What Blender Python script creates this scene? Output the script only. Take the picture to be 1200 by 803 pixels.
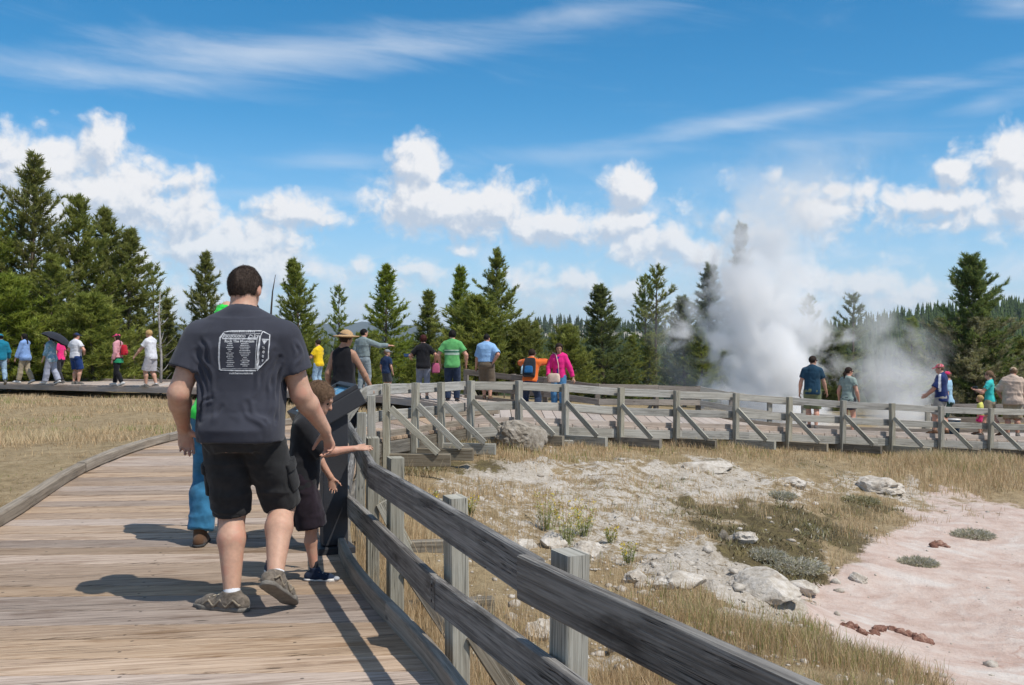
import bpy, math, random, time
import numpy as np
from mathutils import Vector, Matrix, Euler
from mathutils.bvhtree import BVHTree
T0 = time.time()
for o in list(bpy.data.objects):
    bpy.data.objects.remove(o)
S = bpy.context.scene
COL = S.collection
R = math.radians
random.seed(7)
RNG = np.random.default_rng(7)

# ------------------------------------------------------------------ camera
EYE = 1.45            # camera height over the near boardwalk
FPX = 1200.0          # focal length in photo pixels (photo is 1200 x 803)
HOR = 395.0           # photo row of the horizon
cam = bpy.data.objects.new('camera', bpy.data.cameras.new('camera'))
COL.objects.link(cam)
cam.data.sensor_width = 36.0
cam.data.lens = 36.0 * FPX / 1200.0
cam.data.clip_start = 0.05
cam.data.clip_end = 60000
cam.location = (0, 0, EYE)
cam.rotation_euler = (R(90) - math.atan((401.5 - HOR) / FPX), 0, 0)
S.camera = cam

# ------------------------------------------------------------------ render settings
S.view_settings.view_transform = 'Standard'
S.view_settings.look = 'None'
S.view_settings.gamma = 1
S.view_settings.use_curve_mapping = False
S.view_settings.exposure = EXPOSURE = 0.0
S.render.engine = 'CYCLES'
cy = S.cycles
cy.max_bounces = 12
cy.diffuse_bounces = 3
cy.glossy_bounces = 2
cy.transmission_bounces = 4
cy.transparent_max_bounces = 8
cy.volume_bounces = 8
cy.use_denoising = True
cy.volume_step_rate = 1.0
cy.volume_max_steps = 96
cy.sample_clamp_indirect = 6

# ------------------------------------------------------------------ sun
SUN_EL = R(57.5)
SUN_AZ = math.atan2(0.83, -0.55)      # clockwise from +Y
sd = Vector((math.sin(SUN_AZ) * math.cos(SUN_EL), math.cos(SUN_AZ) * math.cos(SUN_EL), math.sin(SUN_EL)))
sun = bpy.data.objects.new('sun', bpy.data.lights.new('sun', 'SUN'))
COL.objects.link(sun)
sun.data.energy = 4.4
sun.data.angle = R(0.53)
sun.data.color = (1.0, 0.95, 0.87)
sun.rotation_euler = sd.to_track_quat('Z', 'Y').to_euler()
sun.location = (30, -20, 50)

# ------------------------------------------------------------------ node helper
class NT:
    def __init__(s, tree):
        s.t = tree
        tree.nodes.clear()
    def n(s, typ, ins=None, **props):
        nd = s.t.nodes.new(typ)
        for k, v in props.items():
            setattr(nd, k, v)
        for k, v in (ins or {}).items():
            sk = nd.inputs[k]
            if isinstance(v, bpy.types.NodeSocket):
                s.t.links.new(v, sk)
            elif v is not None:
                if isinstance(v, (tuple, list)) and len(v) == 3 and sk.type == 'RGBA':
                    v = (*v, 1)
                sk.default_value = v
        return nd
    def m(s, op, a, b=None, c=None, clamp=False):
        nd = s.n('ShaderNodeMath', {0: a}, operation=op, use_clamp=clamp)
        for i, v in ((1, b), (2, c)):
            if v is None: continue
            if isinstance(v, bpy.types.NodeSocket): s.t.links.new(v, nd.inputs[i])
            else: nd.inputs[i].default_value = v
        return nd.outputs[0]
    def v(s, op, a, b=None):
        nd = s.n('ShaderNodeVectorMath', {0: a}, operation=op)
        if b is not None:
            if isinstance(b, bpy.types.NodeSocket): s.t.links.new(b, nd.inputs[1])
            else: nd.inputs[1].default_value = b
        return nd.outputs['Value'] if op in ('LENGTH', 'DOT_PRODUCT', 'DISTANCE') else nd.outputs[0]
    def mix(s, f, a, b, blend='MIX'):
        nd = s.n('ShaderNodeMix', data_type='RGBA', blend_type=blend)
        for k, v in ((0, f), (6, a), (7, b)):
            if isinstance(v, bpy.types.NodeSocket): s.t.links.new(v, nd.inputs[k])
            else: nd.inputs[k].default_value = (*v, 1) if isinstance(v, tuple) and len(v) == 3 else v
        return nd.outputs[2]
    def sstep(s, x, lo, hi, a=0.0, b=1.0):
        nd = s.n('ShaderNodeMapRange', {0: x, 1: lo, 2: hi, 3: a, 4: b}, interpolation_type='SMOOTHSTEP')
        return nd.outputs[0]
    def ramp(s, x, stops):
        nd = s.n('ShaderNodeValToRGB', {0: x})
        e = nd.color_ramp.elements
        while len(e) < len(stops): e.new(0.5)
        for i, (p, c) in enumerate(stops):
            e[i].position = p
            e[i].color = (*c, 1) if len(c) == 3 else c
        return nd.outputs[0]
    def noise(s, vec, scale, detail=4, rough=0.55, dist=0.0, out=0, **kw):
        return s.n('ShaderNodeTexNoise', {'Vector': vec, 'Scale': scale, 'Detail': detail, 'Roughness': rough, 'Distortion': dist}, **kw).outputs[out]

# ------------------------------------------------------------------ sky (world): daylight sky with the day's clouds by direction
W = bpy.data.worlds.new('World')
S.world = W
W.use_nodes = True
def pdir(px, py):
    x, z = (px - 600) / FPX, (HOR - py) / FPX
    return math.atan(x) * 1200, math.atan(z / math.hypot(1, x)) * 1200
CUMULUS = [  # photo-like (column, row, half width, half height, strength)
    (50, 205, 78, 48, 1.0), (122, 172, 34, 30, 1.0), (110, 232, 108, 44, 1.0), (190, 212, 40, 14, .7), (15, 182, 40, 30, .9), (165, 205, 40, 20, .8),
    (222, 258, 42, 32, 1.0), (262, 288, 92, 36, 1.0), (318, 308, 46, 30, .9), (140, 300, 90, 36, .7), (160, 350, 160, 32, .45),
    (346, 246, 46, 20, 1.0), (312, 240, 30, 10, .6), (372, 250, 28, 16, .8),
    (490, 196, 36, 34, 1.1), (492, 236, 56, 36, 1.0), (566, 246, 64, 36, 1.0), (640, 264, 70, 24, .9), (732, 222, 32, 28, 1.1), (716, 266, 56, 28, .9),
    (762, 288, 56, 26, .9), (818, 296, 28, 20, .9), (650, 332, 70, 22, .55), (540, 293, 16, 10, .5), (720, 345, 90, 18, .45), (426, 312, 22, 10, .45), (470, 318, 60, 12, .3),
    (1184, 184, 42, 36, 1.1), (1124, 204, 20, 15, .9), (1100, 236, 66, 15, .7), (1196, 232, 40, 30, .9), (1160, 252, 70, 13, .6), (990, 224, 70, 9, .5),
    (1016, 336, 40, 16, .8), (1090, 342, 26, 12, .6), (1060, 357, 80, 13, .5), (930, 330, 50, 16, .4), (1130, 260, 120, 22, .4), (960, 250, 110, 30, .33)]
CIRRUS = [(330, 62, 330, 24, .80, -.10), (120, 86, 210, 17, .8, .02), (640, 24, 160, 12, .4, -.12), (930, 132, 360, 11, .62, -.14), (1090, 110, 150, 11, .5, -.12),
          (1160, 122, 60, 14, .55, -.1), (1190, 8, 60, 12, .5, .1), (720, 180, 220, 10, .35, -.03), (980, 165, 240, 10, .3, -.06), (400, 192, 90, 9, .35, 0), (330, 228, 150, 6, .35, 0), (860, 210, 200, 24, .3, 0)]
def build_sky():
    # group: cloud density at (u, v)
    g = bpy.data.node_groups.new('cloud_density', 'ShaderNodeTree')
    g.interface.new_socket('uv', in_out='INPUT', socket_type='NodeSocketVector')
    g.interface.new_socket('density', in_out='OUTPUT', socket_type='NodeSocketFloat')
    t = NT(g)
    gi = t.n('NodeGroupInput'); go = t.n('NodeGroupOutput')
    uv = gi.outputs[0]
    wn = t.n('ShaderNodeTexNoise', {'Vector': uv, 'Scale': .02, 'Detail': 3.0}).outputs['Color']
    wuv = t.v('ADD', uv, t.v('MULTIPLY', t.v('SUBTRACT', wn, (.5, .5, .5)), (26, 22, 0)))
    acc = None
    for (px, py, rx, ry, s) in CUMULUS:
        u, v = pdir(px, py)
        L = t.v('LENGTH', t.v('MULTIPLY', t.v('SUBTRACT', wuv, (u, v, 0)), (1 / (rx * 1.16), 1 / (ry * 1.18), 0)))
        d = t.m('MULTIPLY_ADD', L, -s, s)
        acc = d if acc is None else t.n('ShaderNodeMath', {0: acc, 1: d, 2: .18}, operation='SMOOTH_MAX').outputs[0]
    # same cloud carried round out of view; overhead cover added to whiten skylight
    sp = t.n('ShaderNodeSeparateXYZ', {0: uv})
    far = t.m('MAXIMUM', t.sstep(t.m('ABSOLUTE', sp.outputs[0]), 620, 800), t.sstep(sp.outputs[1], 430, 560))
    belt = t.sstep(sp.outputs[1], -20, 60)
    nb = t.noise(t.v('MULTIPLY', uv, (1, 1.7, 1)), .0055, 3, .5)
    fb_ = t.m('MULTIPLY', far, belt)
    gen = t.m('ADD', t.m('MULTIPLY_ADD', t.m('MULTIPLY', fb_, t.m('SUBTRACT', nb, .46)), 5.0, -.3), t.m('MULTIPLY_ADD', fb_, 3.0, -3.0))
    acc = t.m('MAXIMUM', acc, gen)
    vo = t.n('ShaderNodeTexVoronoi', {'Vector': wuv, 'Scale': .034, 'Detail': 3.5, 'Roughness': .55, 'Lacunarity': 2.2}, normalize=True).outputs['Distance']
    fb = t.noise(wuv, .024, 6, .56)
    vo2 = t.n('ShaderNodeTexVoronoi', {'Vector': wuv, 'Scale': .075, 'Detail': 1.5, 'Roughness': .5, 'Lacunarity': 2.1}, normalize=True).outputs['Distance']
    bil = t.m('ADD', t.m('ADD', t.m('MULTIPLY_ADD', vo, -.85, .33), t.m('MULTIPLY_ADD', vo2, -.28, .09)), t.m('MULTIPLY_ADD', fb, 1.3, -.68))
    t.t.links.new(t.m('ADD', acc, t.m('MULTIPLY', t.m('MULTIPLY', bil, 1.25), t.sstep(acc, -.75, -.2))), go.inputs[0])

    t = NT(W.node_tree)
    sky = t.n('ShaderNodeTexSky', sky_type='NISHITA', sun_disc=False, sun_elevation=SUN_EL, sun_rotation=SUN_AZ, altitude=2200, air_density=1.0, dust_density=.6, ozone_density=2.5)
    skyc = t.n('ShaderNodeHueSaturation', {'Hue': .489, 'Saturation': 1.38, 'Value': 1.42, 'Color': sky.outputs[0]}).outputs[0]
    d = t.n('ShaderNodeTexCoord').outputs['Generated']
    s = t.n('ShaderNodeSeparateXYZ', {0: d})
    az = t.m('ARCTAN2', s.outputs[0], s.outputs[1])
    el = t.m('ARCSINE', s.outputs[2])
    uv = t.n('ShaderNodeCombineXYZ', {0: t.m('MULTIPLY', az, 1200), 1: t.m('MULTIPLY', el, 1200), 2: 0.0}).outputs[0]
    def dens(off):
        nd = t.n('ShaderNodeGroup', node_tree=g)
        t.t.links.new(t.v('ADD', uv, off) if off else uv, nd.inputs[0])
        return nd.outputs[0]
    D0, D1 = dens(None), dens((7, 12, 0))
    low = t.sstep(s.outputs[2], -.01, .14)
    alpha = t.sstep(D0, -.10, .56)
    light = t.sstep(t.m('ADD', t.m('MULTIPLY', t.m('SUBTRACT', D0, D1), 1.15), t.m('MULTIPLY_ADD', t.noise(uv, .016, 4, .55), .9, -.45)), -.42, .32)
    ccol = t.mix(light, (5.5, 6.3, 7.5), (9.2, 9.2, 9.35))
    # cirrus
    cacc = None
    for (px, py, rx, ry, st, rot) in CIRRUS:
        u, v = pdir(px, py)
        a = t.v('SUBTRACT', uv, (u, v, 0))
        c_, s_ = math.cos(-rot), math.sin(-rot)
        p = t.v('DOT_PRODUCT', a, (c_ / rx, s_ / rx, 0)); q = t.v('DOT_PRODUCT', a, (-s_ / ry / 1.4, c_ / ry / 1.4, 0))
        L = t.m('SQRT', t.m('ADD', t.m('MULTIPLY', p, p), t.m('MULTIPLY', q, q)))
        dd = t.m('MULTIPLY_ADD', L, -st, st)
        cacc = dd if cacc is None else t.n('ShaderNodeMath', {0: cacc, 1: dd, 2: .1}, operation='SMOOTH_MAX').outputs[0]
    ruv = t.n('ShaderNodeVectorRotate', {'Vector': uv, 'Angle': .10}, rotation_type='Z_AXIS').outputs[0]
    cn = t.noise(t.v('MULTIPLY', ruv, (.30, 1.8, 1)), .012, 7, .62, .6)
    cn2 = t.noise(t.v('MULTIPLY', ruv, (.5, 1.0, 1)), .006, 4, .6)
    ca = t.m('MULTIPLY', t.sstep(t.m('ADD', t.m('MAXIMUM', cacc, t.m('MULTIPLY_ADD', cn2, .9, -.60)), t.m('MULTIPLY_ADD', cn, 1.7, -.90)), -.2, 1.15), .60)
    base = t.mix(ca, skyc, (8.0, 8.6, 9.4))
    # pale veil low over the horizon
    veil = t.m('MULTIPLY', t.sstep(s.outputs[2], .22, -.02), .66)
    base = t.mix(veil, base, (4.1, 5.9, 8.5))
    # thin broken cloud low down
    thin = t.sstep(t.m('ADD', t.noise(t.v('MULTIPLY', uv, (1, 2.0, 1)), .010, 6, .6, .4), t.m('MULTIPLY', t.sstep(s.outputs[2], .16, .03), .10)), .52, .80)
    thin = t.m('MULTIPLY', t.m('MULTIPLY', thin, t.sstep(s.outputs[2], .20, .10)), .60)
    base = t.mix(thin, base, (7.6, 8.3, 9.3))
    out = t.mix(t.m('MULTIPLY', alpha, t.m('MULTIPLY_ADD', low, .35, .62)), base, ccol)
    bg = t.n('ShaderNodeBackground', {'Color': out, 'Strength': .1})
    t.t.links.new(bg.outputs[0], t.n('ShaderNodeOutputWorld').inputs[0])
build_sky()
W.cycles.sampling_method = 'MANUAL'
W.cycles.sample_map_resolution = 512
# ------------------------------------------------------------------ general helpers
def P(px, py, d):
    return Vector(((px - 600) / FPX * d, d, EYE - (py - HOR) / FPX * d))
def tag(o, label=None, cat=None, group=None, kind=None):
    if label: o['label'] = label
    if cat: o['category'] = cat
    if group: o['group'] = group
    if kind: o['kind'] = kind
    return o
def empty(name, loc, label=None, cat=None, group=None, kind=None, yaw=0):
    o = bpy.data.objects.new(name, None)
    COL.objects.link(o)
    o.empty_display_size = .2
    o.location = loc
    o.rotation_euler = (0, 0, yaw)
    return tag(o, label, cat, group, kind)
def mesh_np(name, verts, faces, mat=None, smooth=False, uv=None):
    """verts (n,3); faces: (m,k) int array or list of lists"""
    me = bpy.data.meshes.new(name)
    verts = np.asarray(verts, np.float32)
    if isinstance(faces, np.ndarray):
        k = faces.shape[1]; m = len(faces)
        me.vertices.add(len(verts)); me.vertices.foreach_set('co', verts.ravel())
        me.loops.add(m * k); me.loops.foreach_set('vertex_index', faces.astype(np.int32).ravel())
        me.polygons.add(m)
        me.polygons.foreach_set('loop_start', np.arange(0, m * k, k, dtype=np.int32))
        me.update(calc_edges=True)
    else:
        me.from_pydata(verts.tolist(), [], faces)
        me.update()
    if smooth: me.polygons.foreach_set('use_smooth', np.ones(len(me.polygons), bool))
    if uv is not None:
        me.uv_layers.new(name='UVMap').data.foreach_set('uv', np.asarray(uv, np.float32).ravel())
    if mat: me.materials.append(mat)
    return me
def link(name, me, parent=None, loc=None, label=None, cat=None, group=None, kind=None):
    o = bpy.data.objects.new(name, me)
    COL.objects.link(o)
    if parent is not None: o.parent = parent
    if loc is not None: o.location = loc
    return tag(o, label, cat, group, kind)
def vattr(me, name, arr):
    a = np.asarray(arr, np.float32)
    if a.ndim == 1: me.attributes.new(name, 'FLOAT', 'POINT').data.foreach_set('value', a)
    else:
        if a.shape[1] == 3: a = np.c_[a, np.ones(len(a), np.float32)]
        me.attributes.new(name, 'FLOAT_COLOR', 'POINT').data.foreach_set('color', a.ravel())
# value noise in numpy
def _hash(i, j, k, seed):
    h = (i.astype(np.int64) * 374761393 + j.astype(np.int64) * 668265263 + k.astype(np.int64) * 2147483647 + seed * 974711) & 0xffffffff
    h = ((h ^ (h >> 13)) * 1274126177) & 0xffffffff
    h = (h ^ (h >> 16)) & 0xffffffff
    return (h / 4294967295.0)
def vnoise(p, seed=0):
    p = np.asarray(p, np.float64)
    i = np.floor(p).astype(np.int64); f = p - i
    f = f * f * (3 - 2 * f)
    r = 0
    for dx in (0, 1):
        for dy in (0, 1):
            for dz in (0, 1):
                w = (f[:, 0] if dx else 1 - f[:, 0]) * (f[:, 1] if dy else 1 - f[:, 1]) * (f[:, 2] if dz else 1 - f[:, 2])
                r = r + w * _hash(i[:, 0] + dx, i[:, 1] + dy, i[:, 2] + dz, seed)
    return r * 2 - 1
def fbm(p, oct=4, seed=0, gain=.5):
    p = np.asarray(p, np.float64); a = 1; r = 0
    for o in range(oct):
        r = r + a * vnoise(p, seed + o); p = p * 2.03 + 11.7; a *= gain
    return r
def sm(x, a, b):
    t = np.clip((x - a) / (b - a), 0, 1)
    return t * t * (3 - 2 * t)
def poly_sd(px, py, poly):
    """signed distance to polygon (negative inside)"""
    q = np.asarray(poly, float); n = len(q)
    d = np.full(px.shape, 1e9); ins = np.zeros(px.shape, bool)
    for i in range(n):
        a, b = q[i], q[(i + 1) % n]
        e = b - a; wx, wy = px - a[0], py - a[1]
        t = np.clip((wx * e[0] + wy * e[1]) / (e @ e), 0, 1)
        d = np.minimum(d, np.hypot(wx - t * e[0], wy - t * e[1]))
        c = ((a[1] > py) != (b[1] > py)) & (px < (b[0] - a[0]) * (py - a[1]) / ((b[1] - a[1]) if b[1] != a[1] else 1e-9) + a[0])
        ins ^= c
    return np.where(ins, -d, d)
# ------------------------------------------------------------------ materials
MATS = {}
def new_mat(name):
    m = bpy.data.materials.new(name); m.use_nodes = True
    MATS[name] = m
    return m, NT(m.node_tree)
def finish(t, bsdf):
    o = t.n('ShaderNodeOutputMaterial')
    t.t.links.new(bsdf, o.inputs[0])
def plain(name, col, rough=.7, var=.12, scale=30, bump=.15, bscale=120, spec=.3, sheen=0, metallic=0, bdist=.004, sub=0, var2=None):
    if name in MATS: return MATS[name]
    m, t = new_mat(name)
    co = t.n('ShaderNodeTexCoord').outputs['Object']
    n = t.noise(co, scale, 5, .6)
    c2 = tuple(min(1, c * (1 + var)) for c in col); c1 = tuple(c * (1 - var) for c in col)
    c = t.mix(t.sstep(n, .3, .7), c1, c2)
    if var2:
        c = t.mix(t.sstep(t.noise(co, var2[1], 4, .6), .48, .62), c, var2[0])
    bn = t.noise(co, bscale, 3, .6)
    b = t.n('ShaderNodeBump', {'Strength': bump, 'Distance': bdist, 'Height': bn}).outputs[0]
    p = t.n('ShaderNodeBsdfPrincipled', {'Base Color': c, 'Roughness': rough, 'Normal': b, 'Specular IOR Level': spec, 'Sheen Weight': sheen, 'Metallic': metallic,
                                         'Subsurface Weight': sub, 'Subsurface Radius': (.01, .004, .002), 'Subsurface Scale': 1.0})
    finish(t, p.outputs[0])
    return m
def wood(name, cols, grain=1.0, bump=.5, blotch=(.05, .05, .05), blot=.35, rough=.85, crack=.5, randv=.25, hue=0.0, vf=42, cracks=(.5, .62), nails=False):
    """weathered board: u runs along the grain, metres"""
    m, t = new_mat(name)
    uv = t.n('ShaderNodeUVMap').outputs[0]
    oi = t.n('ShaderNodeObjectInfo')
    off = t.n('ShaderNodeCombineXYZ', {0: t.m('MULTIPLY', oi.outputs['Random'], 37.0), 1: t.m('MULTIPLY', oi.outputs['Random'], 71.0), 2: t.m('MULTIPLY', oi.outputs['Random'], 13.0)}).outputs[0]
    p = t.v('ADD', uv, off)
    g = t.noise(t.v('MULTIPLY', p, (1.3 * grain, vf, 1)), 1.0, 6, .62, .35)
    g2 = t.noise(t.v('MULTIPLY', p, (.6 * grain, 150, 1)), 1.0, 3, .6, .2)
    c = t.ramp(t.m('ADD', t.m('MULTIPLY', g, .7), t.m('MULTIPLY', g2, .3)), [(.28, cols[0]), (.47, cols[1]), (.62, cols[2]), (.78, cols[1])])
    b1 = t.sstep(t.noise(t.v('MULTIPLY', p, (2.2, 9, 1)), 1.0, 5, .6), .50, .72)
    c = t.mix(t.m('MULTIPLY', b1, blot), c, blotch)
    cr = t.noise(t.v('MULTIPLY', p, (.9, 60, 1)), 1.0, 2, .5, .8)
    crk = t.sstep(t.m('ABSOLUTE', t.m('SUBTRACT', cr, .5)), .0, .018, 1, 0)
    crk = t.m('MULTIPLY', crk, t.sstep(t.noise(t.v('MULTIPLY', p, (1.0, 6, 1)), 1.7, 2), *cracks))
    c = t.mix(t.m('MULTIPLY', crk, crack), c, tuple(x * .25 for x in cols[0]))
    # knots
    vo = t.n('ShaderNodeTexVoronoi', {'Vector': t.v('MULTIPLY', p, (2.1, 6.5, 1)), 'Scale': 1.0, 'Randomness': 1.0})
    kn = t.sstep(vo.outputs['Distance'], .05, .11, 1, 0)
    ks = t.n('ShaderNodeSeparateColor', {0: vo.outputs['Color']}).outputs[0]
    kn = t.m('MULTIPLY', kn, t.m('GREATER_THAN', ks, .72))
    c = t.mix(t.m('MULTIPLY', kn, .7), c, tuple(x * .45 for x in cols[0]))
    if nails:
        su = t.n('ShaderNodeSeparateXYZ', {0: uv})
        du = t.m('SUBTRACT', t.m('FRACT', t.m('MULTIPLY_ADD', su.outputs[0], 1 / .78, .37)), .5); dv = t.m('SUBTRACT', t.m('ABSOLUTE', su.outputs[1]), .085)
        nd = t.m('SQRT', t.m('ADD', t.m('MULTIPLY', t.m('MULTIPLY', du, .78), t.m('MULTIPLY', du, .78)), t.m('MULTIPLY', dv, dv)))
        c = t.mix(t.m('MULTIPLY', t.sstep(nd, .006, .011, 1, 0), .8), c, (.03, .025, .02))
    val = t.m('MULTIPLY_ADD', oi.outputs['Random'], 2 * randv, 1 - randv)
    r2 = t.m('FRACT', t.m('MULTIPLY', oi.outputs['Random'], 17.3))
    sc = t.noise(t.v('MULTIPLY', p, (7, 30, 1)), 1.0, 5, .7)
    c = t.mix(t.m('MULTIPLY', t.sstep(sc, .55, .75), .35), c, tuple(min(1, x * 1.35) for x in cols[2]))
    c = t.n('ShaderNodeHueSaturation', {'Hue': t.m('MULTIPLY_ADD', r2, hue, .5 - hue / 2), 'Saturation': t.m('MULTIPLY_ADD', r2, .5, .75), 'Value': val, 'Color': c}).outputs[0]
    h = t.m('SUBTRACT', t.m('ADD', g, t.m('MULTIPLY', g2, .6)), t.m('MULTIPLY', crk, 1.2))
    b = t.n('ShaderNodeBump', {'Strength': bump, 'Distance': .006, 'Height': h}).outputs[0]
    finish(t, t.n('ShaderNodeBsdfPrincipled', {'Base Color': c, 'Roughness': rough, 'Normal': b, 'Specular IOR Level': .25}).outputs[0])
    return m
M_DECK = wood('deck_wood', [(.105, .070, .049), (.335, .250, .187), (.465, .365, .285)], blotch=(.15, .088, .05), blot=.65, crack=1.0, cracks=(.42, .52), randv=.24, hue=.008, vf=85, nails=True)
M_DECK2 = wood('pale_deck_wood', [(.26, .21, .17), (.40, .33, .28), (.47, .40, .34)], blotch=(.2, .15, .12), blot=.3, randv=.1)
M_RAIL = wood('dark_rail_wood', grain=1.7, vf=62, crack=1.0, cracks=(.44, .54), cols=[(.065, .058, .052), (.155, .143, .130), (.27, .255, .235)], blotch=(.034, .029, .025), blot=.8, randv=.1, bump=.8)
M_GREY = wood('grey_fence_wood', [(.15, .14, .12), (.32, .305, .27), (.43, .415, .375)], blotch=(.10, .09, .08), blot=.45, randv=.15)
M_KERB = wood('kerb_wood', [(.11, .09, .07), (.235, .20, .16), (.34, .295, .24)], blotch=(.09, .07, .05), blot=.5, randv=.14)
M_POST = wood('grey_post_wood', grain=1.8, crack=1.0, cracks=(.40, .5), vf=60, cols=[(.13, .112, .085), (.32, .30, .245), (.43, .41, .345)], blotch=(.14, .13, .09), blot=.4, randv=.14)
M_SHADE_BROWN = wood('shaded_brown_fence_wood', [(.09, .075, .06), (.19, .16, .13), (.27, .235, .2)], blotch=(.05, .045, .04), blot=.4)  # shade painted into back fence wood; plain brown on the right fence
M_BEAM = wood('beam_wood', [(.07, .06, .045), (.17, .145, .11), (.28, .25, .2)], blotch=(.06, .045, .03), blot=.6)
# ------------------------------------------------------------------ boards
def sweep_mesh(name, pts, w, t, mat, side=None, up=None, ch=.004, jit=.0, uvs=1.0):
    """board of width w (along 'side'), thickness t, along pts. side: per-board or per-point unit vector"""
    pts = [Vector(p) for p in pts]; n = len(pts)
    a, b = w / 2, t / 2
    c = min(ch, a * .4, b * .4)
    sec = [(-a + c, -b), (a - c, -b), (a, -b + c), (a, b - c), (a - c, b), (-a + c, b), (-a, b - c), (-a, -b + c)]
    girth = [0]
    for i in range(8):
        q, r = sec[i], sec[(i + 1) % 8]
        girth.append(girth[-1] + math.hypot(r[0] - q[0], r[1] - q[1]))
    V, F, UV = [], [], []
    ln = 0; lens = []
    for i in range(n):
        if i: ln += (pts[i] - pts[i - 1]).length
        lens.append(ln)
        T = (pts[min(i + 1, n - 1)] - pts[max(i - 1, 0)]).normalized()
        sv = side[i] if isinstance(side, list) else side
        if sv is None:
            sv = T.cross(Vector(up or (0, 0, 1)))
        sv = (Vector(sv) - T * Vector(sv).dot(T)).normalized()
        nv = T.cross(sv)
        for (x, y) in sec:
            V.append(pts[i] + sv * (x + random.uniform(-jit, jit)) + nv * (y + random.uniform(-jit, jit)))
    for i in range(n - 1):
        for k in range(8):
            k2 = (k + 1) % 8
            F.append([i * 8 + k, i * 8 + k2, (i + 1) * 8 + k2, (i + 1) * 8 + k])
            UV += [(lens[i] * uvs, girth[k]), (lens[i] * uvs, girth[k + 1]), (lens[i + 1] * uvs, girth[k + 1]), (lens[i + 1] * uvs, girth[k])]
    F.append([k for k in range(7, -1, -1)]); UV += [(.3 + sec[k][1] * .2, sec[k][0] * .25) for k in range(7, -1, -1)]
    F.append([(n - 1) * 8 + k for k in range(8)]); UV += [(.7 + sec[k][1] * .2, sec[k][0] * .25) for k in range(8)]
    org = pts[0]
    me = mesh_np(name, [tuple(v - org) for v in V], F, mat, uv=UV)
    # outward normals regardless of the frame's handedness
    import bmesh
    bm = bmesh.new(); bm.from_mesh(me); bmesh.ops.recalc_face_normals(bm, faces=bm.faces); bm.to_mesh(me); bm.free()
    return me, org
def board(name, pts, w, t, mat, parent, side=None, up=None, label=None, ch=.004, jit=0.0, kind=None):
    me, org = sweep_mesh(name, pts, w, t, mat, side, up, ch, jit)
    return link(name, me, parent, org - parent.location if parent else org, label, kind=kind)
def plank(c4, th, mat, parent, name='plank', gap=.015, ch=.006):
    """deck board from four top corners (a-b along one long edge, c-d back along the other)"""
    a, b, c, d = [Vector(x) for x in c4]
    org = (a + b + c + d) / 4
    ga = (d - a).normalized() * gap / 2; gb = (c - b).normalized() * gap / 2
    dz = Vector((0, 0, random.uniform(-.003, .003)))
    q = [a + ga + dz, b + gb + dz, c - gb + dz, d - ga + dz]
    rolls = [random.uniform(-.002, .002) for _ in range(4)]
    q = [v + Vector((0, 0, r)) for v, r in zip(q, rolls)]
    ctr = sum(q, Vector()) / 4
    top = []
    for i, v in enumerate(q):
        into = ((q[(i + 1) % 4] - v).normalized() + (q[i - 1] - v).normalized()) * ch
        top.append(v + into)
    mid = [v - Vector((0, 0, ch)) for v in q]
    bot = [v - Vector((0, 0, th)) for v in q]
    V = [v - org for v in top + mid + bot]
    F = [[0, 1, 2, 3], [11, 10, 9, 8]]
    for i in range(4):
        j = (i + 1) % 4
        F += [[4 + i, 4 + j, j, i], [8 + i, 8 + j, 4 + j, 4 + i]]
    X = (b - a).normalized(); Yv = (d - a).normalized()
    UV = []
    for f in F:
        for i in f:
            p = V[i]
            UV.append((p.dot(X), p.dot(Yv) + p.z))
    me = mesh_np(name, [tuple(v) for v in V], F, mat, uv=UV)
    return link(name, me, parent, org - parent.location)
def polyline(pts, n):
    """catmull-rom resample of 3-D points into n points, with even spacing"""
    pts = [Vector(p) for p in pts]
    q = [pts[0] * 2 - pts[1]] + pts + [pts[-1] * 2 - pts[-2]]
    dense = []
    for i in range(1, len(q) - 2):
        for k in range(12):
            s = k / 12; p0, p1, p2, p3 = q[i - 1:i + 3]
            dense.append(.5 * ((2 * p1) + (p2 - p0) * s + (2 * p0 - 5 * p1 + 4 * p2 - p3) * s * s + (3 * p1 - p0 - 3 * p2 + p3) * s ** 3))
    dense.append(q[-2])
    L = [0]
    for a, b in zip(dense, dense[1:]): L.append(L[-1] + (b - a).length)
    out = []
    A = np.array([tuple(v) for v in dense]); L = np.array(L)
    for s in np.linspace(0, L[-1], n):
        out.append(Vector((np.interp(s, L, A[:, 0]), np.interp(s, L, A[:, 1]), np.interp(s, L, A[:, 2]))))
    return out
# ------------------------------------------------------------------ layout lines (x, y, z of the deck surface)
FRONT = [(1.9, -.6, 0), (1.25, 1.0, 0), (.67, 2.12, 0), (.09, 3.3, 0), (-.32, 4.55, 0), (-.77, 5.76, 0), (-1.05, 6.7, 0), (-1.30, 7.9, .0), (-1.51, 9.3, .02), (-1.70, 11.3, .05),
         (-1.84, 12.8, .07), (-1.78, 13.8, .07), (-1.49, 14.9, .03), (-1.19, 16, -.01), (-.76, 17.2, -.035)]
FRONT2 = [(-.76, 17.2, -.035), (.08, 18.2, -.08), (.95, 19, -.17), (2.05, 19.7, -.275), (3.25, 20.5, -.375), (4.61, 21.3, -.47), (5.9, 22, -.59), (7.25, 22.6, -.70),
          (8.56, 23.2, -.80), (9.92, 23.8, -.906), (11.3, 24.3, -.99), (12.8, 24.8, -1.07), (15.0, 25.5, -1.15)]
LEFT = [(-2.3, -1.5, 0), (-2.85, 2, 0), (-3.30, 4.2, 0), (-4.05, 8.1, 0), (-4.58, 10.9, .03), (-4.66, 13.6, .05), (-4.25, 15.6, .03), (-3.3, 17.2, 0), (-2.2, 18.3, -.02), (-1.0, 19.3, -.04), (-.35, 20.2, -.07)]
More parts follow.
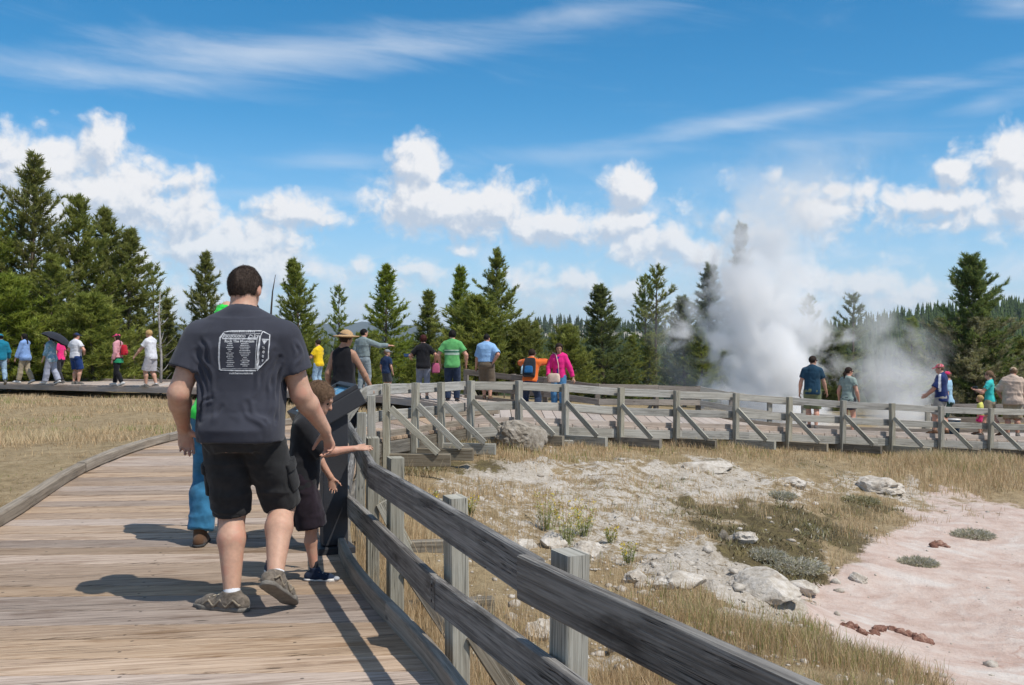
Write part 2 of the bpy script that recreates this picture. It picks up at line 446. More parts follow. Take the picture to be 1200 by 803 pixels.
BACK = [(-1.24, 27, -.15), (0.0, 26.3, -.25), (.8, 25.6, -.29), (2.1, 25.0, -.44), (3.7, 26.0, -.52), (5.0, 27.3, -.61), (5.8, 27.0, -.75), (6.9, 27.3, -.92), (7.9, 27.6, -1.0), (9.4, 28, -1.1),
        (11.6, 28.5, -1.2), (14.2, 28.5, -1.2), (17, 28.8, -1.25)]
WFRONT = [(-34, 45, -.2), (-17.5, 35, -.12), (-10.2, 30.5, -.03), (-3.5, 26, -.01), (-.62, 21.3, -.06)]
WBACK = [(-32.4, 47.4, -.2), (-15.9, 37.4, -.12), (-8.6, 32.9, -.03), (-2.6, 28.6, -.03), (-1.24, 27, -.15)]

# ------------------------------------------------------------------ terrain height
CTRL = [(-2, 1, -.45), (-2, 5, -.45), (-2, 9, -.45), (-3, 13, -.42), (0, 0, -.5), (-4.9, 8, -.30), (-5, 4, -.35), (-7, 10, -.28), (-10, 15, -.32), (-15, 25, -.5), (-9, 24, -.40), (-4, 21, -.36), (-6, 17, -.3),
        (-20, 40, -.62), (-6, 34, -.55), (-30, 30, -.6), (-15, 8, -.4), (-30, 8, -.5), (.45, 3.6, -.56), (.35, 5, -.6), (0.2, 6.4, -.64), (-.5, 9, -.55), (-1.0, 12, -.45), (-1.0, 14, -.4), (-.5, 15.5, -.42),
        (1.8, 7.0, -.74), (1.2, 5, -.66), (2.3, 5, -.76), (1.9, 3, -.68), (3, 2, -.8), (3.3, 6.0, -.92), (3.6, 7.4, -1.2), (3.7, 8.9, -1.34), (5, 7.5, -1.38), (5, 10, -1.4), (5.5, 13, -1.4), (9, 13, -1.4), (8, 16, -1.38), (7.2, 17.6, -1.34), (12, 18, -1.36), (6, 4, -1.3), (10, 6, -1.4),
        (2.1, 9.4, -.93), (2.55, 10.0, -1.05), (2.9, 10.6, -1.3), (.6, 11.5, -.74), (1.2, 9, -.78), (2, 14.6, -.85), (2.5, 12.2, -1.02), (3.6, 12.5, -1.2), (4.2, 15.4, -1.1), (5.6, 15.6, -1.3), (5.5, 19.6, -.96), (3.3, 17.5, -.82), (1, 16.4, -.62), (0, 13.6, -.6), (-.4, 11, -.6), (7.3, 20, -1.08), (9.5, 20.8, -1.2), (12, 21.5, -1.28),
        (0, 26, -.6), (4, 29, -1.0), (8, 31, -1.35), (12, 32, -1.5), (0, 40, -.9), (10, 45, -1.7), (20, 40, -1.7), (25, 25, -1.5), (-20, 60, -1.5), (0, 70, -2.4), (30, 70, -2.6), (-40, 60, -1.8), (60, 50, -2.4), (-50, 20, -1),
        (0, -6, -.5), (5, -6, -.9), (-8, -6, -.5), (20, 5, -1.4), (20, -10, -1.2), (-25, -15, -.7)]
CTRL += [(x + .35, y - .5, z - .37 - .05 * i / 12) for i, (x, y, z) in enumerate(FRONT2)] + [(x, y + .4, z - .42) for x, y, z in BACK] + [(x - .3, y - .5, z - .38) for x, y, z in WFRONT[:4]] + [(x + .3, y + .6, z - .4) for x, y, z in WBACK[:4]]
_C = np.array(CTRL)
def _phi(r): return np.sqrt(r * r + .6)
_A = _phi(np.hypot(_C[:, None, 0] - _C[None, :, 0], _C[:, None, 1] - _C[None, :, 1])) + np.eye(len(_C)) * -.02
_w = np.linalg.solve(np.block([[_A, np.ones((len(_C), 1))], [np.ones((1, len(_C))), np.zeros((1, 1))]]), np.r_[_C[:, 2], 0])
def ground_base(x, y):
    x = np.asarray(x, float); y = np.asarray(y, float)
    z = np.full(x.shape, _w[-1])
    for i in range(len(_C)): z = z + _w[i] * _phi(np.hypot(x - _C[i, 0], y - _C[i, 1]))
    r = np.hypot(x, y)
    far = -4 - 22 * sm(r, 90, 420)
    k = sm(r, 55, 95)
    return z * (1 - k) + far * k
# zones given as outlines on the basin floor seen from the walk
PINK = [(948, 700), (985, 664), (1006, 655), (1046, 622), (1066, 598), (1110, 590), (1240, 588), (1500, 600), (1700, 1000), (1180, 900), (1090, 806), (985, 768), (958, 735)]
WHITES = [([(630, 560), (760, 548), (860, 552), (900, 566), (960, 578), (1000, 575), (1000, 590), (900, 600), (860, 620), (780, 640), (700, 660), (640, 630)], .62), ([(500, 542), (1000, 545), (1060, 590), (960, 600), (990, 690), (950, 735), (870, 738), (760, 705), (640, 650), (520, 610)], .50),
          ([(690, 660), (800, 640), (900, 650), (945, 690), (950, 735), (900, 745), (820, 715), (740, 690)], .85),
          ([(770, 545), (860, 540), (915, 560), (910, 580), (830, 590), (770, 572)], .75),
          ([(990, 566), (1070, 568), (1062, 588), (1000, 580)], 1.0), ([(1000, 675), (1080, 670), (1080, 690), (1010, 692)], .8), ([(1040, 588), (1110, 584), (1150, 596), (1060, 606)], .8),
          ([(500, 536), (640, 540), (680, 560), (560, 570)], .9), ([(690, 765), (740, 770), (720, 810), (680, 800)], .5), ([(1150, 690), (1230, 690), (1230, 730), (1160, 720)], .6), ([(860, 470), (980, 470), (1000, 500), (850, 500)], .9)]
MOSS = [([(780, 580), (850, 600), (910, 612), (960, 640), (985, 690), (930, 690), (880, 665), (800, 630), (770, 605)], 1.0), ([(950, 590), (1040, 585), (1050, 606), (970, 612)], .9), ([(1005, 640), (1090, 655), (1100, 680), (1040, 668)], .9),
        ([(450, 532), (560, 534), (600, 546), (460, 560)], .8), ([(900, 600), (985, 615), (1060, 650), (1040, 665), (940, 640)], .8), ([(830, 545), (990, 548), (1000, 566), (860, 560)], .5)]
def zones(x, y, z):
    yy = np.maximum(y, .3)
    px = 600 + x / yy * FPX; py = HOR + (EYE - z) / yy * FPX
    front = (y > .5)
    nz = fbm(np.c_[x * .9, y * .55, x * 0], 4, 31) * 14 + fbm(np.c_[x * 3.2, y * 2.0, x * 0], 3, 37) * 9
    def msk(poly, blur): return sm(poly_sd(px, py * 1.0, poly) + nz * np.minimum(1, blur / 12), blur, -blur) * front
    pink = msk(PINK, 26)
    white = np.zeros(x.shape); moss = np.zeros(x.shape)
    for p, s in WHITES: white = np.maximum(white, s * msk(p, 14))
    for p, s in MOSS: moss = np.maximum(moss, s * msk(p, 12))
    right = (x > 4 + .0 * y) & (y < 6)
    pink = np.where(right, np.maximum(pink, sm(x, 5, 6.5)), pink)
    return pink, white, moss
def ground_full(x, y):
    z = ground_base(x, y)
    r = np.hypot(x, y)
    pink, white, moss = zones(x, y, z)
    rough = 1 - .8 * pink
    near = sm(r, 60, 25)
    basin = sm(x + 1.2 - np.interp(y, [0, 3.3, 6.6, 12, 18], [1.9, .2, -.9, -1.8, .2]) + 0, .6, 1.6) * sm(y, 21, 17)
    p = np.c_[x, y, x * 0]
    z = z + near * rough * (.05 * fbm(p * .5, 3, 3) + .018 * fbm(p * 2.4, 3, 5)) + near * pink * (.030 * fbm(p * .9, 4, 9) + .010 * np.abs(fbm(p * 4, 3, 12)))
    lump = np.maximum(fbm(p * 1.35, 4, 17), -.1)
    z = z + basin * (1 - pink) * (.11 * lump + .045 * np.abs(fbm(p * 4.5, 4, 23))) * (0.35 + 1.0 * white)
    # terraces of broken sinter
    st = z * 14; z = z + basin * white * (1 - pink) * (np.round(st) / 14 - z) * .35
    return z, pink, white, moss
def gz(x, y):
    z = ground_full(np.array([float(x)]), np.array([float(y)]))[0]
    return float(z[0])
def gzs(x, y): return ground_full(np.asarray(x, float), np.asarray(y, float))[0]

def build_ground():
    ang = np.r_[np.linspace(-180, -50, 40)[:-1], np.linspace(-50, -30, 50)[:-1], np.linspace(-30, 36, 430)[:-1], np.linspace(36, 60, 40)[:-1], np.linspace(60, 180, 36)[:-1]]
    rad = np.r_[np.geomspace(.8, 3, 14)[:-1], np.geomspace(3, 32, 330)[:-1], np.geomspace(32, 90, 50)[:-1], np.geomspace(90, 10500, 46)]
    A, Rr = np.meshgrid(np.radians(ang), rad)
    x = (np.sin(A) * Rr).ravel(); y = (np.cos(A) * Rr).ravel()
    z, pink, white, moss = ground_full(x, y)
    na, nr = len(ang), len(rad)
    i = np.arange(nr - 1)[:, None] * na; j = np.arange(na)[None, :]; j2 = (j + 1) % na
    F = np.stack([i + j, i + j2, i + na + j2, i + na + j], -1).reshape(-1, 4)
    V = np.c_[x, y, z]
    c = len(V); V = np.r_[V, [[0, 0, gz(0, 0)]]]
    me = mesh_np('ground', V, F[:, ::-1].copy(), None, True)
    rgb = np.r_[np.c_[pink, white, moss], [[0, 0, 0]]]
    vattr(me, 'zones', rgb)
    m, t = new_mat('ground')
    at = t.n('ShaderNodeAttribute', attribute_name='zones').outputs['Color']
    s = t.n('ShaderNodeSeparateColor', {0: at})
    co = t.n('ShaderNodeTexCoord').outputs['Object']
    n1 = t.noise(co, .8, 8, .62); n2 = t.noise(co, 5, 7, .65); n3 = t.noise(co, 28, 5, .7); n4 = t.noise(co, 2.2, 6, .6)
    straw = t.ramp(t.m('ADD', t.m('MULTIPLY', n2, .6), t.m('MULTIPLY', n3, .4)), [(.3, (.13, .095, .055)), (.48, (.30, .225, .13)), (.62, (.40, .31, .19)), (.75, (.30, .23, .14))])
    straw = t.mix(t.m('MULTIPLY', t.sstep(n1, .52, .7), .45), straw, (.21, .165, .085))
    wht = t.ramp(t.m('ADD', t.m('MULTIPLY', n3, .55), t.m('MULTIPLY', n2, .45)), [(.32, (.20, .155, .11)), (.46, (.42, .365, .295)), (.60, (.56, .51, .45)), (.8, (.68, .64, .59))])
    pnk = t.ramp(t.m('ADD', t.m('MULTIPLY', n4, .6), t.m('MULTIPLY', n2, .4)), [(.34, (.42, .30, .245)), (.48, (.52, .405, .345)), (.60, (.57, .48, .42)), (.72, (.62, .56, .515))])
    # cracks in the drying mud
    vo = t.n('ShaderNodeTexVoronoi', {'Vector': t.v('ADD', co, t.v('MULTIPLY', t.n('ShaderNodeTexNoise', {'Vector': co, 'Scale': 2.0}).outputs['Color'], (.6, .6, .6))), 'Scale': .9}, feature='DISTANCE_TO_EDGE').outputs['Distance']
    crk = t.m('MULTIPLY', t.sstep(vo, .0, .025, 1, 0), t.sstep(n1, .5, .62))
    pnk = t.mix(t.m('MULTIPLY', crk, .5), pnk, (.36, .20, .15))
    mos = t.ramp(t.m('ADD', t.m('MULTIPLY', n3, .5), t.m('MULTIPLY', n2, .5)), [(.3, (.045, .035, .02)), (.5, (.12, .095, .05)), (.62, (.19, .155, .07)), (.78, (.33, .28, .2))])
    def edge(a, amt=1.1, lo=.42, hi=.58): return t.sstep(t.m('ADD', a, t.m('MULTIPLY', t.m('SUBTRACT', t.m('ADD', t.m('MULTIPLY', n2, .6), t.m('MULTIPLY', n3, .4)), .5), amt)), lo, hi)
    c = t.mix(edge(s.outputs[1], 2.6, .40, .72), straw, wht)
    c = t.mix(edge(s.outputs[2], 2.2, .40, .60), c, mos)
    c = t.mix(edge(s.outputs[0], 1.9, .34, .62), c, pnk)
    c = t.mix(t.m('MULTIPLY', t.m('MULTIPLY', s.outputs[0], t.sstep(t.noise(co, .9, 6, .65, 1.0), .52, .68)), .75), c, (.60, .55, .50))
    c = t.mix(t.m('MULTIPLY', t.m('MULTIPLY', s.outputs[0], t.sstep(n3, .57, .70)), .55), c, (.34, .24, .195))
    c = t.mix(t.m('MULTIPLY', t.m('MULTIPLY', s.outputs[0], t.sstep(t.noise(t.v('MULTIPLY', co, (.6, 2.2, 1)), 1.1, 6, .7, .8), .52, .66)), .5), c, (.44, .30, .245))
    # far ground is forest floor
    ln = t.v('LENGTH', co)
    c = t.mix(t.sstep(ln, 34, 60), c, (.05, .055, .022))
    h = t.m('ADD', t.m('MULTIPLY', n2, 1.0), t.m('MULTIPLY', n3, .45))
    strg = t.m('MULTIPLY_ADD', s.outputs[0], -.35, .95)
    b = t.n('ShaderNodeBump', {'Strength': strg, 'Distance': .07, 'Height': h}).outputs[0]
    finish(t, t.n('ShaderNodeBsdfPrincipled', {'Base Color': c, 'Roughness': .95, 'Normal': b, 'Specular IOR Level': .1}).outputs[0])
    me.materials.append(m)
    return link('ground', me, kind='structure')
build_ground()

# ------------------------------------------------------------------ far hills
def conifers(name, xs, ys, zs, hs, mat, kind='stuff', n=7, lab=None):
    """many simple ragged conifers as one mass"""
    N = len(xs)
    V = []; F = []
    tiers = 4
    rng = np.random.default_rng(5)
    base = 0
    ang = np.arange(n) / n * 2 * math.pi
    allV = []; allF = []; tone = []
    for i in range(N):
        h = hs[i]; r0 = h * rng.uniform(.13, .20); a0 = rng.uniform(0, 6.28); tn = rng.uniform(0, 1)
        for k in range(tiers):
            z0 = h * (.04 + .235 * k); z1 = h * min(1.0, .42 + .235 * k * 1.05 + .02); r = r0 * (1 - k / tiers) ** .85
            rr = r * rng.uniform(.55, 1.25, n)
            ring = np.c_[xs[i] + np.cos(ang + a0 + k) * rr, ys[i] + np.sin(ang + a0 + k) * rr, zs[i] + z0 + h * rng.uniform(-.03, .03, n)]
            allV.append(ring); allV.append([[xs[i] + rng.uniform(-.03, .03) * h * .3, ys[i], zs[i] + (h if k == tiers - 1 else z1)]])
            allF.append(np.c_[base + np.arange(n), base + (np.arange(n) + 1) % n, np.full(n, base + n)])
            base += n + 1
            tone += [tn] * (n + 1)
    me = mesh_np(name, np.concatenate(allV), np.concatenate(allF), mat)
    vattr(me, 'tone', np.array(tone))
    return link(name, me, kind=kind, label=lab)
def far_mat(name, c1, c2):
    m, t = new_mat(name)
    a = t.n('ShaderNodeAttribute', attribute_name='tone').outputs['Fac']
    co = t.n('ShaderNodeTexCoord').outputs['Object']
    c = t.mix(a, c1, c2)
    finish(t, t.n('ShaderNodeBsdfPrincipled', {'Base Color': c, 'Roughness': .9, 'Specular IOR Level': .1}).outputs[0])
    return m
M_FAR = far_mat('far_needles', (.030, .052, .018), (.065, .095, .030))
M_FAR2 = far_mat('blue_far_needles', (.028, .042, .022), (.052, .072, .034))
def hill(name, prof, d0, d1, zfoot, mat, nx=140, ny=26, rough=2.0, seed=1):
    """ridge whose crest follows prof (column,row) at distance d1, rising from distance d0"""
    px = np.array([p[0] for p in prof], float); py = np.array([p[1] for p in prof], float)
    xs = np.linspace(px[0], px[-1], nx)
    top = EYE - (np.interp(xs, px, py) - HOR) / FPX * d1
    V = []
    for j in range(ny + 8):
        s = j / (ny - 1)
        d = d0 + (d1 - d0) * s
        X = (xs - 600) / FPX * (d * .55 + d1 * .45)
        if s <= 1: Z = zfoot + (top - zfoot) * (s ** 1.15)
        else: Z = top - (s - 1) * (top - zfoot) * 1.2
        Z = Z + rough * fbm(np.c_[X / 60, np.full(nx, d / 60), X * 0], 3, seed) * min(1, s * 2) * (s < .97)
        V.append(np.c_[X, np.full(nx, d), Z])
    V = np.array(V); ny2 = ny + 8
    i = np.arange(ny2 - 1)[:, None] * nx; j = np.arange(nx - 1)[None, :]
    F = np.stack([i + j, i + j + 1, i + nx + j + 1, i + nx + j], -1).reshape(-1, 4)
    me = mesh_np(name, V.reshape(-1, 3), F, mat, True)
    link(name, me, kind='structure')
    return V
def hill_mat(name, c1, c2, rock=None):
    m, t = new_mat(name)
    co = t.n('ShaderNodeTexCoord').outputs['Object']
    n = t.noise(co, .03, 8, .65)
    c = t.mix(t.sstep(n, .4, .6), c1, c2)
    finish(t, t.n('ShaderNodeBsdfPrincipled', {'Base Color': c, 'Roughness': .95, 'Specular IOR Level': .05}).outputs[0])
    return m
def sample_hill(V, n, seed, smax=30, keep=None):
    rng = np.random.default_rng(seed)
    j = rng.uniform(0, min(smax, V.shape[0] - 1.01), n); i = rng.uniform(0, V.shape[1] - 1.01, n)
    a, b = j.astype(int), i.astype(int); u, v = (j - a)[:, None], (i - b)[:, None]
    p = V[a, b] * (1 - u) * (1 - v) + V[a + 1, b] * u * (1 - v) + V[a, b + 1] * (1 - u) * v + V[a + 1, b + 1] * u * v
    return p
def build_hills():
    rng = np.random.default_rng(2)
    mh = hill_mat('forest_hill', (.035, .05, .02), (.06, .07, .03))
    V = hill('hill', [(860, 402), (930, 392), (985, 385), (1030, 376), (1080, 368), (1130, 364), (1200, 359), (1300, 352), (1420, 350)], 330, 780, -24, mh)
    p = sample_hill(V, 3600, 1, 27)
    conifers('forest', p[:, 0], p[:, 1], p[:, 2] - .5, rng.uniform(6.5, 11.5, len(p)), M_FAR, lab='dense evergreen forest covering the hill behind the steam')
    mr = hill_mat('pale_cliff', (.12, .115, .09), (.40, .37, .32))
    V = hill('hill', [(520, 397), (575, 391), (600, 386), (640, 380), (660, 379), (690, 382), (720, 385), (760, 386), (800, 389), (860, 393), (900, 397)], 760, 1150, -24, mr, rough=6, seed=4)
    p = sample_hill(V, 3000, 3, 27)
    k = fbm(p / 30, 3, 8) > -.18
    p = p[k]
    conifers('forest', p[:, 0], p[:, 1], p[:, 2] - .5, rng.uniform(7, 14, len(p)), M_FAR2, lab='thin forest on the pale rocky ridge beyond the boardwalk')
    mb = hill_mat('far_mountain', (.030, .042, .03), (.05, .06, .045))
    hill('mountains', [(-300, 384), (-100, 380), (60, 382), (180, 378), (260, 384), (330, 382), (420, 378), (480, 381), (560, 384), (640, 381), (720, 387), (800, 390), (900, 388), (1000, 390), (1300, 392)], 5200, 9000, -60, mb, rough=25, seed=6)
    # valley forest between the near trees and the ridges
    n = 2600
    d = np.exp(rng.uniform(math.log(80), math.log(520), n)); a = np.radians(rng.uniform(-33, 30, n))
    x, y = np.sin(a) * d, np.cos(a) * d
    k = ~((x / y > .30) & (y > 300))
    x, y = x[k], y[k]; z = ground_base(x, y)
    topz = EYE + (HOR - rng.uniform(388, 400, len(x))) / FPX * y
    h = np.clip(topz - z, 3.5, 16)
    conifers('forest', x, y, z - .3, h, M_FAR2, lab='dark evergreen forest filling the valley behind the nearer pines', n=9)
build_hills()
# ------------------------------------------------------------------ boardwalks
def at_y(line, y):
    for a, b in zip(line, line[1:]):
        if a[1] <= y <= b[1]:
            s = (y - a[1]) / (b[1] - a[1]); return Vector((a[0] + (b[0] - a[0]) * s, y, a[2] + (b[2] - a[2]) * s))
    return Vector(line[0] if y < line[0][1] else line[-1])
FCURVE = polyline(FRONT, 160)
LCURVE = polyline(LEFT, 160)
fl = [tuple(v) for v in FCURVE]; ll = [tuple(v) for v in LCURVE]
def build_near_walk():
    W0 = empty('boardwalk', (0, 0, 0), kind='structure')
    y = -1.2
    yl = []
    while y < 12.6:
        yl.append(y); y += random.choice((.235, .286, .286, .286, .30))
    sl = .035
    def corner(line, y):  # boards run almost square to the view, turning a little
        p = at_y(line, y); q = at_y(line, y + sl * p.x); return q
    for a, b in zip(yl, yl[1:]):
        la, lb, ra, rb = corner(ll, a), corner(ll, b), corner(fl, a), corner(fl, b)
        plank((la, ra, rb, lb), .045, M_DECK, W0)
    # bend
    y0 = yl[-1]
    La = [corner(ll, y0)] + [v for v in LCURVE if v.y > y0 + sl * -4.6 + .1]; Ra = [corner(fl, y0)] + [v for v in FCURVE if v.y > y0 + .1]
    n = 22
    La, Ra = polyline(La, n + 1), polyline(Ra, n + 1)
    for i in range(n):
        plank((La[i], Ra[i], Ra[i + 1], La[i + 1]), .045, M_DECK, W0)
    # kerbs
    kr = [v + Vector((-.055, 0, .048)) for v in FCURVE]
    n = len(kr)
    cuts = [0, 26, 40, 54, 68, 82, 100, 120, 140, n - 1]
    for a, b in zip(cuts, cuts[1:]):
        if b - a < 2: continue
        board('kerb_board', [kr[k] - Vector((0, 0, .0)) for k in range(a, b + 1, 2)] if (b - a) % 2 == 0 else [kr[k] for k in range(a, b + 1)], .05, .105, M_KERB, W0, ch=.006)
    kl = [v + Vector((.05, 0, .055)) for v in LCURVE]
    cuts = [0, 30, 62, 84, 104, 124, 142, 159]
    for i, (a, b) in enumerate(zip(cuts, cuts[1:])):
        p = kl[a:b + 1:3]
        if p[-1] != kl[b]: p = p + [kl[b]]
        p[0] = p[0] + (p[1] - p[0]).normalized() * .015
        board('kerb_board', [v + Vector((0, 0, .004 * (i % 2))) for v in p], .10, .10, M_KERB if i > 0 else M_DECK2, W0, ch=.01, jit=.003)
    # edge (fascia) boards and a dark joist below
    for line, s, mat in ((FCURVE, .03, M_BEAM), (LCURVE, -.03, M_BEAM)):
        for a in range(0, len(line) - 1, 20):
            b = min(a + 20, len(line) - 1)
            board('edge_board', [v + Vector((s, 0, -.14)) for v in line[a:b + 1:4] + ([line[b]] if (b - a) % 4 else [])], .04, .18, mat, W0)
    for f in (.2, .5, .8):
        pts = [l.lerp(r, f) - Vector((0, 0, .16)) for l, r in zip(polyline(LCURVE, 18), polyline(FCURVE, 18))]
        board('joist', pts, .06, .2, M_BEAM, W0)
build_near_walk()
F2 = polyline(FRONT2, 61)
B2 = polyline(BACK, 61)
def build_far_walk():
    W1 = empty('boardwalk', (0, 20, 0), kind='structure')
    for i in range(60):
        plank((B2[i], F2[i], F2[i + 1], B2[i + 1]), .045, M_DECK2, W1)
    for a in range(0, 60, 6):
        kk = [v + Vector((-.05, .07, .05)) for v in F2[a:a + 7]]
        board('kerb_board', kk, .05, .10, M_DECK2, W1)
        board('edge_board', [v + Vector((0, -.03, -.13)) for v in F2[a:a + 7]], .04, .17, M_GREY, W1)
        board('joist', [v + Vector((-.1, .35, -.17)) for v in F2[a:a + 7]], .06, .2, M_BEAM, W1)
        board('kerb_board', [v + Vector((0, -.10, .05)) for v in B2[a:a + 7]], .05, .10, M_SHADE_BROWN, W1)
    W2 = empty('boardwalk', (-10, 31, 0), kind='structure')
    A, B = polyline(WFRONT, 131), polyline(WBACK, 131)
    for i in range(130):
        if A[i].x < -24: continue
        plank((B[i], A[i], A[i + 1], B[i + 1]), .045, M_DECK2, W2)
    for a in range(26, 130, 8):
        b = min(a + 8, 130)
        board('edge_board', [v + Vector((-.02, -.03, -.115)) for v in A[a:b + 1]], .045, .16, M_DECK2, W2)
        board('kerb_board', [v + Vector((-.03, -.06, .035)) for v in B[a:b + 1]], .09, .07, M_DECK2, W2)
build_far_walk()

# ------------------------------------------------------------------ rail fences
HR = .74
def bolt_mesh(n):
    a = n.orthogonal().normalized(); b = n.cross(a)
    ring = [(a * math.cos(k * 1.0472) + b * math.sin(k * 1.0472)) * .008 for k in range(6)]
    V = [v - n * .004 for v in ring] + [v * .9 + n * .005 for v in ring]
    return mesh_np('bolt', [tuple(v) for v in V], [[k, (k + 1) % 6, 6 + (k + 1) % 6, 6 + k] for k in range(6)] + [[6, 7, 8, 9, 10, 11]], plain('rusty_steel', (.06, .045, .035), .6, .3, 200, .1, 300, .5))
def build_front_fence():
    f = empty('rail_fence', (-1.5, 9.3, 0), 'weathered grey rail fence on braced posts curving round the thermal basin', 'fence')
    posts = [(1.5, 1.0, 0), (.135, 3.42, 0), (-.30, 4.62, 0), (-.735, 5.95, 0), (-1.03, 7.15, 0), (-1.42, 9.2, .02), (-1.62, 11.4, .05),
             (-1.74, 13.75, .07), (-1.46, 14.85, .03), (-1.15, 15.95, -.01), (-.74, 17.1, -.035)] + [(x, y - .05, z) for x, y, z in FRONT2[1:]]
    out = []
    for i, p in enumerate(posts):
        a = Vector(posts[max(i - 1, 0)]); b = Vector(posts[min(i + 1, len(posts) - 1)])
        T = (b - a).normalized(); O = Vector((T.y, -T.x, 0)).normalized()
        if O.x < 0 and O.y > 0: O = -O
        out.append(O)
        base = Vector(p) + O * .055
        g = gz(base.x, base.y) - .15
        near = i < 7
        top = HR + (-.012 if i in (1, 2) else .008 if near else .015)
        lean = Vector((random.uniform(-.012, .012), random.uniform(-.012, .012), 0))
        board('post', [Vector((base.x, base.y, g)), Vector((base.x, base.y, p[2])), Vector((base.x, base.y, p[2] + top)) + lean], .085 if near else .09, .126 if near else .12, M_POST, f, side=O, ch=.006)
        # diagonal brace on the basin side
        if i != 1 and not (i == 6):
            bd = (O * .9 + Vector((.55, 0, 0)) * (0 if near else 1)).normalized()
            far = .42 if i < 7 else .70
            q0 = Vector((base.x, base.y, p[2] + (.12 if i < 4 else .30 if near else .43))) + bd * .06
            q1 = Vector((base.x, base.y, p[2] - .17)) + bd * (far)
            if near: q1.z = max(p[2] - .45, gz(q1.x, q1.y) + .02)
            sdv = bd.cross(Vector((0, 0, 1))).normalized()
            board('brace', [q0 + sdv * .06, q1 + sdv * .06], .045, .09, M_BEAM if i < 4 else M_POST, f, side=sdv, ch=.004)
        # outrigger beam under the brace foot
        ob = (O * .9 + Vector((.55, 0, 0)) * (0 if near else 1)).normalized()
        zb = p[2] - .27 if not near else p[2] - .50
        if i > 0:
            board('foot_beam', [Vector((base.x, base.y, zb)) - ob * .5, Vector((base.x, base.y, zb)) + ob * .86], .10, .17, M_BEAM if i % 3 else M_POST, f, side=ob.cross(Vector((0, 0, 1))), ch=.008)
    # rails: long boards bent round the curve, jointed on posts
    line = polyline([(x, y, z) for x, y, z in FRONT] , 200)
    def seg(y0, y1): return [v for v in line if y0 - 1e-6 <= v.y <= y1 + 1e-6]
    joints = [-.4, 3.33, 5.8, 9.2, 13.0, 17.15]
    for h in (HR - .07, HR - .36 - .07):
        js = joints if h > .5 else [-.4, 2.3, 4.58, 7.1, 11.3, 15.0, 17.15]
        for k, (a, b) in enumerate(zip(js, js[1:])):
            s = seg(a, b)
            p = [at_y([tuple(v) for v in line], a)] + [v for v in s if v.y > a + .03 and v.y < b - .03] + [at_y([tuple(v) for v in line], b)]
            off = -.016 - .030 * (k % 2 == 0) * (b < 6)
            q = [v + Vector((off, 0, h)) for v in p]
            if k: q[0] = q[0] + (q[1] - q[0]).normalized() * -.07
            far = a > 8
            mid = [q[i] for i in range(len(q)) if i % 2 == 0 or i == len(q) - 1] if far else [q[0], q[0].lerp(q[-1], .33), q[0].lerp(q[-1], .66), q[-1]]
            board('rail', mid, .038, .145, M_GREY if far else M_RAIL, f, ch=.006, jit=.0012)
            if k and not far:
                T_ = (mid[1] - mid[0]).normalized(); nn = Vector((-T_.y, T_.x, 0))
                if nn.x > 0: nn = -nn
                for e, dz in ((.05, .035), (.05, -.035), (-.12, .03)):
                    c = q[0] + T_ * e + Vector((0, 0, dz)) + nn * .019
                    if e < 0: continue
                    link('bolt', bolt_mesh(nn), f, c - f.location)
    # straight rails on the far side of the basin
    P2 = [Vector(p) for p in FRONT2]
    for h in (HR - .07, HR - .36 - .07):
        st = 0 if h > .5 else 1
        i = 0
        while i < len(P2) - 1:
            n = 2 if (i or st == 0) else 1
            j = min(i + n, len(P2) - 1)
            q = [P2[k] + Vector((random.uniform(-.008, .008), .02, h + random.uniform(-.014, .014))) for k in range(i, j + 1)]
            q[0] += (q[1] - q[0]).normalized() * .004
            board('rail', q, .038, .145, M_GREY, f, ch=.006, jit=.002)
            i = j
build_front_fence()
def build_back_fence():
    f = empty('rail_fence', (3, 26, -.4), 'second rail fence along the far edge of the boardwalk behind the visitors', 'fence')
    pts = [Vector(p) for p in BACK]
    for i, p in enumerate(pts[:11]):
        a = pts[max(i - 1, 0)]; b = pts[min(i + 1, len(pts) - 1)]
        O = Vector((-(b - a).y, (b - a).x, 0)).normalized()
        base = p + O * .06
        board('post', [Vector((base.x, base.y, gz(base.x, base.y) - .15)), Vector((base.x, base.y, p.z)), Vector((base.x, base.y, p.z + HR + .01))], .09, .12, M_SHADE_BROWN if i < 7 else M_POST, f, side=O)
        if i % 2 == 0 or i < 4:
            sdv = O.cross(Vector((0, 0, 1)))
            board('brace', [base + O * .07 + sdv * .06 + Vector((0, 0, .40)), base + O * .62 + sdv * .06 + Vector((0, 0, -.25))], .045, .09, M_POST, f, side=sdv)
    for h in (HR - .07, HR - .43):
        for i in list(range(0, 9)):
            q = [pts[i] + Vector((0, -.02, h + random.uniform(-.012, .012))), pts[i + 1] + Vector((0, -.02, h + random.uniform(-.012, .012)))]
            q[0] += (q[1] - q[0]).normalized() * .003
            board('rail', q, .04, .145, M_SHADE_BROWN if i < 5 else M_GREY, f)
    g = empty('rail_fence', (13, 28.5, -1.2), 'reddish brown rail fence behind the walkers near the dark grey-brown pine', 'fence')
    m = M_SHADE_BROWN
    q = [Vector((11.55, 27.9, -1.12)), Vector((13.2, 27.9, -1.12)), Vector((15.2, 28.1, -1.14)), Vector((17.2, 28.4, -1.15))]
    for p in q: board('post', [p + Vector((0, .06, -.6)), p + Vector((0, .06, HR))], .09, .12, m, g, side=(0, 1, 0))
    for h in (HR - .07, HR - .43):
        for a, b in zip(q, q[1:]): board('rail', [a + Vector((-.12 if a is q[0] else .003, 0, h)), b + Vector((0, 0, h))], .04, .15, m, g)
build_back_fence()

